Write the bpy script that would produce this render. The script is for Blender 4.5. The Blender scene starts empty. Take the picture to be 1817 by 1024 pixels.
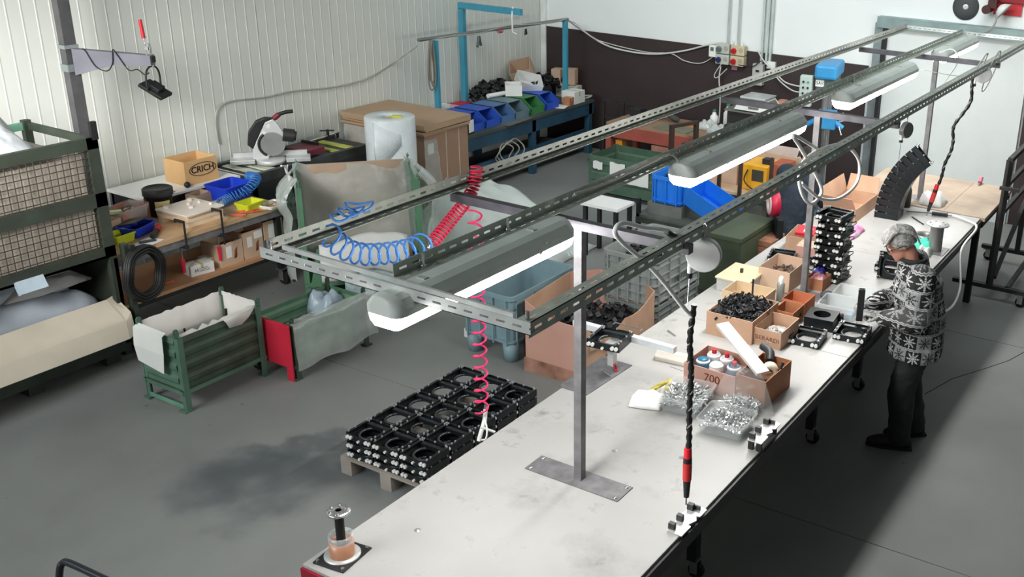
import bpy, math, random
from mathutils import Matrix, Vector, noise

# ------------------------------------------------------------------ camera, world, lights, exposure
SC = bpy.context.scene
COL = SC.collection
random.seed(7)
PI = math.pi
W_, H_ = 1817.0, 1024.0
F_, CX_, CY_ = 1830.64, 1215.15, 454.68
RM = Matrix(((0.87500772, 0.19956679, -0.44106074),
             (0.48267101, -0.28946825, 0.82658141),
             (0.03728511, -0.93615235, -0.34961206)))   # camera right / down / forward as columns
EYE = Vector((0, 0, 3.9))
cd = bpy.data.cameras.new('camera')
cd.sensor_fit = 'HORIZONTAL'; cd.sensor_width = 36.0
cd.lens = 36.0 * F_ / W_
cd.shift_x = (W_ / 2 - CX_) / W_
cd.shift_y = (CY_ - H_ / 2) / W_
cd.clip_end = 200
cam = bpy.data.objects.new('camera', cd)
COL.objects.link(cam)
r_, d_, f_ = RM.col[0], RM.col[1], RM.col[2]
cam.matrix_world = Matrix(((r_.x, -d_.x, -f_.x, EYE.x), (r_.y, -d_.y, -f_.y, EYE.y), (r_.z, -d_.z, -f_.z, EYE.z), (0, 0, 0, 1)))
SC.camera = cam
SC.view_settings.view_transform = 'Standard'
SC.view_settings.look = 'None'
SC.view_settings.gamma = 1.0
SC.view_settings.use_curve_mapping = False
SC.view_settings.exposure = 0.0

world = bpy.data.worlds.new('world')
SC.world = world
world.use_nodes = True
bg = world.node_tree.nodes['Background']
bg.inputs[0].default_value = (0.88, 0.96, 0.95, 1)
bg.inputs[1].default_value = 0.10

def area_light(name, loc, target, sx, sy, power, col):
    l = bpy.data.lights.new(name, 'AREA')
    l.shape = 'RECTANGLE'; l.size = sx; l.size_y = sy; l.energy = power; l.color = col
    o = bpy.data.objects.new(name, l)
    COL.objects.link(o)
    o.location = loc
    o.rotation_euler = (Vector(target) - Vector(loc)).to_track_quat('-Z', 'Y').to_euler()
    return o
# daylight from a far window behind, with added fill for left and end walls
area_light('left_wall_fill', (-6.2, 1.4, 3.5), (-9.2, 5.4, 1.3), 1.6, 1.6, 42, (1.0, 0.98, 0.95)).data.spread = 0.9  # added lamp that brightens the near part of the left wall
area_light('hall_window_light', (-7.2, -5.0, 7.0), (-4.4, 8.0, 1.0), 6.0, 2.4, 840, (0.95, 1.0, 1.0))
area_light('end_wall_fill', (-3.4, 6.8, 6.8), (-4.6, 12.5, 2.0), 6.0, 1.8, 135, (0.92, 1.0, 1.0)).data.spread = 1.7  # added lamp overhead, aimed to brighten the end wall

def ray(px, py):
    return RM @ Vector(((px - CX_) / F_, (py - CY_) / F_, 1.0))
def at(px, py, z=0.0):
    d = ray(px, py); return EYE + d * ((z - EYE.z) / d.z)
def atx(px, py, X):
    d = ray(px, py); return EYE + d * (X / d.x)
def aty(px, py, Y):
    d = ray(px, py); return EYE + d * (Y / d.y)

# ------------------------------------------------------------------ materials
def lin(c):
    c = c / 255.0
    return c / 12.92 if c <= 0.04045 else ((c + 0.055) / 1.055) ** 2.4
MATS = {}
def M(name, rgb=None, rough=0.6, metal=0.0, var=0.12, scale=6.0, bump=0.0, bscale=None, trans=0.0, alpha=1.0, dark=None, spec=0.5, ior=1.45):
    if name in MATS: return MATS[name]
    m = bpy.data.materials.new(name); MATS[name] = m
    m.use_nodes = True
    nt = m.node_tree; b = nt.nodes['Principled BSDF']
    c = [lin(x) for x in rgb]
    b.inputs['Roughness'].default_value = rough
    b.inputs['Metallic'].default_value = metal
    b.inputs['Specular IOR Level'].default_value = spec
    if trans: b.inputs['Transmission Weight'].default_value = trans; b.inputs['IOR'].default_value = ior
    if alpha < 1: b.inputs['Alpha'].default_value = alpha
    tc = nt.nodes.new('ShaderNodeTexCoord')
    n = nt.nodes.new('ShaderNodeTexNoise'); n.inputs['Scale'].default_value = scale; n.inputs['Detail'].default_value = 5
    nt.links.new(tc.outputs['Object'], n.inputs['Vector'])
    r = nt.nodes.new('ShaderNodeValToRGB')
    r.color_ramp.elements[0].position = 0.32; r.color_ramp.elements[1].position = 0.68
    lo = [lin(x) for x in dark] if dark else [x * (1 - var) for x in c]
    hi = c if dark else [min(1, x * (1 + var)) for x in c]
    r.color_ramp.elements[0].color = (*lo, 1); r.color_ramp.elements[1].color = (*hi, 1)
    nt.links.new(n.outputs['Fac'], r.inputs['Fac'])
    nt.links.new(r.outputs['Color'], b.inputs['Base Color'])
    if bump:
        n2 = nt.nodes.new('ShaderNodeTexNoise'); n2.inputs['Scale'].default_value = bscale or scale * 5; n2.inputs['Detail'].default_value = 3
        nt.links.new(tc.outputs['Object'], n2.inputs['Vector'])
        bn = nt.nodes.new('ShaderNodeBump'); bn.inputs['Strength'].default_value = bump; bn.inputs['Distance'].default_value = 0.02
        nt.links.new(n2.outputs['Fac'], bn.inputs['Height'])
        nt.links.new(bn.outputs['Normal'], b.inputs['Normal'])
    return m
def emat(name, rgb, strength):
    if name in MATS: return MATS[name]
    m = bpy.data.materials.new(name); MATS[name] = m
    m.use_nodes = True
    b = m.node_tree.nodes['Principled BSDF']
    b.inputs['Base Color'].default_value = (0.9, 0.9, 0.9, 1)
    b.inputs['Emission Color'].default_value = (*[lin(x) for x in rgb], 1)
    b.inputs['Emission Strength'].default_value = strength
    return m

# ------------------------------------------------------------------ mesh builder
class B:
    def __init__(s): s.v = []; s.f = []; s.sm = set()
    def add(s, vs, fs, smooth=False):
        o = len(s.v); s.v += [Vector(p) for p in vs]
        for f in fs:
            if smooth: s.sm.add(len(s.f))
            s.f.append(tuple(i + o for i in f))
        return s
    def bx(s, x0, x1, y0, y1, z0, z1):
        return s.add([(x0, y0, z0), (x1, y0, z0), (x1, y1, z0), (x0, y1, z0), (x0, y0, z1), (x1, y0, z1), (x1, y1, z1), (x0, y1, z1)],
                     [(0, 3, 2, 1), (4, 5, 6, 7), (0, 1, 5, 4), (1, 2, 6, 5), (2, 3, 7, 6), (3, 0, 4, 7)])
    def box(s, c, d, rz=0.0, m=None):
        c = Vector(c); R = m.to_3x3() if m else Matrix.Rotation(rz, 3, 'Z')
        h = [x / 2 for x in d]
        vs = [c + R @ Vector((sx * h[0], sy * h[1], sz * h[2])) for sz in (-1, 1) for sx, sy in ((-1, -1), (1, -1), (1, 1), (-1, 1))]
        return s.add(vs, [(0, 3, 2, 1), (4, 5, 6, 7), (0, 1, 5, 4), (1, 2, 6, 5), (2, 3, 7, 6), (3, 0, 4, 7)])
    def beam(s, p, q, w, h, up=(0, 0, 1)):
        p, q = Vector(p), Vector(q); a = (q - p).normalized(); u = Vector(up)
        side = a.cross(u)
        if side.length < 1e-4: side = a.cross(Vector((1, 0, 0)))
        side.normalize(); u = side.cross(a)
        vs = [e + side * (sx * w / 2) + u * (sy * h / 2) for e in (p, q) for sx, sy in ((-1, -1), (1, -1), (1, 1), (-1, 1))]
        return s.add(vs, [(0, 1, 2, 3), (4, 7, 6, 5), (0, 4, 5, 1), (1, 5, 6, 2), (2, 6, 7, 3), (3, 7, 4, 0)])
    def cyl(s, p, q, r, r2=None, n=12, cap=True):
        p, q = Vector(p), Vector(q); r2 = r if r2 is None else r2
        a = (q - p).normalized(); u = a.orthogonal().normalized(); w = a.cross(u)
        c = [(math.cos(2 * PI * i / n), math.sin(2 * PI * i / n)) for i in range(n)]
        vs = [p + (u * x + w * y) * r for x, y in c] + [q + (u * x + w * y) * r2 for x, y in c]
        s.add(vs, [(i, (i + 1) % n, n + (i + 1) % n, n + i) for i in range(n)], True)
        if cap:
            s.add(vs[:n], [tuple(range(n - 1, -1, -1))]); s.add(vs[n:], [tuple(range(n))])
        return s
    def tube(s, pts, r, n=8, closed=False, rr=None):
        pts = [Vector(p) for p in pts]; N = len(pts)
        t = []
        for i in range(N):
            a = pts[(i + 1) % N] if (closed or i < N - 1) else pts[i]
            b = pts[i - 1] if (closed or i > 0) else pts[i]
            d = a - b
            t.append(d.normalized() if d.length > 1e-9 else Vector((0, 0, 1)))
        u = t[0].orthogonal().normalized(); vs = []
        for i in range(N):
            u = u - t[i] * u.dot(t[i])
            if u.length < 1e-6: u = t[i].orthogonal()
            u.normalize(); w = t[i].cross(u)
            R = rr[i] if rr else r
            vs += [pts[i] + (u * math.cos(2 * PI * k / n) + w * math.sin(2 * PI * k / n)) * R for k in range(n)]
        fs = []
        for i in range(N if closed else N - 1):
            j = (i + 1) % N
            fs += [(i * n + k, i * n + (k + 1) % n, j * n + (k + 1) % n, j * n + k) for k in range(n)]
        s.add(vs, fs, True)
        if not closed:
            s.add(vs[:n], [tuple(range(n - 1, -1, -1))]); s.add(vs[-n:], [tuple(range(n))])
        return s
    def lathe(s, c, prof, n=20, m=None, smooth=True):
        c = Vector(c); R = m.to_3x3() if m else Matrix.Identity(3)
        vs = []
        for r, z in prof:
            r = max(r, 1e-4)
            vs += [c + R @ Vector((r * math.cos(2 * PI * k / n), r * math.sin(2 * PI * k / n), z)) for k in range(n)]
        fs = [(i * n + k, i * n + (k + 1) % n, (i + 1) * n + (k + 1) % n, (i + 1) * n + k) for i in range(len(prof) - 1) for k in range(n)]
        return s.add(vs, fs, smooth)
    def prism(s, poly, o, u, v, w):
        """polygon (a,b) in the plane o + a*u + b*v, extruded by the vector w"""
        o, u, v, w = map(Vector, (o, u, v, w)); n = len(poly)
        vs = [o + u * a + v * b for a, b in poly] + [o + u * a + v * b + w for a, b in poly]
        return s.add(vs, [tuple(range(n - 1, -1, -1)), tuple(range(n, 2 * n))] + [(i, (i + 1) % n, n + (i + 1) % n, n + i) for i in range(n)])
    def grid(s, P, th=0.0, smooth=True):
        """P: rows of points; th: thickness along averaged normal"""
        R, Cn = len(P), len(P[0]); P = [[Vector(p) for p in row] for row in P]
        idx = lambda i, j: i * Cn + j
        fs = [(idx(i, j), idx(i, j + 1), idx(i + 1, j + 1), idx(i + 1, j)) for i in range(R - 1) for j in range(Cn - 1)]
        vs = [p for row in P for p in row]
        if th == 0: return s.add(vs, fs, smooth)
        N = []
        for i in range(R):
            for j in range(Cn):
                a = P[min(i + 1, R - 1)][j] - P[max(i - 1, 0)][j]; b = P[i][min(j + 1, Cn - 1)] - P[i][max(j - 1, 0)]
                c = b.cross(a); N.append(c.normalized() if c.length > 1e-9 else Vector((0, 0, 1)))
        n = len(vs)
        vs2 = [p - N[k] * th for k, p in enumerate(vs)]
        fs2 = [tuple(n + i for i in reversed(f)) for f in fs]
        ring = [idx(0, j) for j in range(Cn)] + [idx(i, Cn - 1) for i in range(1, R)] + [idx(R - 1, j) for j in range(Cn - 2, -1, -1)] + [idx(i, 0) for i in range(R - 2, 0, -1)]
        m = len(ring)
        side = [(ring[(k + 1) % m], ring[k], n + ring[k], n + ring[(k + 1) % m]) for k in range(m)]
        return s.add(vs + vs2, fs + fs2 + side, smooth)
    def ball(s, c, r, n=10, sc=(1, 1, 1)):
        c = Vector(c); k = max(4, n // 2)
        prof = [(math.sin(PI * i / k) * r, -math.cos(PI * i / k) * r) for i in range(k + 1)]
        vs = []
        for rr, z in prof:
            vs += [c + Vector((max(rr, 1e-4) * math.cos(2 * PI * j / n) * sc[0], max(rr, 1e-4) * math.sin(2 * PI * j / n) * sc[1], z * sc[2])) for j in range(n)]
        return s.add(vs, [(i * n + j, i * n + (j + 1) % n, (i + 1) * n + (j + 1) % n, (i + 1) * n + j) for i in range(k) for j in range(n)], True)
    def tr(s, m):
        s.v = [m @ p for p in s.v]; return s
    def mesh(s, name, mat):
        me = bpy.data.meshes.new(name)
        me.from_pydata([tuple(p) for p in s.v], [], s.f)
        if s.sm:
            fl = [False] * len(s.f)
            for i in s.sm: fl[i] = True
            me.polygons.foreach_set('use_smooth', fl)
        me.materials.append(mat); me.update()
        return me
    def obj(s, name, mat, parent=None, bevel=0.0, loc=None):
        o = bpy.data.objects.new(name, s.mesh(name, mat)); COL.objects.link(o)
        if parent: o.parent = parent
        if loc is not None: o.location = loc
        if bevel:
            md = o.modifiers.new('bevel', 'BEVEL'); md.width = bevel; md.segments = 2; md.limit_method = 'ANGLE'
        return o
def tag(o, label, cat, group=None, kind=None):
    if label: o['label'] = label
    if cat: o['category'] = cat
    if group: o['group'] = group
    if kind: o['kind'] = kind
    return o
def thing(name, label, cat, loc=(0, 0, 0), rz=0.0, group=None):
    o = bpy.data.objects.new(name, None); COL.objects.link(o)
    o.empty_display_size = 0.05
    o.location = loc; o.rotation_euler = (0, 0, rz)
    return tag(o, label, cat, group)
def one(b, name, mat, label, cat, group=None, bevel=0.0, loc=None, rz=0.0):
    o = b.obj(name, mat, None, bevel)
    if loc is not None: o.location = loc
    o.rotation_euler = (0, 0, rz)
    return tag(o, label, cat, group)
def dup(root, loc, rz=None, label=None, group=None, rot=None):
    r = root.copy(); COL.objects.link(r); r.location = loc
    if rz is not None: r.rotation_euler = (0, 0, rz)
    if rot is not None: r.rotation_euler = rot
    if label: r['label'] = label
    if group: r['group'] = group
    for ch in list(root.children):
        c = ch.copy(); COL.objects.link(c); c.parent = r
        for g in list(ch.children):
            d = g.copy(); COL.objects.link(d); d.parent = c
    return r
def share(o, name, parent, loc, rot=(0, 0, 0)):
    c = o.copy(); c.name = name; COL.objects.link(c); c.parent = parent; c.location = loc; c.rotation_euler = rot
    return c
def text_mesh(s, size, mat, parent, o, u, v, name='lettering', depth=0.001, squash=1.0, bold=0.0):
    """flat lettering centred at o, reading along u, up along v (in the parent's frame)"""
    cu = bpy.data.curves.new(name, 'FONT'); cu.body = s; cu.size = size; cu.align_x = 'CENTER'; cu.align_y = 'CENTER'; cu.extrude = depth; cu.offset = bold
    t = bpy.data.objects.new(name, cu)
    me = t.to_mesh().copy(); t.to_mesh_clear()
    bpy.data.objects.remove(t); bpy.data.curves.remove(cu)
    u, v = Vector(u).normalized(), Vector(v).normalized(); w = u.cross(v); o = Vector(o)
    m = Matrix(((u.x * squash, v.x, w.x, o.x), (u.y * squash, v.y, w.y, o.y), (u.z * squash, v.z, w.z, o.z), (0, 0, 0, 1)))
    me.transform(m); me.materials.clear(); me.materials.append(mat)
    ob = bpy.data.objects.new(name, me); COL.objects.link(ob)
    if parent: ob.parent = parent
    return ob
def smooth_path(pts, k=6):
    """Catmull-Rom through the points"""
    P = [Vector(p) for p in pts]; out = []
    for i in range(len(P) - 1):
        p0, p1, p2, p3 = P[max(i - 1, 0)], P[i], P[i + 1], P[min(i + 2, len(P) - 1)]
        for j in range(k):
            t = j / k
            out.append(0.5 * (2 * p1 + (p2 - p0) * t + (2 * p0 - 5 * p1 + 4 * p2 - p3) * t * t + (3 * p1 - p0 - 3 * p2 + p3) * t ** 3))
    out.append(P[-1]); return out
def coil(path, turns, r, n=14):
    """helix of radius r wound around a polyline"""
    P = [Vector(p) for p in path]; L = [0]
    for a, b in zip(P, P[1:]): L.append(L[-1] + (b - a).length)
    tot = L[-1]; out = []; N = int(turns * n); u = None
    for k in range(N + 1):
        s = tot * k / N; i = 0
        while i < len(P) - 2 and L[i + 1] < s: i += 1
        t = (s - L[i]) / max(1e-9, L[i + 1] - L[i]); p = P[i].lerp(P[i + 1], t); d = (P[i + 1] - P[i]).normalized()
        if u is None: u = d.orthogonal().normalized()
        u = (u - d * u.dot(d)).normalized(); w = d.cross(u); a = 2 * PI * k / n
        out.append(p + (u * math.cos(a) + w * math.sin(a)) * (r(s / tot) if callable(r) else r))
    return out

# ------------------------------------------------------------------ the setting
XW, YB = -9.2, 12.5
def floor_material():
    m = M('concrete', (132, 134, 132), 0.55, var=0.16, scale=0.9, bump=0.05, bscale=30)
    nt = m.node_tree; b = nt.nodes['Principled BSDF']
    src = b.inputs['Base Color'].links[0].from_socket
    geo = nt.nodes.new('ShaderNodeNewGeometry')
    def patch(cx, cy, sx, sy, rot, strength, col, inp, nscale=2.2):
        mp = nt.nodes.new('ShaderNodeMapping'); mp.vector_type = 'TEXTURE'
        mp.inputs['Location'].default_value = (cx, cy, 0); mp.inputs['Rotation'].default_value = (0, 0, rot); mp.inputs['Scale'].default_value = (sx, sy, 1)
        n = nt.nodes.new('ShaderNodeTexNoise'); n.inputs['Scale'].default_value = nscale; n.inputs['Detail'].default_value = 4
        nt.links.new(geo.outputs['Position'], n.inputs['Vector'])
        mx = nt.nodes.new('ShaderNodeMix'); mx.data_type = 'VECTOR'; mx.inputs['Factor'].default_value = 0.16
        nt.links.new(geo.outputs['Position'], mx.inputs[4]); nt.links.new(n.outputs['Color'], mx.inputs[5])
        ad = nt.nodes.new('ShaderNodeVectorMath'); ad.operation = 'MULTIPLY_ADD'
        ad.inputs[1].default_value = (1.1, 1.1, 0); ad.inputs[2].default_value = (-0.55, -0.55, 0)
        nt.links.new(n.outputs['Color'], ad.inputs[0])
        ad2 = nt.nodes.new('ShaderNodeVectorMath'); ad2.operation = 'ADD'
        nt.links.new(geo.outputs['Position'], ad2.inputs[0]); nt.links.new(ad.outputs[0], ad2.inputs[1])
        nt.links.new(ad2.outputs[0], mp.inputs['Vector'])
        g = nt.nodes.new('ShaderNodeVectorMath'); g.operation = 'LENGTH'
        nt.links.new(mp.outputs[0], g.inputs[0])
        mr = nt.nodes.new('ShaderNodeMapRange'); mr.interpolation_type = 'SMOOTHSTEP'
        mr.inputs['From Min'].default_value = 1.5; mr.inputs['From Max'].default_value = 0.15
        mr.inputs['To Min'].default_value = 0.0; mr.inputs['To Max'].default_value = strength
        nt.links.new(g.outputs['Value'], mr.inputs['Value'])
        mc = nt.nodes.new('ShaderNodeMix'); mc.data_type = 'RGBA'
        nt.links.new(mr.outputs[0], mc.inputs['Factor']); nt.links.new(inp, mc.inputs[6]); mc.inputs[7].default_value = (*[lin(x) for x in col], 1)
        return mc.outputs[2]
    s = patch(-5.28, 3.82, 0.46, 0.36, 0.4, 0.75, (66, 72, 78), src)          # damp dark stain beside the pallet
    s = patch(-4.85, 4.25, 0.55, 0.30, 0.3, 0.65, (68, 76, 80), s)
    s = patch(-5.25, 4.36, 0.5, 0.12, 0.9, 0.6, (72, 80, 84), s, 3.0)
    nt.links.new(s, b.inputs['Base Color'])
    # scattered small dark specks and scuffs
    n = nt.nodes.new('ShaderNodeTexVoronoi'); n.inputs['Scale'].default_value = 3.2
    nt.links.new(geo.outputs['Position'], n.inputs['Vector'])
    mr = nt.nodes.new('ShaderNodeMapRange'); mr.inputs['From Min'].default_value = 0.035; mr.inputs['From Max'].default_value = 0.06
    mr.inputs['To Min'].default_value = 0.55; mr.inputs['To Max'].default_value = 0.0
    nt.links.new(n.outputs['Distance'], mr.inputs['Value'])
    mc = nt.nodes.new('ShaderNodeMix'); mc.data_type = 'RGBA'
    nt.links.new(mr.outputs[0], mc.inputs['Factor']); nt.links.new(s, mc.inputs[6]); mc.inputs[7].default_value = (0.09, 0.09, 0.085, 1)
    nt.links.new(mc.outputs[2], b.inputs['Base Color'])
    return m
FL = floor_material()
fl = B().bx(-12, 6, -3, 13.2, -0.12, -0.012).obj('floor', M('joint_dark', (40, 40, 38), 0.9))
tag(fl, None, None, kind='structure')
for y0, y1 in ((-3, 1.87), (1.87, 5.385), (5.385, 8.89), (8.89, 13.2)):
    B().bx(-12, 6, y0 + 0.004, y1 - 0.004, -0.02, 0).obj('slab', FL, fl)
b = B()
pts = [at(1640, 700), at(1690, 672), at(1745, 655), at(1790, 640), at(1817, 625)]
for p, q in zip(pts, pts[1:]): b.beam((p.x, p.y, 0.0005), (q.x, q.y, 0.0005), 0.008, 0.001)
b.obj('crack', M('joint_dark'), fl)

WALLM = M('wall_white', (216, 219, 212), 0.45, var=0.03, scale=1.5)
wl = B().bx(XW - 0.12, XW - 0.012, -3, YB + 0.12, 0, 6.5).obj('wall_left', WALLM); tag(wl, None, None, kind='structure')
b = B()
pf = []
for i in range(8):
    y = i * 0.125
    pf += [(y + 0.004, 0.0), (y + 0.108, 0.0), (y + 0.112, 0.003), (y + 0.119, 0.003)]
pf = [(0.0, -0.014)] + [(0.003, 0.0)] + pf[1:] + [(0.997, 0.0), (0.998, -0.014)]
poly = [(a, c) for a, c in pf]
b.prism(poly, (0, 0, 0), (0, 1, 0), (1, 0, 0), (0, 0, 6.5))
pn = b.obj('panel', WALLM, wl, loc=(XW, -3 + 0.5, 0))
for i in range(1, 15): share(pn, 'panel', wl, (XW, -2.5 + i, 0))
wb = B().bx(XW - 0.12, 4, YB, YB + 0.12, 0, 6.5).obj('wall_back', M('wall_back_white', (234, 236, 235), 0.5, var=0.02, scale=1.2)); tag(wb, None, None, kind='structure')
DARK = M('wainscot_brown', (52, 40, 40), 0.6, var=0.12, scale=2.0)
b = B().bx(XW + 0.10, -4.16, YB - 0.03, YB, 0, 1.70); t = b.obj('trim_1', DARK); tag(t, None, None, kind='structure')
b = B().bx(-2.2, 4, YB - 0.03, YB, 0, 1.70); t = b.obj('trim_2', DARK); tag(t, None, None, kind='structure')
b = B().bx(XW + 0.008, XW + 0.10, YB - 0.05, YB, 0, 6.5); t = b.obj('trim_3', M('corner_white', (225, 226, 222), 0.5)); tag(t, None, None, kind='structure')
# sliding door with a galvanised frame
GALV = M('galvanised', (150, 160, 160), 0.42, 0.6, var=0.12, scale=9)
dr = thing('door_1', None, None, (-4.1, YB, 0)); tag(dr, None, None, kind='structure')
B().bx(0, 0.11, -0.10, 0.0, 0, 2.25).obj('frame_post', GALV, dr)
B().bx(0.03, 2.2, -0.14, 0.0, 2.20, 2.33).obj('frame_header', M('header_steel', (140, 158, 156), 0.5, 0.4), dr)
B().bx(0.12, 0.165, -0.16, -0.02, 0, 2.2).obj('door_stop', M('black_rubber', (30, 30, 30), 0.7), dr)
B().bx(0.165, 1.875, -0.075, -0.02, 0, 2.2).obj('door_leaf', M('door_white', (214, 218, 216), 0.5, var=0.02), dr)
for x in (0.55, 1.25):
    B().bx(x, x + 0.012, -0.145, -0.14, 2.24, 2.26).cyl((x, -0.15, 2.25), (x, -0.14, 2.25), 0.012, n=8).obj('bolt', GALV, dr)

# ------------------------------------------------------------------ shared materials
STEEL = M('raw_steel', (128, 126, 128), 0.5, 0.45, var=0.22, scale=14)
RAIL = M('zinc_rail', (122, 126, 118), 0.45, 0.2, var=0.15, scale=12)
RAILD = M('painted_rail', (168, 174, 164), 0.5, 0.1, var=0.15, scale=12)
LIGHTRAIL = M('light_rail', (196, 198, 196), 0.45, 0.3, var=0.1, scale=12)
BLACK = M('black_paint', (26, 27, 28), 0.5, var=0.25, scale=9)
BLACKM = M('black_powder_steel', (30, 34, 36), 0.33, 0.35, var=0.3, scale=16)
RUBBER = M('rubber', (22, 22, 22), 0.75)
WHITEP = M('white_plastic', (232, 232, 228), 0.4, var=0.04)
CHROME = M('chrome', (205, 205, 205), 0.22, 0.9, var=0.1, scale=20)
CARD = M('cardboard', (186, 150, 124), 0.8, var=0.10, scale=5)
CARDL = M('cardboard_light', (198, 168, 144), 0.8, var=0.08, scale=5)
CARDD = M('cardboard_brown', (168, 112, 78), 0.8, var=0.10, scale=5)
CARDI = M('cardboard_grey', (170, 146, 124), 0.85, var=0.10, scale=4)
PAPER = M('paper_white', (228, 228, 224), 0.7, var=0.03)
RED = M('red_plastic', (196, 30, 44), 0.45, var=0.1)
INK = M('ink_black', (20, 18, 18), 0.7)
INKR = M('ink_brown', (120, 66, 44), 0.8)
WOOD = M('pine', (192, 158, 120), 0.65, var=0.16, scale=4)
CLEAR = M('clear_plastic', (226, 234, 234), 0.12, var=0.03, trans=0.0, alpha=0.28, spec=0.8)
FILM = M('plastic_film', (222, 228, 224), 0.25, var=0.12, scale=7, alpha=0.45, bump=0.8, bscale=9, spec=0.9)
GREENP = M('stillage_green', (66, 88, 70), 0.6, var=0.25, scale=5, dark=(48, 58, 46))
GREENL = M('stillage_green_light', (104, 152, 128), 0.55, var=0.15, scale=5)
BLUEP = M('blue_plastic', (38, 118, 214), 0.42, var=0.08)
GREYC = M('crate_blue_grey', (126, 152, 160), 0.5, var=0.1, scale=5)

# ------------------------------------------------------------------ long assembly bench
TZ = 0.90
TX0, TX1, TY0, TY1 = -3.295, -1.945, 2.62, 9.60
bench = thing('assembly_bench', 'long white-topped assembly bench on black steel legs with castors', 'workbench', ((TX0 + TX1) / 2, TY0, 0))
hx = (TX1 - TX0) / 2; L = TY1 - TY0
def benchtop_material():
    m = M('benchtop_laminate', (172, 171, 168), 0.42, var=0.04, scale=3)
    nt = m.node_tree; bs = nt.nodes['Principled BSDF']; src = bs.inputs['Base Color'].links[0].from_socket
    tc = nt.nodes['Texture Coordinate'] if 'Texture Coordinate' in nt.nodes else nt.nodes.new('ShaderNodeTexCoord')
    for sc, lo, hi, amt, col in ((1.6, 0.54, 0.80, 0.75, (118, 116, 112)), (6.0, 0.60, 0.74, 0.6, (104, 102, 98))):
        n = nt.nodes.new('ShaderNodeTexNoise'); n.inputs['Scale'].default_value = sc; n.inputs['Detail'].default_value = 7; n.inputs['Roughness'].default_value = 0.65
        nt.links.new(tc.outputs['Object'], n.inputs['Vector'])
        mr = nt.nodes.new('ShaderNodeMapRange'); mr.inputs['From Min'].default_value = lo; mr.inputs['From Max'].default_value = hi; mr.inputs['To Max'].default_value = amt
        nt.links.new(n.outputs['Fac'], mr.inputs['Value'])
        mc = nt.nodes.new('ShaderNodeMix'); mc.data_type = 'RGBA'
        nt.links.new(mr.outputs[0], mc.inputs['Factor']); nt.links.new(src, mc.inputs[6]); mc.inputs[7].default_value = (*[lin(x) for x in col], 1)
        src = mc.outputs[2]
    nt.links.new(src, bs.inputs['Base Color'])
    return m
TOP = benchtop_material()
s1 = 6.02 - TY0; s2 = 8.05 - TY0
for y0, y1 in ((0, s1), (s1 + 0.004, s2), (s2 + 0.004, L)):
    B().bx(-hx, hx, y0, y1, 0.876, TZ).obj('top_board', TOP, bench, bevel=0.003)
B().bx(hx - 0.03, hx + 0.012, 0.0, L, 0.80, 0.874).bx(hx + 0.004, hx + 0.018, 0, L, 0.84, 0.885).obj('side_rail', BLACK, bench)
B().bx(-hx - 0.005, -hx + 0.03, 0.0, L, 0.80, 0.874).obj('side_rail', BLACK, bench)
B().bx(-hx, hx, -0.014, 0.0, 0.80, 0.885).obj('end_rail', M('red_enamel', (150, 26, 44), 0.4), bench)
B().bx(-hx + 0.02, hx - 0.02, -0.013, 0.0, 0.70, 0.80).obj('end_panel', M('pale_enamel', (200, 200, 202), 0.5), bench)
leg0 = None
cast0 = None
def castor(name, parent, loc, r=0.05, col=None):
    """swivel castor standing on z=0, top plate at 2.4r"""
    h = 2.5 * r
    c = B().box((0, 0, h - 0.004), (r * 1.5, r * 1.5, 0.008)).cyl((0, 0, h - 0.02), (0, 0, h), r * 0.5, n=10)
    c.box((0.3 * r, -0.5 * r, 1.45 * r), (r * 1.0, 0.004, r * 1.5)).box((0.3 * r, 0.5 * r, 1.45 * r), (r * 1.0, 0.004, r * 1.5))
    o = c.obj(name, CHROME if col is None else col, parent, loc=loc)
    w = B().cyl((0.45 * r, -0.3 * r, r), (0.45 * r, 0.3 * r, r), r, n=18).obj('wheel', RUBBER, o)
    B().cyl((0.45 * r, -0.52 * r, r), (0.45 * r, 0.52 * r, r), r * 0.25, n=8).obj('axle', CHROME, o)
    return o
for sx in (-hx + 0.33, hx - 0.33):
    for y in (0.4, 1.9, 3.70, 4.68, 6.2, 6.85):
        B().bx(sx - 0.03, sx + 0.03, y - 0.03, y + 0.03, 0.125, 0.80).obj('leg', BLACK, bench)
        castor('castor', bench, (sx, y, 0))
for y in (0.4, 1.9, 3.70, 4.68, 6.2, 6.85):
    B().bx(-hx + 0.36, hx - 0.36, y - 0.02, y + 0.02, 0.22, 0.26).obj('stretcher', BLACK, bench)
B().bx(-hx + 0.32, -hx + 0.34, 0.4, 6.85, 0.30, 0.80).obj('modesty_panel', M('panel_black', (22, 22, 22), 0.8), bench)
for (px, py) in ((1091, 800), (741, 941), (1210, 812), (1170, 700)):
    p = at(px, py, TZ); q = (p.x - bench.location.x, p.y - TY0, TZ + 0.0006)
    B().lathe(q, [(0.017, -0.0004), (0.016, 0.0006), (0.008, 0.0007), (0.006, 0.004), (0.0, 0.0042)], 14).obj('screw', M('screw_grey', (170, 168, 164), 0.4, 0.5), bench)

eb = thing('chipboard_bench', 'bare brown chipboard bench standing at the far end of the white bench', 'workbench', ((TX0 + TX1) / 2 + 0.02, 9.61, 0))
for x0, x1 in ((-hx, 0.29), (0.293, hx + 0.02)):
    B().bx(x0, x1, 0, 1.22, 0.872, 0.905).obj('top_board', M('chipboard', (170, 152, 134), 0.7, var=0.2, scale=2.5), eb)
B().bx(-hx + 0.01, hx, 0.02, 1.2, 0.80, 0.870).obj('frame', BLACK, eb)
for sx in (-hx + 0.06, hx - 0.06):
    for y in (0.08, 1.14): B().bx(sx - 0.03, sx + 0.03, y - 0.03, y + 0.03, 0, 0.80).obj('leg', BLACK, eb)

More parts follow.
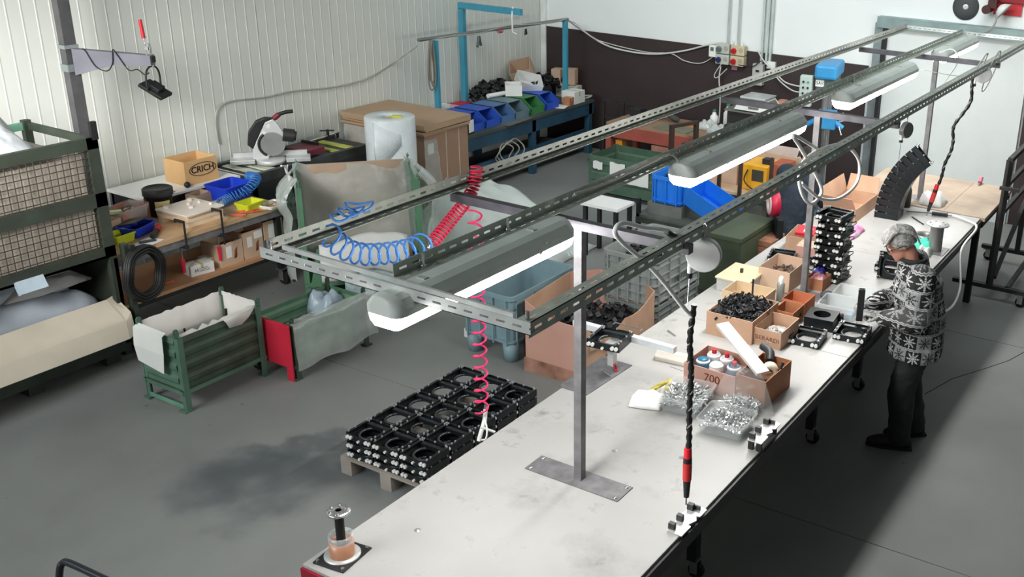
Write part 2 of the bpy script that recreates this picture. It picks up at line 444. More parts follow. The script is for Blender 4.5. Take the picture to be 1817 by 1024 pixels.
# ------------------------------------------------------------------ overhead tool rack bolted to the bench
RZ = 2.345
rack = thing('overhead_rack', 'overhead rack of perforated steel angle rails carried on three posts over the bench', 'rack', (-2.63, 3.86, TZ))
def RL(x, y, z): return Vector((x + 2.63, y - 3.86, z - TZ))
def slotted(b, p, q, n1, n2, w=0.04, t=0.003, pitch=0.055, slot=0.032, sw=0.009):
    """perforated angle from p to q with flanges along n1 and n2"""
    p, q, n1, n2 = Vector(p), Vector(q), Vector(n1), Vector(n2)
    a = (q - p); Ln = a.length; a.normalize()
    for n, o in ((n1, n2), (n2, n1)):
        def strip(s0, s1, l0, l1):
            vs = []
            for l in (l0, l1):
                for s_, k in ((s0, 0), (s1, 0), (s1, 1), (s0, 1)):
                    vs.append(p + a * l + n * s_ + o * (t * k))
            b.add(vs, [(0, 1, 2, 3), (4, 7, 6, 5), (0, 4, 5, 1), (1, 5, 6, 2), (2, 6, 7, 3), (3, 7, 4, 0)])
        lo, hi = w * 0.5 - sw / 2, w * 0.5 + sw / 2
        strip(0, lo, 0, Ln); strip(hi, w, 0, Ln)
        k = 0.0
        while k < Ln:
            strip(lo, hi, k, min(Ln, k + pitch - slot)); k += pitch
    return b
Yn, Yf = 2.70, 11.45
slotted(B(), RL(-3.42, Yn, RZ), RL(-3.42, Yf, RZ), (1, 0, 0), (0, 0, 1), 0.058, pitch=0.075, slot=0.042, sw=0.011).obj('rail', RAIL, rack)
slotted(B(), RL(-2.80, Yn + 0.1, RZ), RL(-2.80, Yf, RZ), (1, 0, 0), (0, 0, 1), 0.058, pitch=0.075, slot=0.042, sw=0.011).obj('rail', RAILD, rack)
slotted(B(), RL(-2.06, Yn, RZ + 0.025), RL(-2.06, Yf, RZ + 0.025), (-1, 0, 0), (0, 0, -1), 0.06, pitch=0.08, slot=0.045, sw=0.012).obj('rail', RAILD, rack)
slotted(B(), RL(-3.44, Yn - 0.003, RZ - 0.02), RL(-2.05, Yn - 0.003, RZ - 0.02), (0, 1, 0), (0, 0, 1), 0.05, pitch=0.075, slot=0.04).obj('front_rail', LIGHTRAIL, rack)
slotted(B(), RL(-3.42, Yf, RZ - 0.004), RL(-2.06, Yf, RZ - 0.004), (0, 1, 0), (0, 0, 1), 0.04).obj('rear_rail', LIGHTRAIL, rack)
B().beam(RL(-3.36, Yn + 0.05, RZ + 0.03), RL(-2.14, Yn + 0.02, RZ + 0.03), 0.012, 0.02).obj('brace_bar', LIGHTRAIL, rack)
PY = (3.86, 6.88, 9.90)
for i, y in enumerate(PY):
    B().bx(-0.022, 0.022, y - 3.86 - 0.022, y - 3.86 + 0.022, 0.006, RZ - TZ - 0.06).obj('post', STEEL, rack)
    B().bx(-0.78, 0.60, y - 3.86 - 0.022, y - 3.86 + 0.022, RZ - TZ - 0.06, RZ - TZ - 0.016).obj('cross_beam', M('beam_steel', (92, 90, 96), 0.5, 0.4, var=0.2, scale=14), rack)
    bp = B().bx(-0.30, 0.28, y - 3.86 - 0.075, y - 3.86 + 0.075, 0.0, 0.006).obj('base_plate', STEEL, rack)
    for sx in (-0.275, 0.255):
        for sy in (-0.055, 0.055):
            B().lathe((sx, y - 3.86 + sy, 0.006), [(0.011, 0), (0.010, 0.004), (0.0, 0.005)], 10).obj('bolt', CHROME, bp)
for x, y in ((-3.40, Yn + 0.02), (-2.08, Yn + 0.02), (-2.78, 3.5), (-2.78, 2.95), (-2.78, 8.0)):
    c = RL(x, y, RZ)
    B().cyl(c + Vector((0, 0, -0.03)), c + Vector((0, 0, 0.06)), 0.008, n=8).cyl(c + Vector((0, 0, 0.003)), c + Vector((0, 0, 0.013)), 0.015, n=6).obj('bolt', CHROME, rack)

# ------------------------------------------------------------------ fluorescent lamps under the rack
EM = emat('lamp_glow', (255, 253, 250), 41.0)
HOUS = M('lamp_housing', (196, 204, 198), 0.4, 0.1, var=0.08)
HOUSC = M('lamp_end', (206, 210, 206), 0.35, var=0.08)
def lamp(y0, y1, z, label, xc=-2.68, w=0.185):
    t = thing('fluorescent_lamp', label, 'lamp', (xc, y0, z), group='lamps under the overhead rack')
    Ln = y1 - y0; h = w / 2
    # housing: rounded trough, diffuser: rounded tray under it
    up = [(-h, 0.0), (-h, 0.03), (-h + 0.03, 0.062), (-0.03, 0.075), (0.03, 0.075), (h - 0.03, 0.062), (h, 0.03), (h, 0.0)]
    B().prism(up, (0, 0.05, 0), (1, 0, 0), (0, 0, 1), (0, Ln - 0.1, 0)).obj('housing', HOUS, t)
    for ys, e in ((0.05, -1), (Ln - 0.05, 1)):
        bb = B()
        n = 5; rows = []
        for i in range(n + 1):
            k = math.cos(i / n * PI / 2) * 0.45 + 0.55
            rows.append([(a * k, ys + e * 0.05 * math.sin(i / n * PI / 2), c) for a, c in up])
        bb.grid(rows if e < 0 else rows[::-1])
        bb.add(rows[-1], [tuple(range(8))])
        bb.obj('end_cap', HOUSC, t)
    dn = [(-h, 0.0), (-h + 0.010, -0.04), (-h + 0.040, -0.065), (h - 0.040, -0.065), (h - 0.010, -0.04), (h, 0.0)]
    rows = []
    for i in range(6):
        a = i / 5 * PI / 2; k = 0.45 + 0.55 * math.sin(a)
        rows.append([(x * k, 0.05 - 0.05 * math.cos(a), zz * (0.55 + 0.45 * math.sin(a))) for x, zz in dn])
    far = [[(x, Ln - y, zz) for x, y, zz in r] for r in rows][::-1]
    bb = B().grid(rows + far)
    bb.add(rows[0], [(5, 4, 3, 2, 1, 0)]); bb.add(far[-1], [(0, 1, 2, 3, 4, 5)])
    bb.obj('diffuser', EM, t)
    for y in (Ln * 0.2, Ln * 0.8):
        B().bx(-h - 0.006, h + 0.006, y - 0.012, y + 0.012, 0.03, 0.036).bx(-0.02, 0.02, y - 0.012, y + 0.012, 0.075, RZ - z - 0.002 if RZ - z > 0.08 else 0.08).obj('bracket', RAILD, t)
    for sx in (-h, h):
        for k in (1, 3):
            B().bx(sx - 0.004, sx + 0.004, Ln * k / 4 - 0.012, Ln * k / 4 + 0.012, -0.004, 0.02).obj('clip', HOUSC, t)
    return t
lamp(2.60, 3.78, 2.285, 'lit fluorescent lamp nearest the front end of the overhead rack')
lamp(4.92, 6.60, 2.285, 'lit fluorescent lamp over the middle bench between the first and second posts')
lamp(7.47, 9.22, 2.285, 'lit fluorescent lamp hanging between the second and third posts')
lamp(10.16, 11.42, 2.285, 'lit fluorescent lamp at the far end of the rack beside the door')

# ------------------------------------------------------------------ generic containers
def carton(name, label, cat, loc, rz, sx, sy, h, mat, flaps=(), inner=None, th=0.005, group=None, taper=0.0, flap_len=None, flap_ang=None):
    """open-topped box standing at loc (centre of its base); flaps: list of sides in 'nsew'"""
    t = thing(name, label, cat, loc, rz, group)
    hx, hy = sx / 2, sy / 2; k = 1 + taper
    o = [(-hx, -hy), (hx, -hy), (hx, hy), (-hx, hy)]
    i_ = [(-hx + th, -hy + th), (hx - th, -hy + th), (hx - th, hy - th), (-hx + th, hy - th)]
    v = [(x, y, 0) for x, y in o] + [(x * k, y * k, h) for x, y in o] + [(x * k, y * k, h) for x, y in i_] + [(x, y, th) for x, y in i_]
    f = [(0, 3, 2, 1)] + [(i, (i + 1) % 4, 4 + (i + 1) % 4, 4 + i) for i in range(4)] + [(4 + i, 4 + (i + 1) % 4, 8 + (i + 1) % 4, 8 + i) for i in range(4)]
    f += [(8 + i, 8 + (i + 1) % 4, 12 + (i + 1) % 4, 12 + i) for i in range(4)] + [(12, 13, 14, 15)]
    B().add(v, f).obj('body', mat, t)
    for s_ in flaps:
        ax = {'s': ((-hx, -hy), (hx, -hy), (0, -1)), 'n': ((hx, hy), (-hx, hy), (0, 1)), 'e': ((hx, -hy), (hx, hy), (1, 0)), 'w': ((-hx, hy), (-hx, -hy), (-1, 0))}[s_]
        a, b2, n = Vector((*ax[0], h)), Vector((*ax[1], h)), Vector((*ax[2], 0))
        ang = (flap_ang or {}).get(s_, random.uniform(0.3, 0.9)); ln = flap_len or min(sx, sy) * 0.45
        d = (n * math.cos(ang) + Vector((0, 0, 1)) * math.sin(ang)) * ln
        e = (b2 - a).normalized() * 0.01
        B().grid([[a, b2], [a + d + e, b2 + d - e]], th * 0.8, False).obj('flap', inner or mat, t)
    return t
def tray(name, label, cat, loc, rz, sx, sy, h, mat, taper=0.12, th=0.004, rim=0.012, group=None, parent=None):
    """moulded tray with a rolled rim"""
    hx, hy = sx / 2, sy / 2; k = 1 + taper; b = B(); rr = min(sx, sy) * 0.12
    def ring(x, y, z, r):
        out = []
        for cx, cy, a0 in ((x - r, y - r, 0), (-x + r, y - r, PI / 2), (-x + r, -y + r, PI), (x - r, -y + r, 1.5 * PI)):
            for j in range(4): a = a0 + j / 3 * PI / 2; out.append((cx + r * math.cos(a), cy + r * math.sin(a), z))
        return out
    rings = [ring(hx, hy, 0, rr), ring(hx * k, hy * k, h - rim, rr), ring(hx * k + rim * 0.5, hy * k + rim * 0.5, h - rim, rr), ring(hx * k + rim * 0.5, hy * k + rim * 0.5, h, rr),
             ring(hx * k - th, hy * k - th, h, rr), ring(hx - th, hy - th, th, rr)]
    n = 16; vs = [p for r in rings for p in r]
    fs = [(i * n + j, i * n + (j + 1) % n, (i + 1) * n + (j + 1) % n, (i + 1) * n + j) for i in range(5) for j in range(n)]
    fs += [tuple(range(n - 1, -1, -1)), tuple(range(5 * n, 6 * n))]
    b.add(vs, fs)
    if parent is not None: return b.obj(name, mat, parent)
    return one(b, name, mat, label, cat, group, loc=loc, rz=rz)
def rag(b, c, sx, sy, amp, seed=0, n=14, rz=0.0, th=0.003):
    """crumpled cloth patch with lumpy relief, lying on z = c.z"""
    P = []; cs, sn = math.cos(rz), math.sin(rz)
    for i in range(n + 1):
        row = []
        for j in range(n + 1):
            u, v = i / n * 2 - 1, j / n * 2 - 1
            rr = math.sqrt(u * u + v * v); kk = 1 - 0.18 * max(0, rr - 0.8)
            w = 1 + 0.12 * noise.noise((u * 2 + seed, v * 2, seed))
            x, y = u * sx / 2 * kk * w, v * sy / 2 * kk * w
            e = max(0.0, 1 - max(abs(u), abs(v)) ** 4)
            z = th + amp * e * (0.50 + 0.7 * abs(noise.noise((u * 1.3 + seed, v * 1.3, 3 + seed))) + 0.22 * noise.noise((u * 3.1 + seed, v * 3.1, 7)))
            row.append((c[0] + x * cs - y * sn, c[1] + x * sn + y * cs, c[2] + max(z, th)))
        P.append(row)
    return b.grid(P, th)
def heap(b, c, sx, sy, h, n, size, seed=1, kind='chip', rz=0.0, base=None):
    """pile of n loose pieces filling a mound over c"""
    rnd = random.Random(seed); R0 = Matrix.Rotation(rz, 3, 'Z')
    for k in range(n):
        u, v = rnd.uniform(-1, 1), rnd.uniform(-1, 1)
        z = h * (1 - 0.6 * (u * u + v * v) / 2) * rnd.uniform(0.75, 1.0)
        p = Vector(c) + R0 @ Vector((u * sx / 2, v * sy / 2, z))
        m = Matrix.Rotation(rnd.uniform(0, 6.3), 3, 'Z') @ Matrix.Rotation(rnd.uniform(-0.9, 0.9), 3, 'X') @ Matrix.Rotation(rnd.uniform(-0.9, 0.9), 3, 'Y')
        s_ = size * rnd.uniform(0.7, 1.3)
        if kind == 'chip': b.box(p, (s_ * 1.6, s_ * 0.7, s_ * 0.25), m=m)
        elif kind == 'rod': b.cyl(p - m @ Vector((s_ * 1.6, 0, 0)), p + m @ Vector((s_ * 1.6, 0, 0)), s_ * 0.18, n=6)
        elif kind == 'nut': b.cyl(p - m @ Vector((0, 0, s_ * 0.25)), p + m @ Vector((0, 0, s_ * 0.25)), s_ * 0.5, n=6)
        elif kind == 'clip':
            b.box(p, (s_ * 1.7, s_ * 0.8, s_ * 0.16), m=m)
            b.box(p + m @ Vector((s_ * 0.8, 0, s_ * 0.35)), (s_ * 0.16, s_ * 0.8, s_ * 0.8), m=m)
            b.cyl(p + m @ Vector((-s_ * 0.6, -s_ * 0.4, s_ * 0.15)), p + m @ Vector((-s_ * 0.6, s_ * 0.4, s_ * 0.15)), s_ * 0.22, n=7)
    return b
def mound(b, c, sx, sy, h, n=10, rz=0.0, rough=0.02, seed=0):
    P = []; R0 = Matrix.Rotation(rz, 3, 'Z')
    for i in range(n + 1):
        row = []
        for j in range(n + 1):
            u, v = i / n * 2 - 1, j / n * 2 - 1
            z = h * (1 - 0.6 * (u * u + v * v) / 2) + rough * noise.noise((u * 4 + seed, v * 4, seed))
            row.append(Vector(c) + R0 @ Vector((u * sx / 2, v * sy / 2, z)))
        P.append(row)
    return b.grid(P, 0, True)
def sticker(parent, o, u, v, w, h, mat=None, name='paper_label', n=0.0015):
    o, u, v = Vector(o), Vector(u).normalized(), Vector(v).normalized(); k = u.cross(v)
    B().prism([(-w / 2, -h / 2), (w / 2, -h / 2), (w / 2, h / 2), (-w / 2, h / 2)], o, u, v, k * n).obj(name, mat or PAPER, parent)

# ------------------------------------------------------------------ steel stillages
def stillage(label, loc, rz, sx, sy, h, foot, mat, post_mat=None, open_side=None, rib=3, group=None, end_mat=None, eye=True, skip=()):
    t = thing('steel_stillage', label, 'stillage', loc, rz, group)
    hx, hy = sx / 2, sy / 2; pm = post_mat or mat; p = 0.045
    for X in (-1, 1):
        for Y in (-1, 1):
            b = B(); x, y = X * (hx - p / 2), Y * (hy - p / 2)
            b.box((x, y - Y * 0.0, h / 2), (p, p * 0.25, h)).box((x + X * p * 0.38, y - Y * p * 0.3, h / 2), (p * 0.25, p, h))
            b.box((x, y, 0.008), (p * 1.5, p * 1.5, 0.016))
            o = b.obj('corner_post', pm, t)
            if eye:
                e = B().prism([(-0.022, 0), (0.022, 0), (0.022, 0.05), (0.012, 0.066), (-0.012, 0.066), (-0.022, 0.05)], (x - 0, y, h), (0, 1, 0), (0, 0, 1), (0.008, 0, 0))
                e.cyl((x - 0.008, y, h + 0.04), (x + 0.016, y, h + 0.04), 0.011, n=8); e.obj('lifting_eye', pm, o)
    sides = {'s': ((-hx + p, -hy + 0.008), (hx - p, -hy + 0.008), (0, 1)), 'n': ((-hx + p, hy - 0.008), (hx - p, hy - 0.008), (0, -1)),
             'e': ((hx - 0.008, -hy + p), (hx - 0.008, hy - p), (-1, 0)), 'w': ((-hx + 0.008, -hy + p), (-hx + 0.008, hy - p), (1, 0))}
    for k, (a, c, n) in sides.items():
        if k in skip: continue
        prof = []; z0, z1 = foot, h * 0.985
        N = rib * 2
        for i in range(N + 1):
            z = z0 + (z1 - z0) * i / N
            prof += [(z, 0.0 if i % 2 else 0.012)] if i in (0, N) else [(z - 0.012, 0.012 if i % 2 else 0.0), (z + 0.012, 0.0 if i % 2 else 0.012)]
        A, Cc, Nn = Vector((*a, 0)), Vector((*c, 0)), Vector((*n, 0))
        rows = [[A + Nn * d + Vector((0, 0, z)), Cc + Nn * d + Vector((0, 0, z))] for z, d in prof]
        B().grid(rows, 0.004, False).obj('side_panel', (end_mat or {}).get(k, mat), t)
    B().bx(-hx + 0.01, hx - 0.01, -hy + 0.01, hy - 0.01, foot, foot + 0.006).obj('floor_panel', mat, t)
    b = B()
    for y in (-hy + 0.02, hy - 0.02): b.bx(-hx, hx, y - 0.015, y + 0.015, foot - 0.03, foot)
    for x in (-hx + 0.02, hx - 0.02): b.bx(x - 0.015, x + 0.015, -hy, hy, foot - 0.03, foot)
    b.obj('base_frame', pm, t)
    return t

# stillage lined with white paper
s1 = stillage('low green stillage lined with torn white paper sheets, nearest the caged stillage', (-6.60, 4.575, 0), 0, 0.46, 0.76, 0.60, 0.17, GREENP, M('stillage_post_lit_end', (84, 116, 98), 0.6, var=0.2, scale=5), end_mat={'s': M('stillage_post_lit_end')}, rib=4)  # near end panel in a lighter green, daylight on it put into the colour
b = B().bx(-0.19, 0.19, -0.365, -0.36, 0.02, 0.055); b.obj('foot_bar', GREENL, s1)
def torn(P0, P1, up, seed, out, n=16, dz=0.03):
    rows = [[], []]
    for i in range(n + 1):
        a = Vector(P0).lerp(Vector(P1), i / n)
        rows[0].append(a + Vector(out)); rows[1].append(a + Vector((0, 0, up + dz * noise.noise((i * 0.9, seed, 2)))))
    return rows
PAPW = M('liner_paper', (226, 222, 216), 0.7, var=0.03)
B().grid(torn((0.205, -0.35, 0.3), (0.205, 0.36, 0.3), 0.315, 1, (0, 0, -0.1)), 0.003).obj('paper_liner', PAPW, s1)
B().grid(torn((-0.205, -0.35, 0.3), (-0.205, 0.36, 0.3), 0.33, 2, (0, 0, -0.1)), 0.003).obj('paper_liner', PAPW, s1)
B().grid(torn((-0.2, 0.352, 0.3), (0.2, 0.352, 0.3), 0.335, 3, (0, 0, -0.1), dz=0.01), 0.003).obj('paper_liner', PAPW, s1)
B().grid([[(-0.21, -0.36, 0.62), (0.11, -0.365, 0.615)], [(-0.215, -0.40, 0.60), (0.12, -0.405, 0.60)], [(-0.22, -0.41, 0.46), (0.125, -0.415, 0.46)], [(-0.21, -0.40, 0.33), (0.09, -0.41, 0.30)]], 0.003, False).obj('paper_flap', PAPER, s1)
B().grid([[(0.236, 0.02, 0.61), (0.236, 0.30, 0.605)], [(0.243, 0.04, 0.58), (0.243, 0.24, 0.555)], [(0.245, 0.06, 0.53), (0.245, 0.17, 0.52)]], 0.002).obj('torn_label', PAPW, s1)
b = B(); heap(b, (0, 0, 0.2), 0.34, 0.6, 0.10, 60, 0.035, 5, 'chip'); o = one(b, 'scrap_pieces', BLACKM, 'dark metal scrap lying at the bottom of the paper-lined stillage', 'scrap', loc=s1.location); o['kind'] = 'stuff'
one(B().cyl((-6.63, 4.47, 0.3), (-6.58, 4.42, 0.55), 0.008, n=8), 'steel_rod', BLACK, 'short black rod leaning at the near end inside the paper-lined stillage', 'rod')
one(B().cyl((-6.62, 4.80, 0.3), (-6.62, 4.82, 0.56), 0.01, n=8), 'steel_rod', BLACK, 'upright black rod at the far end inside the paper-lined stillage', 'rod')

# stillage with the red end, draped in film
RDE = M('red_board', (208, 36, 62), 0.6, var=0.08, scale=3)
s2 = stillage('low green stillage with a bright red end panel, draped in milky film', (-6.33, 5.385, 0), 0, 0.46, 0.80, 0.47, 0.13, M('stillage_green_mid', (92, 128, 100), 0.6, var=0.15), GREENP, end_mat={'s': RDE})
B().bx(-0.225, 0.225, -0.418, -0.408, 0.11, 0.475).obj('red_end_board', RDE, s2, bevel=0.003)
B().bx(0.16, 0.225, -0.42, -0.408, 0.0, 0.115).obj('red_foot', RDE, s2)
o = one(heap(B(), (-6.36, 5.38, 0.15), 0.36, 0.66, 0.14, 90, 0.04, 8, 'chip'), 'scrap_pieces', BLACKM, 'dark metal offcuts filling the stillage with the red end', 'scrap'); o['kind'] = 'stuff'
P = []
n = 22
for i in range(n + 1):
    y = -0.40 + 0.86 * i / n; row = []
    for j in range(10):
        v = j / 9
        if v < 0.3: x, z = 0.10 + 0.13 * v / 0.3, 0.44 + 0.06 * v / 0.3 + 0.05 * noise.noise((y * 6, v * 9, 1))
        else: x, z = 0.246 + 0.02 * abs(noise.noise((y * 5, v * 4, 4))) + 0.03 * (v - 0.3), 0.50 - (v - 0.3) * 0.58 + 0.03 * noise.noise((y * 4, 0, 9))
        row.append((x, y, z))
    P.append(row)
one(B().grid(P, 0), 'film_sheet', M('film_side', (226, 232, 228), 0.25, var=0.12, scale=7, alpha=0.40, bump=0.9, bscale=9, spec=0.9), 'milky plastic film hanging over the side of the red-ended stillage', 'plastic sheet', loc=(-6.33, 5.385, 0))
one(rag(B(), (0, 0, 0), 0.32, 0.30, 0.22, 12), 'plastic_bag', M('bag_blue_white', (190, 206, 220), 0.3, var=0.1, alpha=0.75), 'pale blue crumpled plastic bag at the far end of the red-ended stillage', 'bag', loc=(-6.45, 5.66, 0.27))

# tall light-green stillage holding cardboard sheets and film
TG = M('green_paint_light', (92, 138, 106), 0.55, var=0.15, scale=4)
s3 = stillage('tall light green stillage packed with cardboard and plastic film', (-7.27, 6.87, 0), 0.87, 1.10, 0.80, 1.08, 0.14, TG, TG, skip=('s',))
B().prism([(-0.5, 0.1), (0.42, 0.1), (0.40, 0.48), (-0.42, 0.48)], (0, -0.392, 0), (1, 0, 0), (0, 0, 1), (0, 0.006, 0)).obj('low_front_panel', TG, s3)
B().grid([[(-0.49, 0.365, 1.09), (0.49, 0.365, 1.09)], [(-0.48, 0.20, 0.6), (0.49, 0.20, 0.6)], [(-0.46, 0.0, 0.17), (0.49, 0.0, 0.17)]], 0.008, False).obj('cardboard_sheet', CARDI, s3)
P = []
for i in range(24):
    u = i / 23; row = []
    for j in range(14):
        v = j / 13
        x = -0.56 + 1.16 * u; z = 1.08 - 0.78 * v + 0.03 * noise.noise((u * 7, v * 3, 5)) + 0.035 * math.exp(-((u - 0.03) / 0.06) ** 2)
        y = 0.36 - 0.55 * v + 0.05 * noise.noise((u * 5, v * 5, 2))
        row.append((x, y, z))
    P.append(row)
FILM2 = M('film_thin', (206, 212, 208), 0.25, var=0.1, scale=5, alpha=0.42, bump=0.9, bscale=8, spec=0.9)
B().grid(P, 0).obj('inner_film', FILM2, s3)
# film hanging over the left and right corners
for k, (path, lab) in enumerate((([(-0.57, 0.38), (-0.66, 0.05), (-0.68, -0.22), (-0.62, -0.38)], 'milky film bunched over the left corner of the tall green stillage'), ([(0.57, 0.40), (0.64, 0.10), (0.68, -0.18), (0.62, -0.36)], 'milky film hanging off the right corner of the tall green stillage'))):
    ring = smooth_path([(x, y, 0) for x, y in path], 6); cen = Vector((0, 0, 0)); P = []
    for i, q in enumerate(ring):
        row = []
        for j in range(18):
            v = j / 17; out = Vector((q.x, q.y * 0.6, 0)).normalized()
            puff = 0.05 * math.sin(min(1, v * 3) * PI) + 0.045 * noise.noise((i * 0.35, v * 4, 3 + k)) + 0.03 * noise.noise((i * 0.9, v * 2, 8 + k))
            z = 1.13 + 0.05 * noise.noise((i * 0.5, k, 2)) - (0.95 - 0.25 * noise.noise((i * 0.3, 1, k))) * v
            row.append(q + out * puff - Vector((q.x, q.y, 0)) * (0.14 * (1 - min(1, v * 5))) + Vector((0, 0, z)))
        P.append(row)
    one(B().grid(P, 0), 'film_sheet', FILM, lab, 'plastic sheet', loc=s3.location, rz=0.87)
# folded white sheet in the open front
P = []
for i in range(16):
    u = i / 15; row = []
    for j in range(10):
        v = j / 9
        row.append((-0.40 + 0.80 * u, -0.44 - 0.10 * math.sin(v * 2.5), 0.62 - 0.36 * v + 0.05 * noise.noise((u * 3, v * 2, 11)) - 0.14 * abs(u - 0.6)))
    P.append(row)
one(B().grid(P, 0.002), 'paper_sheet', M('sheet_white', (222, 222, 218), 0.6, var=0.06, scale=4), 'creased white sheet hanging in the open front of the tall green stillage', 'sheet', loc=s3.location, rz=0.87)
P = []
for i in range(14):
    u = i / 13; row = []
    for j in range(8):
        v = j / 7
        row.append((-0.2 + 0.6 * u, -0.47 - 0.08 * v + 0.05 * noise.noise((u * 6, v * 5, 3)), 0.28 - 0.24 * v))
    P.append(row)
one(B().grid(P, 0.002), 'film_bundle', M('film_blue', (184, 206, 208), 0.2, var=0.15, scale=9, alpha=0.6, bump=0.7, bscale=12), 'bluish crumpled film under the white sheet of the tall green stillage', 'plastic sheet', loc=s3.location, rz=0.87)

# heap of milky film sheet spread over a low frame right of the tall stillage
P = []
for i in range(30):
    u = i / 29; row = []
    for j in range(24):
        v = j / 23
        x = -7.55 + 1.70 * u; y = 7.50 + 1.45 * v
        e = min(1, min(u, 1 - u) * 4.5) * min(1, min(v, 1 - v) * 4.0)
        top = 0.92 - 0.62 * u
        z = 0.01 + top * e ** 0.7 * (0.80 + 0.30 * noise.noise((u * 3, v * 3, 6)) + 0.16 * (1 - 2 * abs(noise.noise((u * 5, v * 5, 2)))) + 0.06 * noise.noise((u * 11, v * 11, 4)))
        row.append((x + 0.10 * noise.noise((u * 4, v * 4, 9)), y + 0.10 * noise.noise((u * 4, v * 4, 19)), max(0.006, z)))
    P.append(row)
one(B().grid(P, 0.002), 'film_heap', M('film_heap_white', (208, 216, 212), 0.3, var=0.08, scale=3, bump=0.5, bscale=7, alpha=0.93, spec=0.7), 'large heap of milky plastic sheeting on the floor beside the tall green stillage', 'plastic sheet')

# ------------------------------------------------------------------ stacked caged stillages at the left edge
cg = thing('cage_stillage', 'dark green stillage with wire mesh panels at the left edge, upper of the stack', 'stillage', (-8.05, 3.6, 0.86))
GD = M('cage_green', (52, 60, 50), 0.6, var=0.25, scale=6)
fx = 0.45; ye = 1.02; y0 = -1.2
B().bx(fx - 0.05, fx, ye - 0.09, ye, 0, 0.98).obj('corner_post', GD, cg); B().bx(-fx, -fx + 0.05, ye - 0.06, ye, 0, 0.98).obj('corner_post', GD, cg)
for z0, z1 in ((0.0, 0.09), (0.42, 0.53), (0.88, 0.97)): B().bx(fx - 0.04, fx, y0, ye, z0, z1).obj('front_rail', GD, cg)
for z0, z1 in ((0.0, 0.08), (0.90, 0.96)): B().bx(-fx, fx, ye - 0.03, ye, z0, z1).obj('end_rail', GD, cg); B().bx(-fx, -fx + 0.03, y0, ye, z0, z1).obj('rear_rail', GREENL, cg)
B().bx(-fx, fx, y0, ye - 0.02, 0.0, 0.02).obj('floor_panel', GD, cg)
B().bx(fx - 0.02, fx + 0.012, ye - 0.045, ye + 0.004, 0.95, 1.09).cyl((fx - 0.03, ye - 0.02, 1.07), (fx + 0.02, ye - 0.02, 1.07), 0.016, n=10).obj('lifting_lug', BLACK, cg)
WIRE = M('wire_rusty', (70, 62, 52), 0.6, 0.3, var=0.2)
for z0, z1 in ((0.09, 0.42), (0.53, 0.88)):
    b = B(); k = z0 + 0.025
    while k < z1: b.cyl((fx - 0.012, y0, k), (fx - 0.012, ye - 0.09, k), 0.004, n=5, cap=False); k += 0.052
    k = y0
    while k < ye - 0.09: b.cyl((fx - 0.006, k, z0), (fx - 0.006, k, z1), 0.004, n=5, cap=False); k += 0.052
    b.obj('wire_mesh', WIRE, cg)
one(B().bx(-8.44, -7.64, 2.45, 4.52, 0.885, 1.27).bx(-8.44, -7.64, 2.45, 4.50, 1.275, 1.70), 'wrapped_stock', M('sack_beige', (176, 168, 156), 0.8, var=0.22, scale=14), 'beige wrapped goods filling the wire mesh cage', 'goods')
P = []
for i in range(16):
    u = i / 15; P.append([(-8.38 + 0.74 * j / 13, 3.45 + 0.85 * u, 1.74 + 0.62 * max(0, math.sin(u * PI)) * max(0, math.sin(j / 13 * PI)) * (0.45 + 0.9 * abs(noise.noise((u * 3, j * 0.3, 4))))) for j in range(14)])
one(B().grid(P, 0.0015), 'film_bundle', M('film_cage', (222, 228, 232), 0.25, var=0.08, alpha=0.75, bump=0.5, bscale=9), 'crumpled clear film stuffed on top of the wire mesh cage', 'plastic sheet')
for py, w in ((3.92, 0.20), (3.45, 0.2)):
    B().box((fx + 0.03, py - 3.6, -0.015), (0.05, w, 0.10), m=Matrix.Rotation(-0.5, 3, 'Y')).obj('card_pocket', M('pocket_blue', (176, 192, 204), 0.5), cg)

lw = thing('cage_stillage', 'lower dark stillage of the stack with a beige board flap and grey sacks', 'stillage', (-8.05, 3.6, 0))
B().bx(fx - 0.05, fx, ye - 0.06, ye, 0, 0.86).obj('corner_post', GD, lw); B().bx(-fx, -fx + 0.05, ye - 0.06, ye, 0, 0.86).obj('corner_post', GD, lw)
B().bx(-fx, fx, ye - 0.03, ye, 0.12, 0.84).obj('end_panel', GD, lw); B().bx(-fx, -fx + 0.02, y0, ye, 0.12, 0.84).obj('rear_panel', GD, lw)
B().bx(-fx, fx, y0, ye, 0.10, 0.14).obj('floor_panel', GD, lw)
B().bx(fx - 0.04, fx + 0.10, y0, ye - 0.1, 0.09, 0.22).obj('front_rail', GD, lw)
for y in (ye - 0.2, 0.2): B().bx(fx - 0.1, fx + 0.06, y - 0.06, y + 0.06, 0, 0.1).obj('foot', GD, lw)
B().grid([[(0.40, y0, 0.50), (0.40, 0.4, 0.505), (0.40, 0.90, 0.50)], [(0.60, y0, 0.37), (0.60, 0.4, 0.37), (0.62, 0.90, 0.36)], [(0.71, y0, 0.26), (0.72, 0.4, 0.26), (0.72, 0.85, 0.26)]], 0.006, False).obj('board_flap', M('flap_beige', (212, 202, 184), 0.75, var=0.04), lw)
B().grid([[(0.40, 0.90, 0.50), (0.36, 0.99, 0.50)], [(0.62, 0.90, 0.36), (0.56, 0.99, 0.40)], [(0.72, 0.85, 0.26), (0.68, 0.93, 0.27)]], 0.006, False).obj('board_flap', M('flap_beige'), lw)
SACK = M('sack_grey_blue', (176, 186, 196), 0.75, var=0.08, scale=4, bump=0.25, bscale=6)
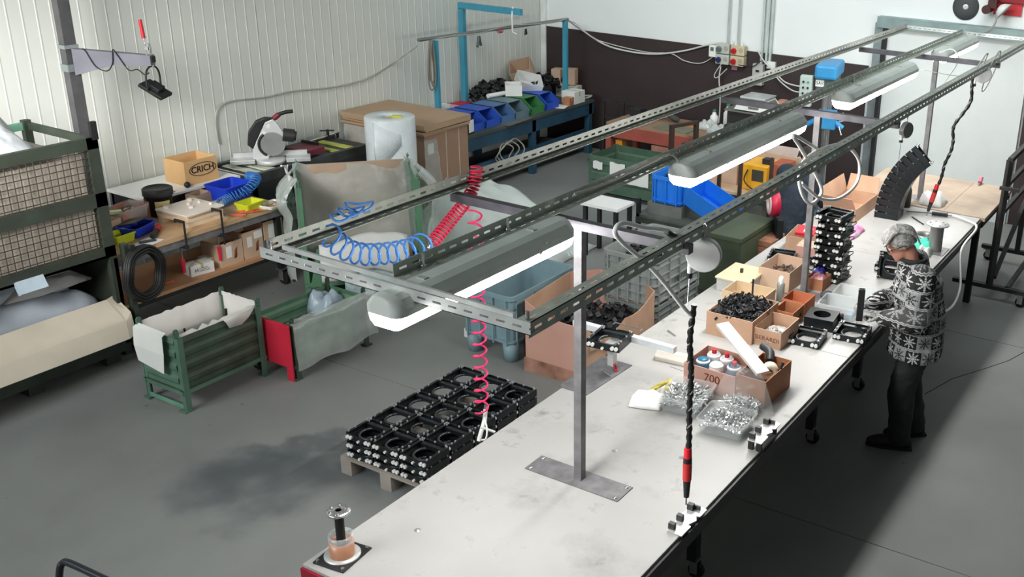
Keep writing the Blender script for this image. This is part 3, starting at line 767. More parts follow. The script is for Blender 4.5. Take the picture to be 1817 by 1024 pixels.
for k, (yc, xx, zz, r, lab) in enumerate(((3.55, -7.86, 0.50, 0.16, 'pale grey cloth sack lying in front in the lower stillage'), (3.45, -8.1, 0.60, 0.18, 'blue-grey cloth sack lying at the back of the lower stillage'))):
    pts = smooth_path([(xx, yc - 1.0, zz), (xx, yc - 0.4, zz + 0.01), (xx + 0.02, yc + 0.3, zz - 0.02), (xx + 0.02, yc + 0.75, zz - 0.06), (xx - 0.02, yc + 0.88, zz - 0.16)], 8)
    one(B().tube(pts, r, 16, rr=[r * (1 + 0.10 * noise.noise((i * 0.5, k, 3))) * (1 if i < len(pts) - 5 else 0.55 + 0.09 * (len(pts) - i)) for i in range(len(pts))]), 'cloth_sack', SACK, lab, 'sack')
one(rag(B(), (0, 0, 0), 0.32, 0.75, 0.10, 31), 'cloth_sack', M('sack_white', (206, 206, 204), 0.8, var=0.05, bump=0.2, bscale=8), 'whitish folded cloth at the right end of the lower stillage', 'cloth', loc=(-8.0, 4.2, 0.62))

# black hose reel leaning beside the stack
b = B()
for k in range(9):
    r = 0.16 + 0.022 * (k % 3) ; yy = 0.02 * (k // 3)
    b.tube([(yy + 0.008 * math.sin(5 * a), r * math.cos(a), r * 1.12 * math.sin(a)) for a in [2 * PI * i / 28 for i in range(28)]], 0.014, 6, closed=True)
one(b, 'hose_coil', M('black_hose', (24, 25, 24), 0.55), 'black rubber hose coiled in a ring beside the cage stack', 'hose', loc=(-7.52, 4.76, 0.68), rz=0.25)
hk = thing('hook_stand', 'dark steel stand with a hook carrying the black hose coil', 'stand', (-7.60, 4.69, 0))
B().bx(-0.03, 0.03, -0.02, 0.02, 0, 0.94).obj('upright', GD, hk); B().bx(-0.02, 0.12, -0.015, 0.015, 0.89, 0.92).bx(0.10, 0.12, -0.015, 0.015, 0.92, 0.95).obj('hook', BLACK, hk)
B().bx(-0.15, 0.15, -0.02, 0.02, 0, 0.03).obj('foot', GD, hk)

# ------------------------------------------------------------------ tall column with lamp arm behind the stack
cl = thing('column_with_arm', 'tall grey steel column with a tapered side arm behind the cage', 'column', (-8.62, 5.12, 0))
B().bx(-0.04, 0.04, -0.05, 0.05, 0, 3.6).obj('column', M('column_grey', (92, 92, 94), 0.5, 0.4, var=0.2), cl)
e = Vector((0.62, 0.22, 0)).normalized(); sp = Vector((-e.y, e.x, 0))
B().prism([(0.05, 2.11), (0.05, 2.33), (0.76, 2.32), (0.76, 2.235), (0.40, 2.215)], (sp.x * -0.03, sp.y * -0.03, 0), e, (0, 0, 1), sp * 0.06).obj('arm', M('arm_grey', (122, 122, 132), 0.5, 0.3), cl)
B().box((e.x * 0.765, e.y * 0.765, 2.285), (0.012, 0.05, 0.05), rz=math.atan2(e.y, e.x)).obj('arm_end', BLACK, cl)
B().bx(-0.05, 0.05, -0.06, 0.06, 2.14, 2.2).obj('clamp_plate', GALV, cl); B().bx(-0.05, 0.05, -0.06, 0.06, 2.33, 2.36).obj('clamp_plate', GALV, cl)
c = Vector((-8.62, 5.12, 0)) + e * 0.74
fd = thing('floodlight', 'black floodlight hanging under the end of the column arm', 'floodlight', (c.x, c.y, 2.02), 0.34)
m = Matrix.Rotation(0.5, 4, 'Y') @ Matrix.Rotation(0.15, 4, 'X')
B().prism([(-0.11, -0.07), (0.11, -0.07), (0.11, 0.07), (-0.11, 0.07)], (0, 0, 0), (1, 0, 0), (0, 1, 0), (0, 0, 0.03)).prism([(-0.06, -0.045), (0.06, -0.045), (0.05, 0.045), (-0.05, 0.045)], (0, 0, 0.03), (1, 0, 0), (0, 1, 0), (0, 0, 0.035)).tr(m).obj('housing', BLACK, fd, bevel=0.004)
B().prism([(-0.095, -0.055), (0.095, -0.055), (0.095, 0.055), (-0.095, 0.055)], (0, 0, -0.002), (1, 0, 0), (0, 1, 0), (0, 0, 0.002)).tr(m).obj('glass', M('lens_dark', (60, 64, 66), 0.1), fd)
B().tube(smooth_path([(0, -0.085, 0.02), (0, -0.085, 0.14), (0, -0.04, 0.20), (0, 0.04, 0.20), (0, 0.085, 0.14), (0, 0.085, 0.02)], 4), 0.008, 6).obj('bracket', BLACK, fd)
cp = thing('bar_clamp', 'small bar clamp with a red handle gripping the end of the column arm', 'clamp', (c.x + 0.01, c.y, 2.2))
B().bx(-0.006, 0.006, -0.01, 0.01, 0.02, 0.22).bx(-0.05, 0.012, -0.01, 0.01, 0.16, 0.185).bx(-0.05, 0.012, -0.01, 0.01, 0.02, 0.04).obj('bar', CHROME, cp)
B().cyl((-0.045, 0, 0.12), (-0.06, 0, 0.27), 0.005, n=8).obj('spindle', CHROME, cp)
B().cyl((-0.057, 0, 0.25), (-0.072, 0, 0.40), 0.016, 0.014, n=10).obj('handle', RED, cp)
b = B().tube(smooth_path([Vector((-8.62, 5.12, 2.3)) + e * k + sp * (-0.04) + Vector((0, 0, dz)) for k, dz in ((0.16, 0.04), (0.19, 0.02), (0.26, -0.10), (0.36, -0.13), (0.42, -0.06), (0.44, 0.05), (0.48, 0.0), (0.56, -0.11), (0.64, -0.10), (0.70, -0.14), (0.74, -0.12))], 5), 0.005, 6)
one(b, 'lamp_cable', RUBBER, 'black cable looped along the column arm to the floodlight', 'cable')
pl = at(175, 113, 2.18)
w1 = [(-9.17, 5.45, 2.05), (-9.17, 5.46, 1.9), (-9.17, 5.44, 1.6), (-9.175, 5.5, 1.2), (-9.175, 5.56, 0.95)]
one(B().tube(smooth_path(w1, 6), 0.005, 6), 'wall_cable', WHITEP, 'thin white cable hanging down the ribbed wall behind the column', 'cable')
one(B().box((-9.15, 5.47, 2.06), (0.05, 0.09, 0.06), rz=0.2), 'junction_box', WHITEP, 'small white junction box on the ribbed wall under the column arm', 'socket', bevel=0.004)

# ------------------------------------------------------------------ wheeled wooden bench by the left wall
wbz = 0.80
wb_ = thing('wooden_bench', 'wheeled wooden workbench with a lower shelf, standing before the ribbed wall', 'workbench', (-8.12, 5.48, 0))
B().bx(-0.37, 0.37, -0.84, 0.92, 0.755, wbz).obj('top_board', WOOD, wb_, bevel=0.004)
B().bx(-0.36, 0.36, -0.84, 0.92, 0.32, 0.35).obj('shelf', M('shelf_wood', (186, 140, 104), 0.65, var=0.1, scale=4), wb_)
for X in (-0.32, 0.32):
    for Y in (-0.78, 0.86):
        B().bx(X - 0.025, X + 0.025, Y - 0.025, Y + 0.025, 0.16, 0.755).obj('leg', BLACK, wb_)
        castor('castor', wb_, (X, Y, 0), 0.064)
for X in (-0.34, 0.34): B().bx(X - 0.015, X + 0.015, -0.83, 0.9, 0.69, 0.755).obj('apron', STEEL, wb_); B().bx(X - 0.012, X + 0.012, -0.83, 0.9, 0.28, 0.32).obj('shelf_rail', BLACK, wb_)

def P8(px, py, z=wbz): p = at(px, py, z); return (p.x, p.y, z)
LIME = M('lime_plastic', (206, 214, 44), 0.45, var=0.06)
tray('small_tray', 'lime yellow open tray at the near end of the wooden bench', 'tray', P8(214, 428), 0.1, 0.14, 0.17, 0.075, LIME)
tray('small_tray', 'lime yellow open tray at the far end of the wooden bench', 'tray', P8(444, 370), 0.1, 0.14, 0.19, 0.07, LIME)
t = tray('parts_bin', 'royal blue bin with a black lid on the wooden bench beside the lime tray', 'bin', P8(243, 414), 0.35, 0.18, 0.24, 0.085, M('royal_blue', (26, 60, 190), 0.4))
B().box((-0.05, 0.02, 0.095), (0.2, 0.22, 0.012), m=Matrix.Rotation(-0.25, 3, 'Y')).obj('lid', BLACK, t, bevel=0.004)
tray('clear_tub', 'clear plastic tub at the near back of the wooden bench', 'tub', P8(225, 395), 0.2, 0.20, 0.30, 0.15, CLEAR)
carton('small_carton', 'brown carton at the near left end of the wooden bench', 'carton', (-8.28, 4.93, wbz), 0.25, 0.2, 0.26, 0.13, CARDL)
carton('small_carton', 'reddish carton of fittings behind the clear tub on the wooden bench', 'carton', (-8.42, 5.27, wbz), 0.3, 0.20, 0.34, 0.15, M('carton_reddish', (190, 132, 116), 0.8))
o = one(heap(B(), (-8.42, 5.27, wbz + 0.06), 0.14, 0.26, 0.06, 40, 0.022, 3, 'nut'), 'fittings', M('fitting_white', (214, 208, 198), 0.4), 'pale fittings heaped inside the reddish carton', 'fittings'); o['kind'] = 'stuff'
one(B().box((0, 0, 0.012), (0.06, 0.42, 0.024), rz=-0.5), 'plastic_strip', M('pale_green', (200, 222, 168), 0.5), 'pale green strip lying behind the cage post on the wooden bench', 'strip', loc=(-8.42, 4.98, wbz + 0.135))
bk = thing('lidded_bucket', 'black lidded bucket with a cream label on the wooden bench', 'bucket', (-8.39, 5.57, wbz))
B().lathe((0, 0, 0), [(0, 0), (0.105, 0), (0.118, 0.20), (0.125, 0.205)], 24).obj('body', BLACK, bk)
B().lathe((0, 0, 0.2), [(0.128, -0.012), (0.128, 0.045), (0.118, 0.052), (0.108, 0.04), (0, 0.04)], 24).obj('lid', BLACK, bk)
b = B(); rows = [[], []]
for i in range(9):
    a = -0.9 + i * 0.14
    for k, (r, z) in enumerate(((0.108, 0.02), (0.1185, 0.15))): rows[k].append((r * math.cos(a) * 1.01, r * math.sin(a) * 1.01, z))
B().grid(rows, 0).obj('paper_label', M('cream_label', (214, 196, 138), 0.6), bk)
B().tube([(0.0 + 0.0, -0.13 - 0.012 * math.sin(a), 0.17 + 0.03 * math.cos(a)) for a in [i * PI / 6 for i in range(13)]], 0.003, 5).obj('handle_lug', BLACK, bk)
jg = thing('drilling_jig', 'white jig board with locating knobs on a wooden base, middle of the wooden bench', 'jig', (-8.05, 5.63, wbz), 0.06)
B().bx(-0.20, 0.20, -0.20, 0.20, 0.10, 0.118).obj('jig_board', M('jig_white', (232, 222, 210), 0.5, var=0.03), jg, bevel=0.004)
B().bx(-0.19, 0.19, -0.19, 0.19, 0.045, 0.075).obj('base_board', M('jig_wood', (222, 200, 172), 0.6), jg)
B().bx(-0.17, 0.17, -0.17, 0.17, 0.075, 0.10).obj('spacer', M('jig_wood'), jg)
for X in (-0.15, 0.15): B().bx(X - 0.035, X + 0.035, -0.19, 0.19, 0, 0.045).obj('runner', M('jig_wood'), jg)
for x, y, r in ((-0.13, -0.14, 0.024), (-0.14, 0.12, 0.024), (0.04, -0.02, 0.022), (-0.05, 0.03, 0.016), (-0.02, 0.12, 0.014), (0.1, 0.14, 0.014)):
    B().cyl((x, y, 0.118), (x, y, 0.14), r, n=12).obj('knob', M('jig_white'), jg)
carton('small_carton', 'grey open carton behind the jig board on the wooden bench', 'carton', (-8.40, 5.98, wbz), 0.2, 0.13, 0.19, 0.10, CARDI)
tray('parts_bin', 'royal blue deep bin at the back of the wooden bench under the coiled hose', 'bin', (-8.30, 6.24, wbz), 0.05, 0.26, 0.30, 0.15, M('royal_blue'), taper=0.1)
one(rag(B(), (0, 0, 0), 0.18, 0.26, 0.06, 3), 'plastic_bag', CLEAR, 'clear bag of fittings in front of the deep blue bin', 'bag', loc=(-8.20, 6.08, wbz))
BLH = M('blue_hose', (52, 116, 190), 0.35, var=0.1)
pth = smooth_path([(-8.10, 5.98, wbz + 0.05), (-8.14, 6.12, wbz + 0.06), (-8.06, 6.26, wbz + 0.12), (-8.12, 6.42, wbz + 0.18), (-8.30, 6.48, wbz + 0.16)], 5)
one(B().tube(coil(pth, 22, 0.042, 12), 0.0065, 5), 'coil_hose', BLH, 'blue spiral air hose lying in a loop on the wooden bench', 'hose')
for k, (px, py, rz, dx) in enumerate(((408, 383, 0.5, 'nearest the jig board'), (420, 378, 0.9, 'in the middle of the three'), (436, 380, 1.4, 'beside the lime tray'))):
    t = thing('pliers', 'orange-handled pliers on the wooden bench, ' + dx, 'pliers', P8(px, py), rz, 'orange pliers')
    for s_ in (-1, 1): B().tube(smooth_path([(0, 0, 0.01), (0.06, s_ * 0.018, 0.01), (0.14, s_ * 0.022, 0.01)], 4), 0.008, 6).obj('handle', M('orange_grip', (206, 96, 58), 0.5), t)
    B().prism([(0, -0.012), (0, 0.012), (-0.05, 0.004), (-0.05, -0.004)], (0, 0, 0.004), (1, 0, 0), (0, 1, 0), (0, 0, 0.012)).obj('jaws', STEEL, t)
t = tray('small_tray', 'white shallow tray of screws at the far corner of the wooden bench', 'tray', P8(484, 366), 0.1, 0.16, 0.2, 0.03, WHITEP, taper=0.05)
heap(B(), (0, 0, 0.008), 0.1, 0.14, 0.014, 24, 0.02, 4, 'rod').obj('screws', M('brass', (170, 130, 84), 0.4, 0.5), t)['kind'] = 'stuff'
one(B().box((0, 0, 0.001), (0.16, 0.2, 0.002), rz=0.3), 'paper_sheet', PAPER, 'white sheet of paper at the front edge of the wooden bench', 'paper', loc=P8(262, 430))
one(B().box((0, 0, 0.0075), (0.03, 0.13, 0.015), rz=-0.35), 'marker_pen', M('dark_grey', (52, 54, 58), 0.5), 'dark marker pen lying on the white paper sheet', 'pen', loc=(P8(262, 430)[0], P8(262, 430)[1], wbz + 0.002))
t = thing('heat_knife', 'black hand tool with a red end on the wooden bench before the jig', 'hand tool', P8(276, 418), 0.75)
B().tube([(0, -0.10, 0.025), (0, 0.02, 0.025), (0, 0.06, 0.028)], 0.022, 10).obj('grip', BLACK, t); B().cyl((0, 0.06, 0.028), (0, 0.14, 0.028), 0.026, n=12).obj('end_cap', RED, t)
for k, (px, py, dz, lab) in enumerate(((330, 417, 0.0, 'bar clamp with red handle hanging below the front edge, nearer the jig board'), (400, 398, 0.05, 'bar clamp with red handle gripping the far edge of the jig board'))):
    p = at(px, py, wbz)
    t = thing('bar_clamp', lab, 'clamp', (-7.735, p.y, 0.5))
    B().bx(-0.004, 0.004, -0.008, 0.008, 0.10, 0.42).obj('bar', M('dark_steel', (62, 62, 64), 0.45, 0.6), t)
    B().bx(-0.12, 0.005, -0.008, 0.008, 0.405, 0.425).bx(-0.12, -0.11, -0.008, 0.008, 0.39, 0.405).obj('upper_jaw', M('dark_steel'), t)
    B().bx(-0.10, 0.01, -0.014, 0.014, 0.17, 0.20).obj('lower_jaw', M('dark_steel'), t)
    B().cyl((-0.085, 0, 0.05), (-0.085, 0, 0.24), 0.006, n=8).obj('spindle', CHROME, t)
    B().cyl((-0.085, 0, -0.07), (-0.085, 0, 0.06), 0.014, 0.017, n=10).obj('handle', M('pink_red', (206, 30, 66), 0.4), t)

SZ = 0.35
def boxed(name, label, cat, loc, rz, sx, sy, h, mat, lab=None, group=None):
    t = thing(name, label, cat, loc, rz, group)
    B().bx(-sx / 2, sx / 2, -sy / 2, sy / 2, 0, h).obj('body', mat, t, bevel=0.003)
    B().bx(-sx / 2 - 0.001, sx / 2 + 0.001, -0.012, 0.012, h * 0.6, h + 0.001).obj('tape', M('tape_tan', (196, 170, 130), 0.4), t)
    if lab: sticker(t, (sx / 2, lab[0], lab[1]), (0, 1, 0), (0, 0, 1), lab[2], lab[3])
    return t
t = boxed('white_box', 'white carton lying on the lower shelf nearest the front of the wooden bench', 'box', (-7.90, 5.53, SZ), -0.15, 0.14, 0.22, 0.10, PAPER)
text_mesh('H', 0.045, INK, t, (0.0715, -0.055, 0.05), (0, 1, 0), (0, 0, 1))
for k in range(3): B().bx(0.0712, 0.072, -0.03, 0.07 - 0.01 * k, 0.035 + 0.014 * k, 0.039 + 0.014 * k).obj('print_line', M('print_grey', (90, 92, 96), 0.7), t)
boxed('white_box', 'small grey-white box behind the white carton on the lower shelf', 'box', (-7.98, 5.70, SZ), 0, 0.12, 0.14, 0.09, M('grey_white', (196, 194, 190), 0.7))
for k, (yc, w, hh, lab, g) in enumerate(((5.83, 0.24, 0.22, (-0.03, 0.13, 0.06, 0.11), 'brown carton on the lower shelf, nearest of three with torn corners'), (6.07, 0.22, 0.26, (-0.04, 0.16, 0.055, 0.10), 'brown carton with two stickers in the middle of the lower shelf row'), (6.31, 0.22, 0.30, (-0.02, 0.20, 0.08, 0.14), 'brown carton with a tall sticker at the far end of the lower shelf'))):
    t = carton('shelf_carton', g, 'carton', (-7.95, yc, SZ), 0.0, 0.26, w, hh, CARDL)
    sticker(t, (0.131, lab[0], lab[1]), (0, 1, 0), (0, 0, 1), lab[2], lab[3])
    B().grid([[(0.1315, 0.02, 0.05), (0.1315, 0.05, 0.06)], [(0.1315, 0.03, 0.13), (0.1315, 0.06, 0.16)]], 0.001).obj('torn_patch', INKR, t)
    if k == 1: sticker(t, (0.131, 0.06, 0.21), (0, 1, 0), (0, 0, 1), 0.09, 0.07)
    if k == 2: text_mesh('m', 0.07, INKR, t, (0.1312, -0.04, 0.05), (0, 1, 0), (0, 0, 1))
p = at(268, 495, SZ)
one(B().tube([(0, 0, 0.012), (0.05, 0.08, 0.012), (0.06, 0.14, 0.012)], 0.008, 6), 'pliers', M('orange_grip'), 'orange-handled tool lying near the hose coil on the lower shelf', 'pliers', loc=(-7.93, 5.12, SZ))

# ------------------------------------------------------------------ white panel table against the wall
wt = thing('white_table', 'white panel table against the ribbed wall behind the wooden bench', 'table', (-8.855, 6.08, 0))
B().bx(-0.30, 0.30, -0.51, 0.50, 0.872, 0.90).obj('top_board', M('white_board', (236, 236, 234), 0.4, var=0.02), wt, bevel=0.003)
for X in (-0.27, 0.27):
    for Y in (-0.46, 0.46): B().bx(X - 0.02, X + 0.02, Y - 0.02, Y + 0.02, 0, 0.872).obj('leg', M('dark_steel'), wt)
B().bx(-0.28, 0.28, -0.48, 0.48, 0.70, 0.86).obj('apron', M('dark_steel'), wt)
t = carton('biscuit_carton', 'open brown carton printed with an oval logo on the white table', 'carton', (-8.79, 6.22, 0.90), 0.0, 0.30, 0.36, 0.235, M('carton_tan', (206, 166, 116), 0.75, var=0.06))
text_mesh('CRICH', 0.085, INK, t, (0.1515, 0.015, 0.135), (0, 1, 0), (0, 0, 1), name='printed_logo', bold=0.0018)
B().tube([(0.151, 0.015 + 0.145 * math.cos(a), 0.135 + 0.062 * math.sin(a)) for a in [2 * PI * i / 40 for i in range(40)]], 0.004, 4, closed=True).obj('printed_oval', INK, t)
one(B().ball((0, 0, 0.03), 0.03, 12), 'rubber_ball', BLACK, 'small black ball knob on the white table before the carton', 'knob', loc=(-8.60, 6.02, 0.90))
one(B().lathe((0, 0, 0), [(0, 0), (0.02, 0), (0.024, 0.012), (0.012, 0.02), (0.012, 0.0), ], 12).cyl((0.03, 0.02, 0.008), (0.09, 0.0, 0.008), 0.007, n=8), 'pipe_fitting', CHROME, 'small chrome pipe fitting lying on the white table', 'fitting', loc=(-8.66, 5.86, 0.90))

# ------------------------------------------------------------------ saw bench with mitre saw
sb = thing('saw_bench', 'long dark saw bench with roller table against the ribbed wall', 'workbench', (-8.80, 7.45, 0))
B().bx(-0.33, 0.33, -0.82, 0.86, 0.80, 0.86).obj('top_board', M('saw_table', (64, 66, 64), 0.5, 0.3, var=0.3), sb)
for X in (-0.30, 0.30): B().bx(X - 0.025, X + 0.03, -0.82, 0.86, 0.86, 0.895).obj('side_rail', M('rail_dark', (70, 74, 76), 0.45, 0.5, var=0.25), sb)
for X in (-0.30, 0.30):
    for Y in (-0.78, 0.0, 0.80): B().bx(X - 0.03, X + 0.03, Y - 0.03, Y + 0.03, 0, 0.80).obj('leg', M('dark_steel'), sb)
B().bx(0.27, 0.33, -0.82, 0.86, 0.55, 0.80).obj('front_panel', M('panel_dark', (44, 46, 48), 0.7), sb)
LG = M('pale_lime', (190, 196, 92), 0.5)
for y, m_, w in ((-0.66, M('cream_strip', (206, 212, 190), 0.5), 0.07), (-0.48, M('cream_strip'), 0.10), (0.42, LG, 0.07), (0.62, LG, 0.07)):
    B().bx(-0.25, 0.25, y - w / 2, y + w / 2, 0.86, 0.878).obj('slide_strip', m_, sb)
for k in range(5): B().cyl((-0.26, -0.78 + k * 0.09, 0.868), (0.26, -0.78 + k * 0.09, 0.868), 0.012, n=8).obj('roller', CHROME, sb)
ms = thing('mitre_saw', 'silver and black mitre saw with a red switch raised on the saw bench', 'mitre saw', (-8.72, 7.10, 0.895), 0.85)
ALU = M('saw_alu', (196, 198, 198), 0.4, 0.3); SIL = M('saw_silver', (212, 214, 214), 0.35, 0.2)
B().lathe((0, 0, 0), [(0, 0), (0.15, 0), (0.15, 0.04), (0.12, 0.05), (0, 0.05)], 24).obj('turntable', ALU, ms)
for s_ in (-1, 1): B().box((s_ * 0.27, 0.0, 0.03), (0.24, 0.16, 0.045)).obj('wing', ALU, ms, bevel=0.006)
B().bx(-0.36, 0.36, 0.05, 0.075, 0.05, 0.10).obj('fence', ALU, ms)
B().prism([(-0.17, 0.03), (-0.03, 0.03), (0.0, 0.09), (-0.06, 0.14), (-0.05, 0.23), (0.04, 0.31), (0.14, 0.24), (0.17, 0.28), (0.06, 0.46), (-0.02, 0.43), (-0.16, 0.16)], (0, -0.03, 0), (1, 0, 0), (0, 0, 1), (0, 0.05, 0)).obj('saw_arm', SIL, ms, bevel=0.006)
B().prism([(-0.16, 0.15), (-0.21, 0.20), (-0.19, 0.33), (-0.11, 0.44), (-0.02, 0.475), (0.06, 0.465), (-0.02, 0.43)], (0, -0.035, 0), (1, 0, 0), (0, 0, 1), (0, 0.09, 0)).obj('dust_cover', BLACK, ms, bevel=0.01)
B().cyl((0.03, -0.038, 0.20), (0.03, -0.034, 0.20), 0.125, n=30).obj('blade', M('blade_steel', (188, 190, 190), 0.25, 0.6), ms)
B().tube([(0.03 + 0.13 * math.cos(a), -0.04, 0.20 + 0.13 * math.sin(a)) for a in [2.2 + i * 0.2 for i in range(11)]], 0.014, 6).obj('guard_rim', BLACK, ms)
B().cyl((0.14, -0.01, 0.29), (0.25, -0.01, 0.27), 0.068, n=18).cyl((0.25, -0.01, 0.27), (0.27, -0.01, 0.266), 0.05, n=18).obj('motor', M('motor_black', (44, 46, 46), 0.5), ms)
B().tube(smooth_path([(0.05, 0.0, 0.44), (0.10, 0.0, 0.49), (0.18, 0.0, 0.52), (0.26, 0.0, 0.53)], 4), 0.02, 10).obj('handle', BLACK, ms)
B().tube([(0.07, 0.0, 0.46), (0.12, 0.0, 0.50)], 0.027, 10).obj('switch_collar', M('maroon', (130, 30, 44), 0.5), ms)
for k in range(3): B().box((-0.10 + 0.055 * k, -0.031, 0.24 + 0.075 * k), (0.03, 0.003, 0.05), m=Matrix.Rotation(0.6, 3, 'Y')).obj('sticker', PAPER, ms)
t = thing('material_stop', 'dark measuring stop with a chrome rod on the saw bench', 'stop', (-8.80, 7.72, 0.895), 0.1)
B().bx(-0.12, 0.10, -0.03, 0.0, 0.0, 0.09).obj('plate', BLACK, t); B().cyl((-0.08, 0.0, 0.06), (-0.10, 0.55, 0.06), 0.012, n=10).obj('rod', CHROME, t)
B().cyl((-0.09, 0.36, 0.02), (-0.09, 0.36, 0.13), 0.016, n=8).beam((-0.15, 0.30, 0.12), (-0.03, 0.40, 0.12), 0.014, 0.014).obj('lever', BLACK, t)
B().bx(-0.10, -0.08, 0.50, 0.53, -0.0, 0.06).obj('rest', BLACK, t)
one(B().box((0, 0, 0.03), (0.30, 0.24, 0.06), rz=0.1), 'red_tray', M('dull_red', (120, 46, 60), 0.6), 'dull red flat box beside the mitre saw on the saw bench', 'box', loc=(-8.74, 7.58, 0.895))
t = thing('air_gun', 'white air blow gun hanging on the front of the saw bench', 'air gun', (-8.42, 7.02, 0.80), 0.5)
B().tube(smooth_path([(0, 0, 0.12), (0.0, 0.02, 0.06), (0.02, 0.03, -0.02), (0.02, 0.02, -0.12)], 4), 0.014, 8).obj('grip', WHITEP, t); B().cyl((0, -0.01, 0.12), (0, -0.10, 0.15), 0.01, n=8).obj('nozzle', WHITEP, t); B().box((0, 0.05, 0.07), (0.008, 0.012, 0.10), m=Matrix.Rotation(-0.4, 3, 'X')).obj('trigger', WHITEP, t)
b = B()
for k in range(6): b.tube([(0.02 * math.sin(k), (0.10 + 0.006 * k) * math.cos(a), (0.13 + 0.006 * k) * math.sin(a)) for a in [2 * PI * i / 20 for i in range(20)]], 0.007, 5, closed=True)
one(b, 'hose_coil', M('grey_hose', (74, 78, 80), 0.6), 'dark grey hose coiled on the front of the saw bench', 'hose', loc=(-8.43, 7.10, 0.62))

# ------------------------------------------------------------------ bubble wrap roll, cardboard pallet stack
br = thing('bubble_wrap_roll', 'large white roll of bubble wrap standing upright before the cardboard stack', 'bubble wrap', (-8.02, 8.12, 0))
BW = M('bubble_wrap', (222, 230, 232), 0.25, var=0.05, scale=10, bump=0.35, bscale=60, spec=0.7)
B().lathe((0, 0, 0), [(0, 0), (0.262, 0), (0.268, 0.01), (0.268, 1.29), (0.262, 1.30), (0.05, 1.30), (0.045, 1.25), (0.0, 1.25)], 40).obj('roll', BW, br)
b = B(); rows = []
for i in range(12):
    a = -1.5 + i * 0.10
    rows.append([(0.271 * math.cos(a), 0.271 * math.sin(a), z) for z in (0.7 + 0.03 * i, 1.28 - 0.012 * i)])
B().grid(rows, 0.003).obj('loose_end', BW, br)
one(B().box((0, 0, 0.01), (0.10, 0.05, 0.02), rz=0.7).box((-0.05, -0.04, 0.008), (0.06, 0.012, 0.012), rz=0.7), 'box_cutter', M('cutter_yellow', (206, 196, 70), 0.5), 'yellow cutter lying on top of the bubble wrap roll', 'knife', loc=(-7.92, 8.13, 1.30))
ck = thing('cardboard_stack', 'pallet-high stack of flat brown cardboard blanks tied with strapping', 'cardboard', (-8.53, 8.90, 0))
B().bx(-0.60, 0.60, -0.36, 0.38, 0.13, 1.00).obj('blanks', M('blanks_brown', (156, 126, 104), 0.8, var=0.10, scale=2), ck)
for k, (z, dx, dy, rz) in enumerate(((1.00, -0.02, 0.0, 0.02), (1.025, 0.0, 0.01, -0.03), (1.06, 0.015, 0.0, 0.015))):
    B().box((dx, dy, z + 0.012), (1.26, 0.78, 0.022), rz=rz).obj('top_sheet', M('sheet_kraft', (174, 146, 118), 0.8, var=0.06, scale=2), ck)
B().box((0.0, 0.0, 1.105), (1.28, 0.80, 0.05), rz=0.0).obj('top_pack', M('sheet_kraft'), ck)
for x in (-0.45, 0, 0.45): B().bx(x - 0.06, x + 0.06, -0.36, 0.38, 0, 0.13).obj('pallet_block', WOOD, ck)
sticker(ck, (0.601, -0.26, 0.84), (0, 1, 0), (0, 0, 1), 0.10, 0.12)
for y in (0.0, 0.22): B().bx(0.60, 0.602, y - 0.006, y + 0.006, 0.13, 1.0).obj('strap', M('strap_pale', (196, 184, 164), 0.4), ck)
P = [[(0.605 + 0.02 * abs(noise.noise((i * .5, j * .6, 1))), -0.37 + 0.20 * j / 7 + 0.10 * i / 9 * (j / 7), 0.95 - 0.75 * i / 9) for j in range(8)] for i in range(10)]
B().grid(P, 0).obj('stretch_film', FILM2, ck)
P = [[(-0.62 + 0.34 * j / 7, -0.375 - 0.02 * abs(noise.noise((i * .7, j * .6, 4))), 0.98 - 0.5 * i / 9 + 0.02 * noise.noise((j, i, 1))) for j in range(8)] for i in range(10)]
B().grid(P, 0).obj('stretch_film', FILM, ck)

# ------------------------------------------------------------------ blue steel bench in the corner
bb_ = thing('blue_bench', 'long dark bench with blue steel legs in the corner of the hall', 'workbench', (-8.62, 10.85, 0))
BLF = M('blue_frame', (42, 76, 96), 0.55, var=0.2, scale=4)
TEAL = M('teal_post', (64, 146, 170), 0.5, var=0.08)
B().bx(-0.54, 0.50, -1.45, 1.42, 0.74, 0.78).obj('top_board', M('bench_dark', (70, 78, 76), 0.6, var=0.25, scale=3), bb_)
B().bx(0.44, 0.49, -1.45, 1.42, 0.58, 0.74).obj('front_rail', BLF, bb_)
for y in (-1.38, 0.0, 1.34):
    for X in (-0.48, 0.45): B().bx(X - 0.04, X + 0.04, y - 0.04, y + 0.04, 0, 0.74).obj('leg', BLF, bb_)
B().bx(0.40, 0.44, -1.4, 1.38, 0.30, 0.36).obj('lower_rail', BLF, bb_)
B().bx(-0.5, 0.4, -1.4, 1.38, 0.08, 0.10).obj('low_shelf', M('bench_dark'), bb_)
fr = thing('pipe_gantry', 'pair of blue posts carrying a grey pipe above the corner bench', 'frame', (-8.5, 10.8, 0.78))
n0 = atx(772, 72, -8.78); f0 = atx(1003, 36, -8.40)
for p in (n0, f0): B().bx(p.x + 8.5 - 0.035, p.x + 8.5 + 0.035, p.y - 10.8 - 0.02, p.y - 10.8 + 0.02, 0, p.z - 0.78).obj('post', TEAL, fr)
a0 = atx(742, 71, -8.82); dv = (f0 - n0)
B().tube([a0 - Vector((8.5 * -1, 10.8, 0.78)), f0 + Vector((8.5, -10.8, -0.78 + 0.01)) + dv.normalized() * 0.05], 0.022, 10).obj('pipe', M('pipe_grey', (128, 132, 130), 0.45, 0.4), fr)
tf = thing('wall_gantry', 'tall blue inverted-L gantry rising behind the corner bench', 'gantry', (-9.02, 10.5, 0.78))
c0 = atx(819, 14, -9.02); zt = c0.z - 0.78; yy = c0.y - 10.5
e0 = aty(925, 22, c0.y)
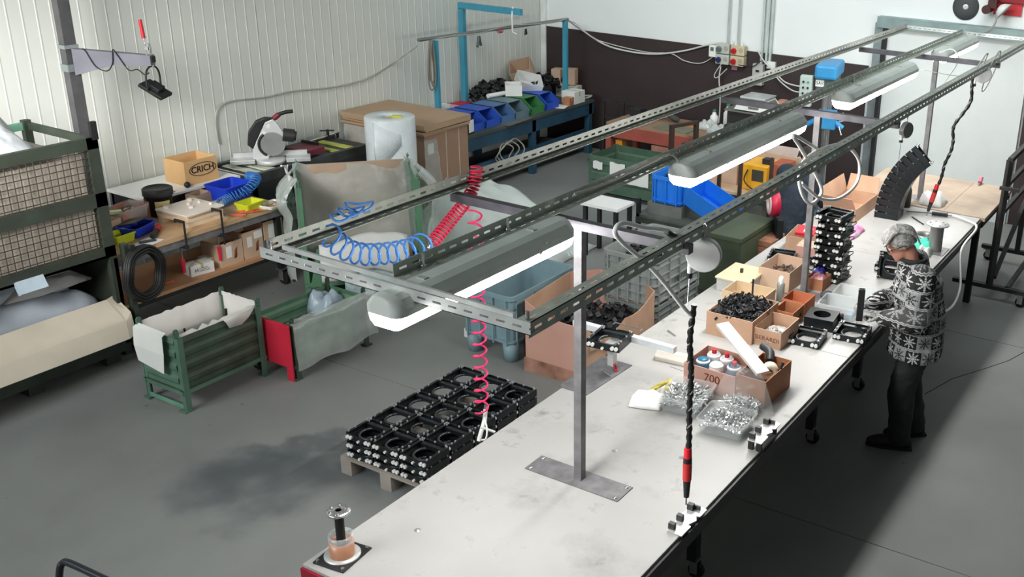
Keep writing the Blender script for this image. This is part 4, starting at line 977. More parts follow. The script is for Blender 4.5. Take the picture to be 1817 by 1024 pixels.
B().bx(-0.04, 0.04, yy - 0.03, yy + 0.03, 0, zt).obj('post', TEAL, tf)
B().bx(-0.04, e0.x + 9.02, yy - 0.03, yy + 0.03, zt - 0.005, zt + 0.07).obj('arm', TEAL, tf)
B().tube([(e0.x + 8.90, yy - 0.01, zt + 0.09), (e0.x + 8.90, yy - 0.035, zt - 0.02), (e0.x + 8.89, yy - 0.02, zt - 0.22), (e0.x + 8.92, yy + 0.02, zt - 0.25)], 0.012, 6).obj('hook_rope', WHITEP, tf)
# bundles on the pipe
def on_pipe(t_): return n0.lerp(f0, t_)
b = B(); c = on_pipe(-0.03)
for k in range(7):
    w = 0.055 + 0.012 * (k % 4); hh = 0.26 + 0.025 * (k % 3)
    b.tube([(0.02 * math.sin(k * 2.1), w * math.sin(a) * (0.35 + 0.65 * math.sin(a / 2) ** 2) , -hh + hh * math.cos(a)) for a in [2 * PI * i / 22 for i in range(22)]], 0.007, 5, closed=True)
one(b, 'cable_bundle', M('cable_taupe', (136, 132, 122), 0.6), 'hank of taupe cable hanging from the near end of the grey pipe', 'cable', loc=c + Vector((0.03, -0.03, 0.02)))
GRYD = M('grip_grey', (84, 92, 92), 0.5)
for t_, lab, s_ in ((0.30, 'dark spring clamps hanging from the grey pipe, nearer the gantry post', 1.0), (0.66, 'small dark clip hanging from the grey pipe near the far post', 0.6)):
    c = on_pipe(t_)
    t = thing('spring_clamp', lab, 'clamp', c + Vector((0.02, 0, -0.03)), 0.4)
    for sgn in (-1, 1): B().tube([(0, sgn * 0.012, 0), (0, sgn * 0.03, -0.05 * s_), (0, sgn * 0.075 * s_, -0.12 * s_)], 0.018 * s_, 8).obj('jaw', GRYD if s_ == 1 else BLACK, t)
b = B().tube([on_pipe(0.47) + Vector((0.03 * math.sin(a), 0.03 * a / 6 - 0.05, 0.03 * math.cos(a))) for a in [i * 0.5 for i in range(40)]], 0.006, 5)
one(b, 'tying_cord', M('pink_cord', (214, 84, 110), 0.5), 'pink cord wound round the grey pipe', 'cord')
b = B().tube(smooth_path([on_pipe(-0.10) + Vector((0.0, 0, 0.02)), on_pipe(0.1) + Vector((0.03, 0, 0.03)), on_pipe(0.3) + Vector((0.02, 0, 0.01)), on_pipe(0.52) + Vector((0.02, 0, 0.05)), on_pipe(0.7) + Vector((0.02, 0, 0.02)), on_pipe(0.9) + Vector((0.02, 0, 0.0)), on_pipe(1.0) + Vector((0.02, 0.03, 0.03))], 5), 0.008, 6)
one(b, 'pipe_cable', M('cable_grey', (168, 168, 160), 0.5), 'pale grey cable lashed along the pipe above the corner bench', 'cable')
wall_pts = [on_pipe(-0.12) + Vector((0, 0, -0.03))] + [atx(px, py, XW + 0.03) for px, py in ((700, 110), (650, 140), (590, 155), (520, 162), (470, 173), (410, 180), (386, 195), (383, 225), (388, 255))]
one(B().tube(smooth_path(wall_pts, 6), 0.009, 6), 'wall_cable', M('cable_grey'), 'pale cable drooping along the ribbed wall from the pipe to the saw', 'cable')
bk_pts = [on_pipe(1.0) + Vector((0.0, 0.02, 0.02))] + [aty(px, py, YB - 0.06) for px, py in ((1035, 55), (1075, 80), (1120, 92), (1165, 96), (1215, 90), (1255, 80), (1282, 76))]
one(B().tube(smooth_path(bk_pts, 6), 0.013, 6), 'wall_cable', M('cable_white', (206, 204, 198), 0.5), 'thick white cable swagged across the dark wall panel to the sockets', 'cable')
bk_pts = [on_pipe(1.0) + Vector((0.02, 0.03, 0.0))] + [aty(px, py, YB - 0.05) for px, py in ((1022, 42), (1050, 66), (1090, 80), (1150, 93), (1190, 95), (1215, 108), (1245, 112), (1270, 97), (1280, 85))]
one(B().tube(smooth_path(bk_pts, 6), 0.007, 6), 'wall_cable', M('cable_white'), 'thin white cable hanging below the thick swag to the sockets', 'cable')
# angled parts bins
def parts_bin(label, x, y, mat, w=0.28, d=0.50, h=0.20):
    t = thing('parts_bin', label, 'bin', (x, y, 0.78), 0, 'open-fronted bins on the corner bench')
    hw = w / 2; th = 0.006
    side = [(0, 0), (d, 0), (d + 0.02, h * 0.45), (d - 0.12, h), (0, h)]
    for s_ in (-1, 1): B().prism(side, (-d / 2, s_ * hw - (th if s_ > 0 else 0), 0), (1, 0, 0), (0, 0, 1), (0, th, 0)).obj('side_wall', mat, t)
    B().bx(-d / 2, d / 2, -hw, hw, 0, th).obj('base', mat, t)
    B().bx(-d / 2, -d / 2 + th, -hw, hw, 0, h).obj('back_wall', mat, t)
    B().bx(d / 2, d / 2 + 0.008, -hw, hw, 0, h * 0.45).obj('front_lip', mat, t)
    B().bx(-d / 2, d / 2 - 0.13, -hw, hw, h - 0.006, h).obj('top_deck', mat, t)
    return t
b1 = M('bin_blue', (44, 84, 186), 0.45); b2 = M('bin_slate', (98, 124, 132), 0.5); b3 = M('bin_green', (62, 124, 74), 0.5)
for lab, yv, m_ in (('blue open-fronted bin nearest the cardboard stack on the corner bench', 9.80, b1), ('blue open-fronted bin second from the cardboard stack', 10.12, b1), ('slate blue open-fronted bin third from the cardboard stack', 10.42, M('bin_dull', (74, 112, 160), 0.5)),
                   ('grey open-fronted bin beside the green one on the corner bench', 10.72, b2), ('green open-fronted bin on the corner bench', 11.06, b3), ('bright blue open-fronted bin beyond the green bin', 11.40, b1)):
    parts_bin(lab, -8.48, yv, m_)
t = boxed('white_box', 'white cardboard box at the far front corner of the corner bench', 'box', (-8.25, 11.93, 0.78), 0, 0.22, 0.26, 0.17, PAPER)
boxed('small_carton', 'small brown box before the white box on the corner bench', 'carton', (-8.20, 11.73, 0.78), 0.1, 0.12, 0.12, 0.11, CARDD)
one(B().bx(-0.09, 0.09, -0.12, 0.12, 0, 0.004), 'paper_card', PAPER, 'flat white card lying before the bright blue bin', 'card', loc=(-8.22, 11.58, 0.78), rz=0.3)
t = boxed('small_carton', 'small dark carton with an open white flap beside the cardboard stack', 'carton', (-8.23, 9.62, 0.78), 0.2, 0.12, 0.14, 0.16, M('dark_card', (48, 50, 46), 0.7))
B().box((0.0, -0.08, 0.22), (0.11, 0.004, 0.14), m=Matrix.Rotation(0.5, 3, 'X')).box((0.062, 0.0, 0.10), (0.004, 0.12, 0.15)).obj('white_flap', PAPER, t)
one(B().bx(-0.20, 0.20, -0.28, 0.28, 0, 0.006), 'rubber_mat', M('mat_grey', (92, 98, 96), 0.7), 'grey flat mat lying before the grey bin on the corner bench', 'mat', loc=(-8.28, 10.5, 0.78), rz=0.06)
# clutter behind the bins
t = carton('tilted_carton', 'brown carton tipped over on the heap in the corner', 'carton', (-8.95, 11.75, 1.06), 0.4, 0.30, 0.30, 0.24, CARDL); t.rotation_euler = (0.5, -0.3, 0.5)
t = carton('tilted_carton', 'white carton lying tipped with its open end up behind the bins', 'carton', (-8.72, 11.48, 1.0), 0.3, 0.34, 0.28, 0.16, PAPER); t.rotation_euler = (0.45, 0.25, 0.9)
t = carton('small_carton', 'white open carton with a brown inside between the bins and the heap', 'carton', (-8.62, 11.05, 0.985), 0.7, 0.22, 0.26, 0.15, PAPER, inner=CARDD); B().bx(-0.10, 0.10, -0.12, 0.12, 0.006, 0.01).obj('inner_liner', CARDD, t)
one(B().cyl((0, -0.22, 0.03), (0.08, 0.25, 0.03), 0.03, n=12), 'paper_tube', PAPER, 'white rolled tube lying on top of the bins', 'tube', loc=(-8.72, 10.85, 0.985))
o = one(heap(B(), (-8.93, 11.0, 0.80), 0.36, 0.9, 0.30, 90, 0.07, 21, 'clip'), 'black_parts', BLACK, 'heap of black plastic parts behind the bins on the corner bench', 'parts'); o['kind'] = 'stuff'
o = one(heap(B(), (-8.80, 11.95, 0.80), 0.5, 0.6, 0.28, 70, 0.08, 22, 'clip'), 'black_parts', BLACK, 'heap of dark parts in the corner beside the stacked small boxes', 'parts'); o['kind'] = 'stuff'
one(B().bx(-0.1, 0.1, -0.13, 0.13, 0, 0.15), 'red_box', M('crimson', (188, 24, 56), 0.5), 'crimson box behind the bins under the gantry post', 'box', loc=(-8.98, 10.42, 0.78), bevel=0.004)
tray('clear_tub', 'clear tub of pale scrap behind the first blue bin', 'tub', (-8.98, 10.02, 0.78), 0, 0.26, 0.36, 0.16, CLEAR)
one(rag(B(), (0, 0, 0), 0.26, 0.34, 0.14, 44), 'plastic_bag', M('bag_white', (206, 210, 206), 0.3, alpha=0.8), 'crumpled white bag inside the clear tub on the corner bench', 'bag', loc=(-8.98, 10.02, 0.80))
for k, (x, y, z, hh, m_, lab) in enumerate(((-8.62, 12.2, 0.78, 0.18, PAPER, 'white upright box in the corner, left of the pair under the pipe post'), (-8.42, 12.22, 0.78, 0.17, M('grey_white'), 'grey-white box in the corner, right of the pair under the pipe post'), (-8.72, 12.22, 0.96, 0.2, CARDL, 'narrow brown box standing on the left corner box'), (-8.5, 12.25, 0.96, 0.22, CARDL, 'narrow brown box standing on the right corner boxes'))):
    boxed('small_box', lab, 'box', (x, y, z), 0.1 * k, 0.14, 0.16, hh, m_)
t = thing('valve', 'small red valve at the foot of the far pipe post', 'valve', (f0.x + 0.08, f0.y - 0.06, 0.78)); B().cyl((0, 0, 0), (0, 0, 0.14), 0.022, n=10).obj('body', RED, t); B().cyl((-0.04, 0, 0.15), (0.04, 0, 0.15), 0.012, n=8).obj('handle', RED, t)
# things under the bench
for k in range(3):
    b = B().tube([(0.03 * math.sin(a * 3 + k), (0.16 + 0.03 * k) * math.cos(a), (0.12 + 0.02 * k) * math.sin(a)) for a in [2 * PI * i / 26 for i in range(26)]], 0.009, 6, closed=True)
    one(b, 'hose_ring', M('cable_grey'), ('smallest', 'middle-sized', 'largest')[k] + ' of the three grey hose rings under the corner bench', 'hose', 'hose rings under the corner bench', loc=(-8.12, 10.2 + 0.08 * k, 0.42))
for k, (x, y, r, lab) in enumerate(((-8.3, 9.75, 0.13, 'grey motor-like scrap piece lying under the corner bench'), (-8.35, 10.9, 0.15, 'dark sack slumped under the middle of the corner bench'), (-8.4, 11.5, 0.14, 'dark sack slumped under the far end of the corner bench'))):
    one(B().ball((0, 0, r * 0.8), r, 12, (1.2, 1.5, 0.8)), 'scrap_bundle', M('scrap_dark', (66, 66, 62), 0.8, var=0.4, scale=9, bump=0.6, bscale=12), lab, 'scrap', loc=(x, y, 0.10))

# ------------------------------------------------------------------ roller frames (the product being assembled)
def make_frame():
    t = thing('roller_frame', 'black steel roller frame', 'frame', (0, 0, 0))
    w, d, h, th = 0.225, 0.215, 0.055, 0.004
    b = B(); n = 20; r = 0.068; sq = []; ci = []
    for i in range(n):
        a = 2 * PI * i / n; c, s_ = math.cos(a), math.sin(a); k = 1 / max(abs(c), abs(s_))
        sq.append((c * k * w / 2, s_ * k * d / 2)); ci.append((c * r, s_ * r + 0.005))
    vs = [(x, y, 0.012) for x, y in sq] + [(x, y, 0.012) for x, y in ci] + [(x, y, 0.008) for x, y in sq] + [(x, y, 0.008) for x, y in ci]
    fs = []
    for i in range(n):
        j = (i + 1) % n
        fs += [(i, j, n + j, n + i), (2 * n + j, 2 * n + i, 3 * n + i, 3 * n + j), (n + i, n + j, 3 * n + j, 3 * n + i)]
    b.add(vs, fs); b.obj('base_plate', BLACKM, t)
    B().lathe((0, 0.005, 0.012), [(0.069, 0), (0.069, 0.012), (0.084, 0.012), (0.086, 0.0)], 20).obj('collar_ring', M('ring_satin', (74, 80, 82), 0.28, 0.6), t)
    b = B().bx(-w / 2, w / 2, -d / 2, -d / 2 + th, 0, h * 0.8).bx(-w / 2, w / 2, d / 2 - th, d / 2, 0, h).bx(-w / 2, -w / 2 + th, -d / 2, d / 2, 0, h).bx(w / 2 - th, w / 2, -d / 2, d / 2, 0, h)
    b.bx(-w / 2, -w / 2 + 0.02, -d / 2, d / 2, h - 0.003, h).bx(w / 2 - 0.02, w / 2, -d / 2, d / 2, h - 0.003, h)
    b.obj('side_walls', BLACKM, t)
    B().bx(-w / 2 + 0.02, w / 2 - 0.02, d / 2 - 0.05, d / 2 - 0.02, 0.018, 0.046).obj('cross_block', BLACKM, t)
    for x in (-0.095, -0.068, 0.0, 0.068, 0.095):
        B().cyl((x, -d / 2 - 0.014, 0.026 if x else 0.014), (x, -d / 2 + 0.001, 0.026 if x else 0.014), 0.0125 if x else 0.009, n=10).obj('roller', M('roller_white', (226, 226, 222), 0.35), t)
    b = B()
    for x, y in ((-0.104, 0.095), (-0.088, 0.095), (-0.104, 0.075), (-0.085, 0.075), (0.104, 0.095), (0.09, 0.1), (0.104, -0.06), (-0.104, -0.03), (0.104, 0.02), (-0.104, -0.09), (0.104, -0.095), (0.0, 0.1)):
        b.cyl((x, y, h - 0.001), (x, y, h + 0.009), 0.0065, n=6)
    o = b.obj('bolts', M('bolt_bright', (210, 212, 214), 0.25, 0.7), t); o['kind'] = 'stuff'
    return t
FR0 = make_frame()
first = [True]
def frame(loc, rz=0, label=None, group=None, rot=None):
    if first[0]:
        first[0] = False; FR0.location = loc; FR0.rotation_euler = rot or (0, 0, rz)
        if label: FR0['label'] = label
        if group: FR0['group'] = group
        return FR0
    return dup(FR0, loc, rz, label, group, rot)
# pallet
pa = thing('wooden_pallet', 'grey wooden pallet under the black roller frames', 'pallet', (-4.42, 4.86, 0))
PW = M('pallet_wood', (150, 142, 134), 0.75, var=0.18, scale=5)
for X in (-0.355, 0.0, 0.355):
    for Y in (-0.57, 0.0, 0.57): B().bx(X - 0.048, X + 0.048, Y - 0.06, Y + 0.06, 0.0, 0.10).obj('block', PW, pa)
for k, y in enumerate((-0.58, -0.36, -0.14, 0.08, 0.30, 0.52)): B().bx(-0.40, 0.40, y - 0.05, y + 0.05 + 0.03, 0.115, 0.132).obj('deck_board', PW, pa)
for X in (-0.355, 0.0, 0.355): B().bx(X - 0.048, X + 0.048, -0.63, 0.63, 0.10, 0.115).obj('stringer_board', PW, pa)
LN = ('bottom', 'middle', 'top')
for lz in range(3):
    for r_ in range(5):
        for c_ in range(3):
            if lz < 2 and r_ > 0 and c_ < 2: continue
            frame((-4.66 + c_ * 0.238, 4.36 + r_ * 0.238, 0.133 + lz * 0.066), 0, 'black roller frame, %s pallet layer, %s row from the front, %s' % (LN[lz], ('first', 'second', 'third', 'fourth', 'fifth')[r_], ('left column', 'middle column', 'column nearest the bench')[c_]), 'roller frames stacked on the pallet')

# ------------------------------------------------------------------ grey plastic crates and the big carton
def crate(label, loc, sx, sy, h, mat, foot=0.13, rz=0.0, nv=4, nh=3, group=None):
    t = thing('plastic_crate', label, 'crate', loc, rz, group); hx, hy = sx / 2, sy / 2; th = 0.008
    b = B()
    o = [(-hx, -hy), (hx, -hy), (hx, hy), (-hx, hy)]; r = 0.05
    def rr(x, y, r):
        out = []
        for cx, cy, a0 in ((x - r, y - r, 0), (-x + r, y - r, PI / 2), (-x + r, -y + r, PI), (x - r, -y + r, 1.5 * PI)):
            for j in range(4): a = a0 + j / 3 * PI / 2; out.append((cx + r * math.cos(a), cy + r * math.sin(a)))
        return out
    R = [[(x, y, foot) for x, y in rr(hx - 0.03, hy - 0.03, r)], [(x, y, h) for x, y in rr(hx - 0.015, hy - 0.015, r)], [(x, y, h) for x, y in rr(hx - 0.015 - th, hy - 0.015 - th, r)], [(x, y, foot + th) for x, y in rr(hx - 0.03 - th, hy - 0.03 - th, r)]]
    n = 16; vs = [p for q in R for p in q]
    fs = [(i * n + j, i * n + (j + 1) % n, (i + 1) * n + (j + 1) % n, (i + 1) * n + j) for i in range(3) for j in range(n)] + [tuple(range(n - 1, -1, -1)), tuple(range(3 * n, 4 * n))]
    b.add(vs, fs); b.obj('body', mat, t)
    b = B(); out = rr(hx, hy, r + 0.01)
    vs = [(x, y, h - 0.035) for x, y in out] + [(x, y, h + 0.003) for x, y in out] + [(x * 0.965, y * 0.975, h + 0.003) for x, y in out] + [(x * 0.965, y * 0.975, h - 0.035) for x, y in out]
    b.add(vs, [(i * n + j, i * n + (j + 1) % n, ((i + 1) % 4) * n + (j + 1) % n, ((i + 1) % 4) * n + j) for i in range(4) for j in range(n)]); b.obj('rim', mat, t)
    for k in range(nh):
        z = foot + 0.03 + (h - foot - 0.08) * k / max(1, nh - 0.6)
        q = rr(hx - 0.008, hy - 0.008, r + 0.005); q2 = rr(hx - 0.028, hy - 0.028, r)
        vs = [(x, y, z - 0.006) for x, y in q] + [(x, y, z + 0.006) for x, y in q] + [(x, y, z + 0.006) for x, y in q2] + [(x, y, z - 0.006) for x, y in q2]
        B().add(vs, [(i * n + j, i * n + (j + 1) % n, ((i + 1) % 4) * n + (j + 1) % n, ((i + 1) % 4) * n + j) for i in range(4) for j in range(n)]).obj('rib', mat, t)
    for s_ in (-1, 1):
        for k in range(nv):
            x = -hx + 0.07 + (sx - 0.14) * k / (nv - 1)
            B().bx(x - 0.005, x + 0.005, s_ * (hy - 0.008) - 0.012, s_ * (hy - 0.008) + 0.004, foot, h - 0.03).obj('rib', mat, t)
            y = -hy + 0.07 + (sy - 0.14) * k / (nv - 1)
            B().bx(s_ * (hx - 0.008) - 0.012, s_ * (hx - 0.008) + 0.004, y - 0.005, y + 0.005, foot, h - 0.03).obj('rib', mat, t)
    if foot > 0.02:
        for X in (-1, 1):
            for Y in (-1, 1): B().lathe((X * (hx - 0.085), Y * (hy - 0.085), 0), [(0, 0), (0.062, 0), (0.075, foot), (0, foot)], 10).obj('foot', mat, t)
    return t
crate('blue-grey footed plastic crate beside the big torn carton', (-5.115, 6.58, 0), 0.55, 0.90, 0.60, GREYC, 0.16)
GREYD = M('crate_grey', (120, 126, 124), 0.55, var=0.1, scale=5)
k1 = crate('grey ribbed plastic crate standing on the floor, lower of the two by the bench', (-4.215, 7.32, 0), 0.54, 0.82, 0.44, GREYD, 0.10, group='stacked grey crates')
k2 = crate('grey ribbed plastic crate with black parts, upper of the two by the bench', (-4.215, 7.32, 0.445), 0.55, 0.84, 0.43, M('crate_lilac', (138, 144, 142), 0.5, var=0.08), 0.005, nh=5, nv=5, group='stacked grey crates')
text_mesh('MH PA', 0.085, M('crate_ink', (70, 76, 76), 0.6), k2, (0.272, 0.03, 0.16), (0, 1, 0), (0, 0, 1))
o = one(heap(B(), (-4.215, 7.32, 0.62), 0.40, 0.66, 0.20, 130, 0.05, 31, 'clip'), 'black_parts', BLACK, 'black plastic clips heaped in the upper grey crate', 'parts'); o['kind'] = 'stuff'
bg_ = thing('pallet_carton', 'big torn brown pallet carton full of black parts, left of the bench', 'carton', (-4.32, 6.55, 0))
oc = [(-0.40, -0.42), (0.20, -0.42), (0.42, -0.20), (0.42, 0.26), (0.22, 0.42), (-0.22, 0.42), (-0.40, 0.22)]
tops = [0.62, 0.52, 0.58, 0.66, 0.64, 0.66, 0.66]
CARDP = M('carton_pink', (198, 152, 136), 0.8, var=0.07, scale=3)
for i in range(7):
    a, c = Vector((*oc[i], 0)), Vector((*oc[(i + 1) % 7], 0)); z0, z1 = tops[i], tops[(i + 1) % 7]
    m = 8; rows = [[], []]
    for k in range(m + 1):
        p = a.lerp(c, k / m); rows[0].append(p + Vector((0, 0, 0.01)))
        dip = -0.12 * math.sin(PI * k / m) if i in (1,) else (-0.05 * math.sin(PI * k / m) if i in (0, 2) else 0)
        rows[1].append(p + Vector((0, 0, z0 + (z1 - z0) * k / m + dip + 0.012 * noise.noise((k, i, 3)))))
    B().grid(rows, 0.008, False).obj('wall_panel', CARDP if i in (0, 4, 5) else CARD, bg_)
B().prism(oc, (0, 0, 0), (1, 0, 0), (0, 1, 0), (0, 0, 0.012)).obj('floor_panel', CARD, bg_)
B().bx(-0.40, 0.20, -0.432, -0.426, 0.0, 0.12).obj('stained_skirt', M('card_stained', (176, 132, 114), 0.85, dark=(118, 82, 66), scale=7), bg_)
B().grid([[(0.22, -0.40, 0.40), (0.30, -0.33, 0.46)], [(0.25, -0.43, 0.34), (0.30, -0.38, 0.36)]], 0.006).obj('torn_flap', CARDL, bg_)
o = one(heap(B(), (-4.28, 6.55, 0.2), 0.6, 0.62, 0.30, 110, 0.05, 33, 'clip'), 'black_parts', BLACK, 'black plastic parts heaped inside the big torn carton', 'parts'); o['kind'] = 'stuff'
mound(B(), (0, 0, 0.1), 0.6, 0.62, 0.30).obj('fill_core', BLACK, o, loc=(-4.28, 6.55, 0.05))
p = at(814, 604, 0)
one(B().bx(-0.05, 0.06, -0.05, 0.05, 0, 0.08), 'foam_block', WHITEP, 'small white block on the floor behind the footed crate', 'block', loc=(-5.50, 6.40, 0))
one(B().grid([[(-4.62, 7.30, 0.0), (-4.62, 7.75, 0.0)], [(-4.58, 7.28, 0.22), (-4.60, 7.72, 0.3)], [(-4.60, 7.25, 0.4), (-4.62, 7.55, 0.52)]], 0.004), 'film_scrap', FILM, 'scrap of clear film leaning on the grey crates', 'plastic sheet')

# ------------------------------------------------------------------ middle distance
wt2 = thing('small_table', 'small white-topped table on black legs behind the front cross beam', 'table', (-5.62, 8.60, 0))
B().bx(-0.24, 0.22, 0.0, 0.34, 0.57, 0.60).obj('top_board', M('white_board'), wt2)
for X in (-0.20, 0.18):
    for Y in (0.04, 0.31): B().bx(X - 0.02, X + 0.02, Y - 0.02, Y + 0.02, 0, 0.57).obj('leg', BLACK, wt2)
st = thing('bin_stand', 'dark steel stand carrying the two bright blue bins', 'stand', (-4.95, 9.42, 0))
B().bx(-0.50, 0.62, -0.36, 0.36, 0.40, 0.43).obj('deck', M('stand_grey', (84, 88, 84), 0.6, var=0.2), st)
B().bx(-0.50, 0.62, -0.37, -0.33, 0.34, 0.40).obj('front_rail', GD, st)
for X in (-0.48, 0.10, 0.60):
    for Y in (-0.34, 0.34): B().bx(X - 0.02, X + 0.02, Y - 0.02, Y + 0.02, 0, 0.60 if X < -0.4 else 0.40).obj('leg', BLACK, st)
B().bx(-0.42, 0.0, -0.26, 0.26, 0.43, 0.55).obj('tin_box', M('tin_grey', (120, 122, 118), 0.5, 0.3), st)
BLB = M('bright_blue', (30, 122, 226), 0.42, var=0.06)
t = crate('bright blue deep plastic crate on the steel stand', (-5.15, 9.42, 0.555), 0.40, 0.52, 0.30, BLB, 0.004, nh=1, nv=3)
o = one(heap(B(), (-5.15, 9.42, 0.68), 0.3, 0.4, 0.10, 60, 0.04, 41, 'clip'), 'black_parts', BLACK, 'dark parts lying in the bright blue crate', 'parts'); o['kind'] = 'stuff'
t = parts_bin('bright blue open bin tipped forward beside the deep blue crate', -4.72, 9.20, BLB, 0.30, 0.62, 0.22)
t.location = (-4.62, 9.24, 0.54); t.rotation_euler = (0.12, 0.26, -0.30); del t['group']
for c_ in list(t.children):
    if c_.name.startswith('top_deck'): bpy.data.objects.remove(c_)
o = one(heap(B(), (-4.60, 9.23, 0.50), 0.4, 0.18, 0.07, 34, 0.035, 42, 'clip', rz=-0.3), 'black_parts', BLACK, 'dark parts in the tipped blue bin', 'parts'); o['kind'] = 'stuff'
ob = thing('olive_bin', 'olive green steel bin beside the far part of the bench', 'bin', (-4.13, 8.72, 0), 0.0)
OL = M('olive', (66, 76, 58), 0.6, var=0.2, scale=4)
for X, n in ((-0.26, 'w'), (0.26, 'e')): B().bx(X - 0.008, X + 0.008, -0.36, 0.36, 0.06, 0.66).obj('side_panel', OL, ob, bevel=0.003)
for Y in (-0.36, 0.36): B().bx(-0.26, 0.26, Y - 0.008, Y + 0.008, 0.06, 0.66).obj('end_panel', OL, ob)
B().bx(-0.28, 0.28, -0.38, 0.38, 0.62, 0.67).obj('lid', OL, ob, bevel=0.006); B().bx(-0.25, 0.25, -0.35, 0.35, 0.0, 0.06).obj('skid', OL, ob)
B().bx(0.272, 0.285, -0.38, 0.38, 0.28, 0.34).obj('belt_rib', OL, ob)
sg = stillage('green steel stillage with torn paper labels in front of the red bench', (-6.48, 10.82, 0), 0.0, 1.10, 0.66, 0.53, 0.10, M('stillage_green_far', (74, 100, 82), 0.6, var=0.15), eye=False, rib=2)
for x0, x1, z0, z1 in ((-0.47, -0.33, 0.36, 0.46), (-0.22, 0.0, 0.30, 0.48), (0.0, 0.12, 0.24, 0.40), (0.12, 0.34, 0.24, 0.50)):
    P = [[(x0 + (x1 - x0) * i / 5, -0.338, z0 + 0.03 * noise.noise((i * 2.0, x0 * 9, 1))), (x0 + (x1 - x0) * i / 5, -0.338, z1 + 0.02 * noise.noise((i * 2.0, x0 * 7, 5)))] for i in range(6)]
    B().grid(P, 0.002, False).obj('torn_label', PAPER, sg)
rb = thing('red_bench', 'red steel workbench with drawers against the dark wall panel', 'workbench', (-6.5, 11.68, 0))
RB = M('bench_red', (158, 78, 66), 0.6, var=0.15, scale=4)
B().bx(-0.80, 0.80, -0.36, 0.40, 0.70, 0.75).obj('top_board', M('bench_top_worn', (150, 118, 96), 0.65, var=0.18, scale=3), rb)
B().bx(-0.80, 0.80, -0.37, -0.34, 0.56, 0.72).obj('front_apron', RB, rb)
for X in (-0.76, 0.76):
    for Y in (-0.33, 0.36): B().bx(X - 0.04, X + 0.04, Y - 0.04, Y + 0.04, 0, 0.70).obj('leg', RB, rb)
B().bx(-0.72, 0.72, -0.3, 0.34, 0.18, 0.21).obj('shelf', RB, rb)
for k in range(2):
    d = B().bx(-0.10 + k * 0.42, 0.28 + k * 0.42, -0.36, 0.2, 0.38, 0.54).obj('drawer', M('drawer_worn', (160, 112, 100), 0.6, var=0.2, scale=9), rb)
    B().bx(0.03 + k * 0.42, 0.15 + k * 0.42, -0.375, -0.36, 0.45, 0.47).obj('handle', STEEL, d)
t = thing('bench_vice', 'dark cast iron vice on the left end of the red bench', 'vice', (-6.95, 11.62, 0.75))
B().bx(-0.09, 0.09, -0.12, 0.12, 0, 0.05).obj('base', M('dark_steel'), t); B().bx(-0.06, 0.06, -0.10, 0.10, 0.05, 0.12).obj('body', M('dark_steel'), t, bevel=0.01)
B().bx(-0.08, 0.08, -0.16, -0.10, 0.06, 0.19).obj('front_jaw', M('dark_steel'), t); B().bx(-0.08, 0.08, -0.06, 0.0, 0.1, 0.19).obj('rear_jaw', M('dark_steel'), t); B().cyl((-0.08, -0.18, 0.09), (0.08, -0.18, 0.09), 0.01, n=8).obj('bar', STEEL, t)
one(B().tube(smooth_path([(0, 0, 0.05), (0.1, 0.05, 0.10), (0.2, 0.0, 0.08), (0.28, 0.06, 0.02)], 4), 0.04, 8), 'hose_length', M('scrap_dark'), 'dark hose lying on the red bench beside the vice', 'hose', loc=(-6.80, 11.82, 0.75))
one(B().box((0, 0, 0.012), (0.55, 0.12, 0.024), rz=-0.12), 'wooden_plank', M('plank_orange', (190, 132, 84), 0.6), 'orange-brown plank lying on the red bench', 'plank', loc=(-6.15, 11.78, 0.75))
one(B().box((0, 0, 0.01), (0.5, 0.3, 0.02), rz=-0.05), 'grey_board', M('board_olive', (120, 118, 100), 0.7), 'olive grey flat board on the red bench top', 'board', loc=(-6.35, 11.50, 0.75))
# white/blue bagged spools on the bench
for k, (x, y, hh, r, m_, lab) in enumerate(((-6.02, 11.95, 0.20, 0.055, WHITEP, 'white plastic bottle with a bag at its foot on the red bench'), (-5.82, 11.95, 0.30, 0.06, WHITEP, 'tall white bottle in the middle of the red bench corner'), (-5.62, 11.98, 0.30, 0.09, M('navy_plastic', (44, 70, 104), 0.5), 'dark blue bagged bottle at the right end of the red bench'))):
    t = thing('bottle', lab, 'bottle', (x, y, 0.75)); B().lathe((0, 0, 0), [(0, 0), (r, 0), (r, hh * 0.7), (r * 0.5, hh * 0.85), (r * 0.4, hh), (0, hh)], 14).obj('body', m_, t); B().cyl((0, 0, hh), (0, 0, hh + 0.03), r * 0.45, n=10).obj('cap', M('cap_green', (70, 130, 100), 0.5), t)
for k, (x, y, s_, lab) in enumerate(((-6.05, 11.80, 0.22, 'white crumpled bag before the bottle on the red bench'), (-5.80, 11.70, 0.30, 'white plastic bag at the corner of the red bench'))):
    one(rag(B(), (0, 0, 0), s_, s_, 0.14, 50 + k), 'plastic_bag', M('bag_white'), lab, 'bag', loc=(x, y, 0.75))
# upturned brown frame
uf = thing('steel_hoop_frame', 'brown steel hoop frame standing in front of the red bench', 'frame', (-5.95, 11.0, 0), -0.35)
BR = M('brown_steel', (72, 56, 48), 0.55, 0.3, var=0.2)
for X in (-0.02, 0.02):
    pass
B().bx(-0.025, 0.025, -0.225, -0.175, 0, 0.95).obj('leg', BR, uf); B().bx(-0.025, 0.025, 0.175, 0.225, 0, 0.95).obj('leg', BR, uf); B().bx(-0.025, 0.025, -0.225, 0.225, 0.95, 0.99).obj('top_bar', BR, uf)
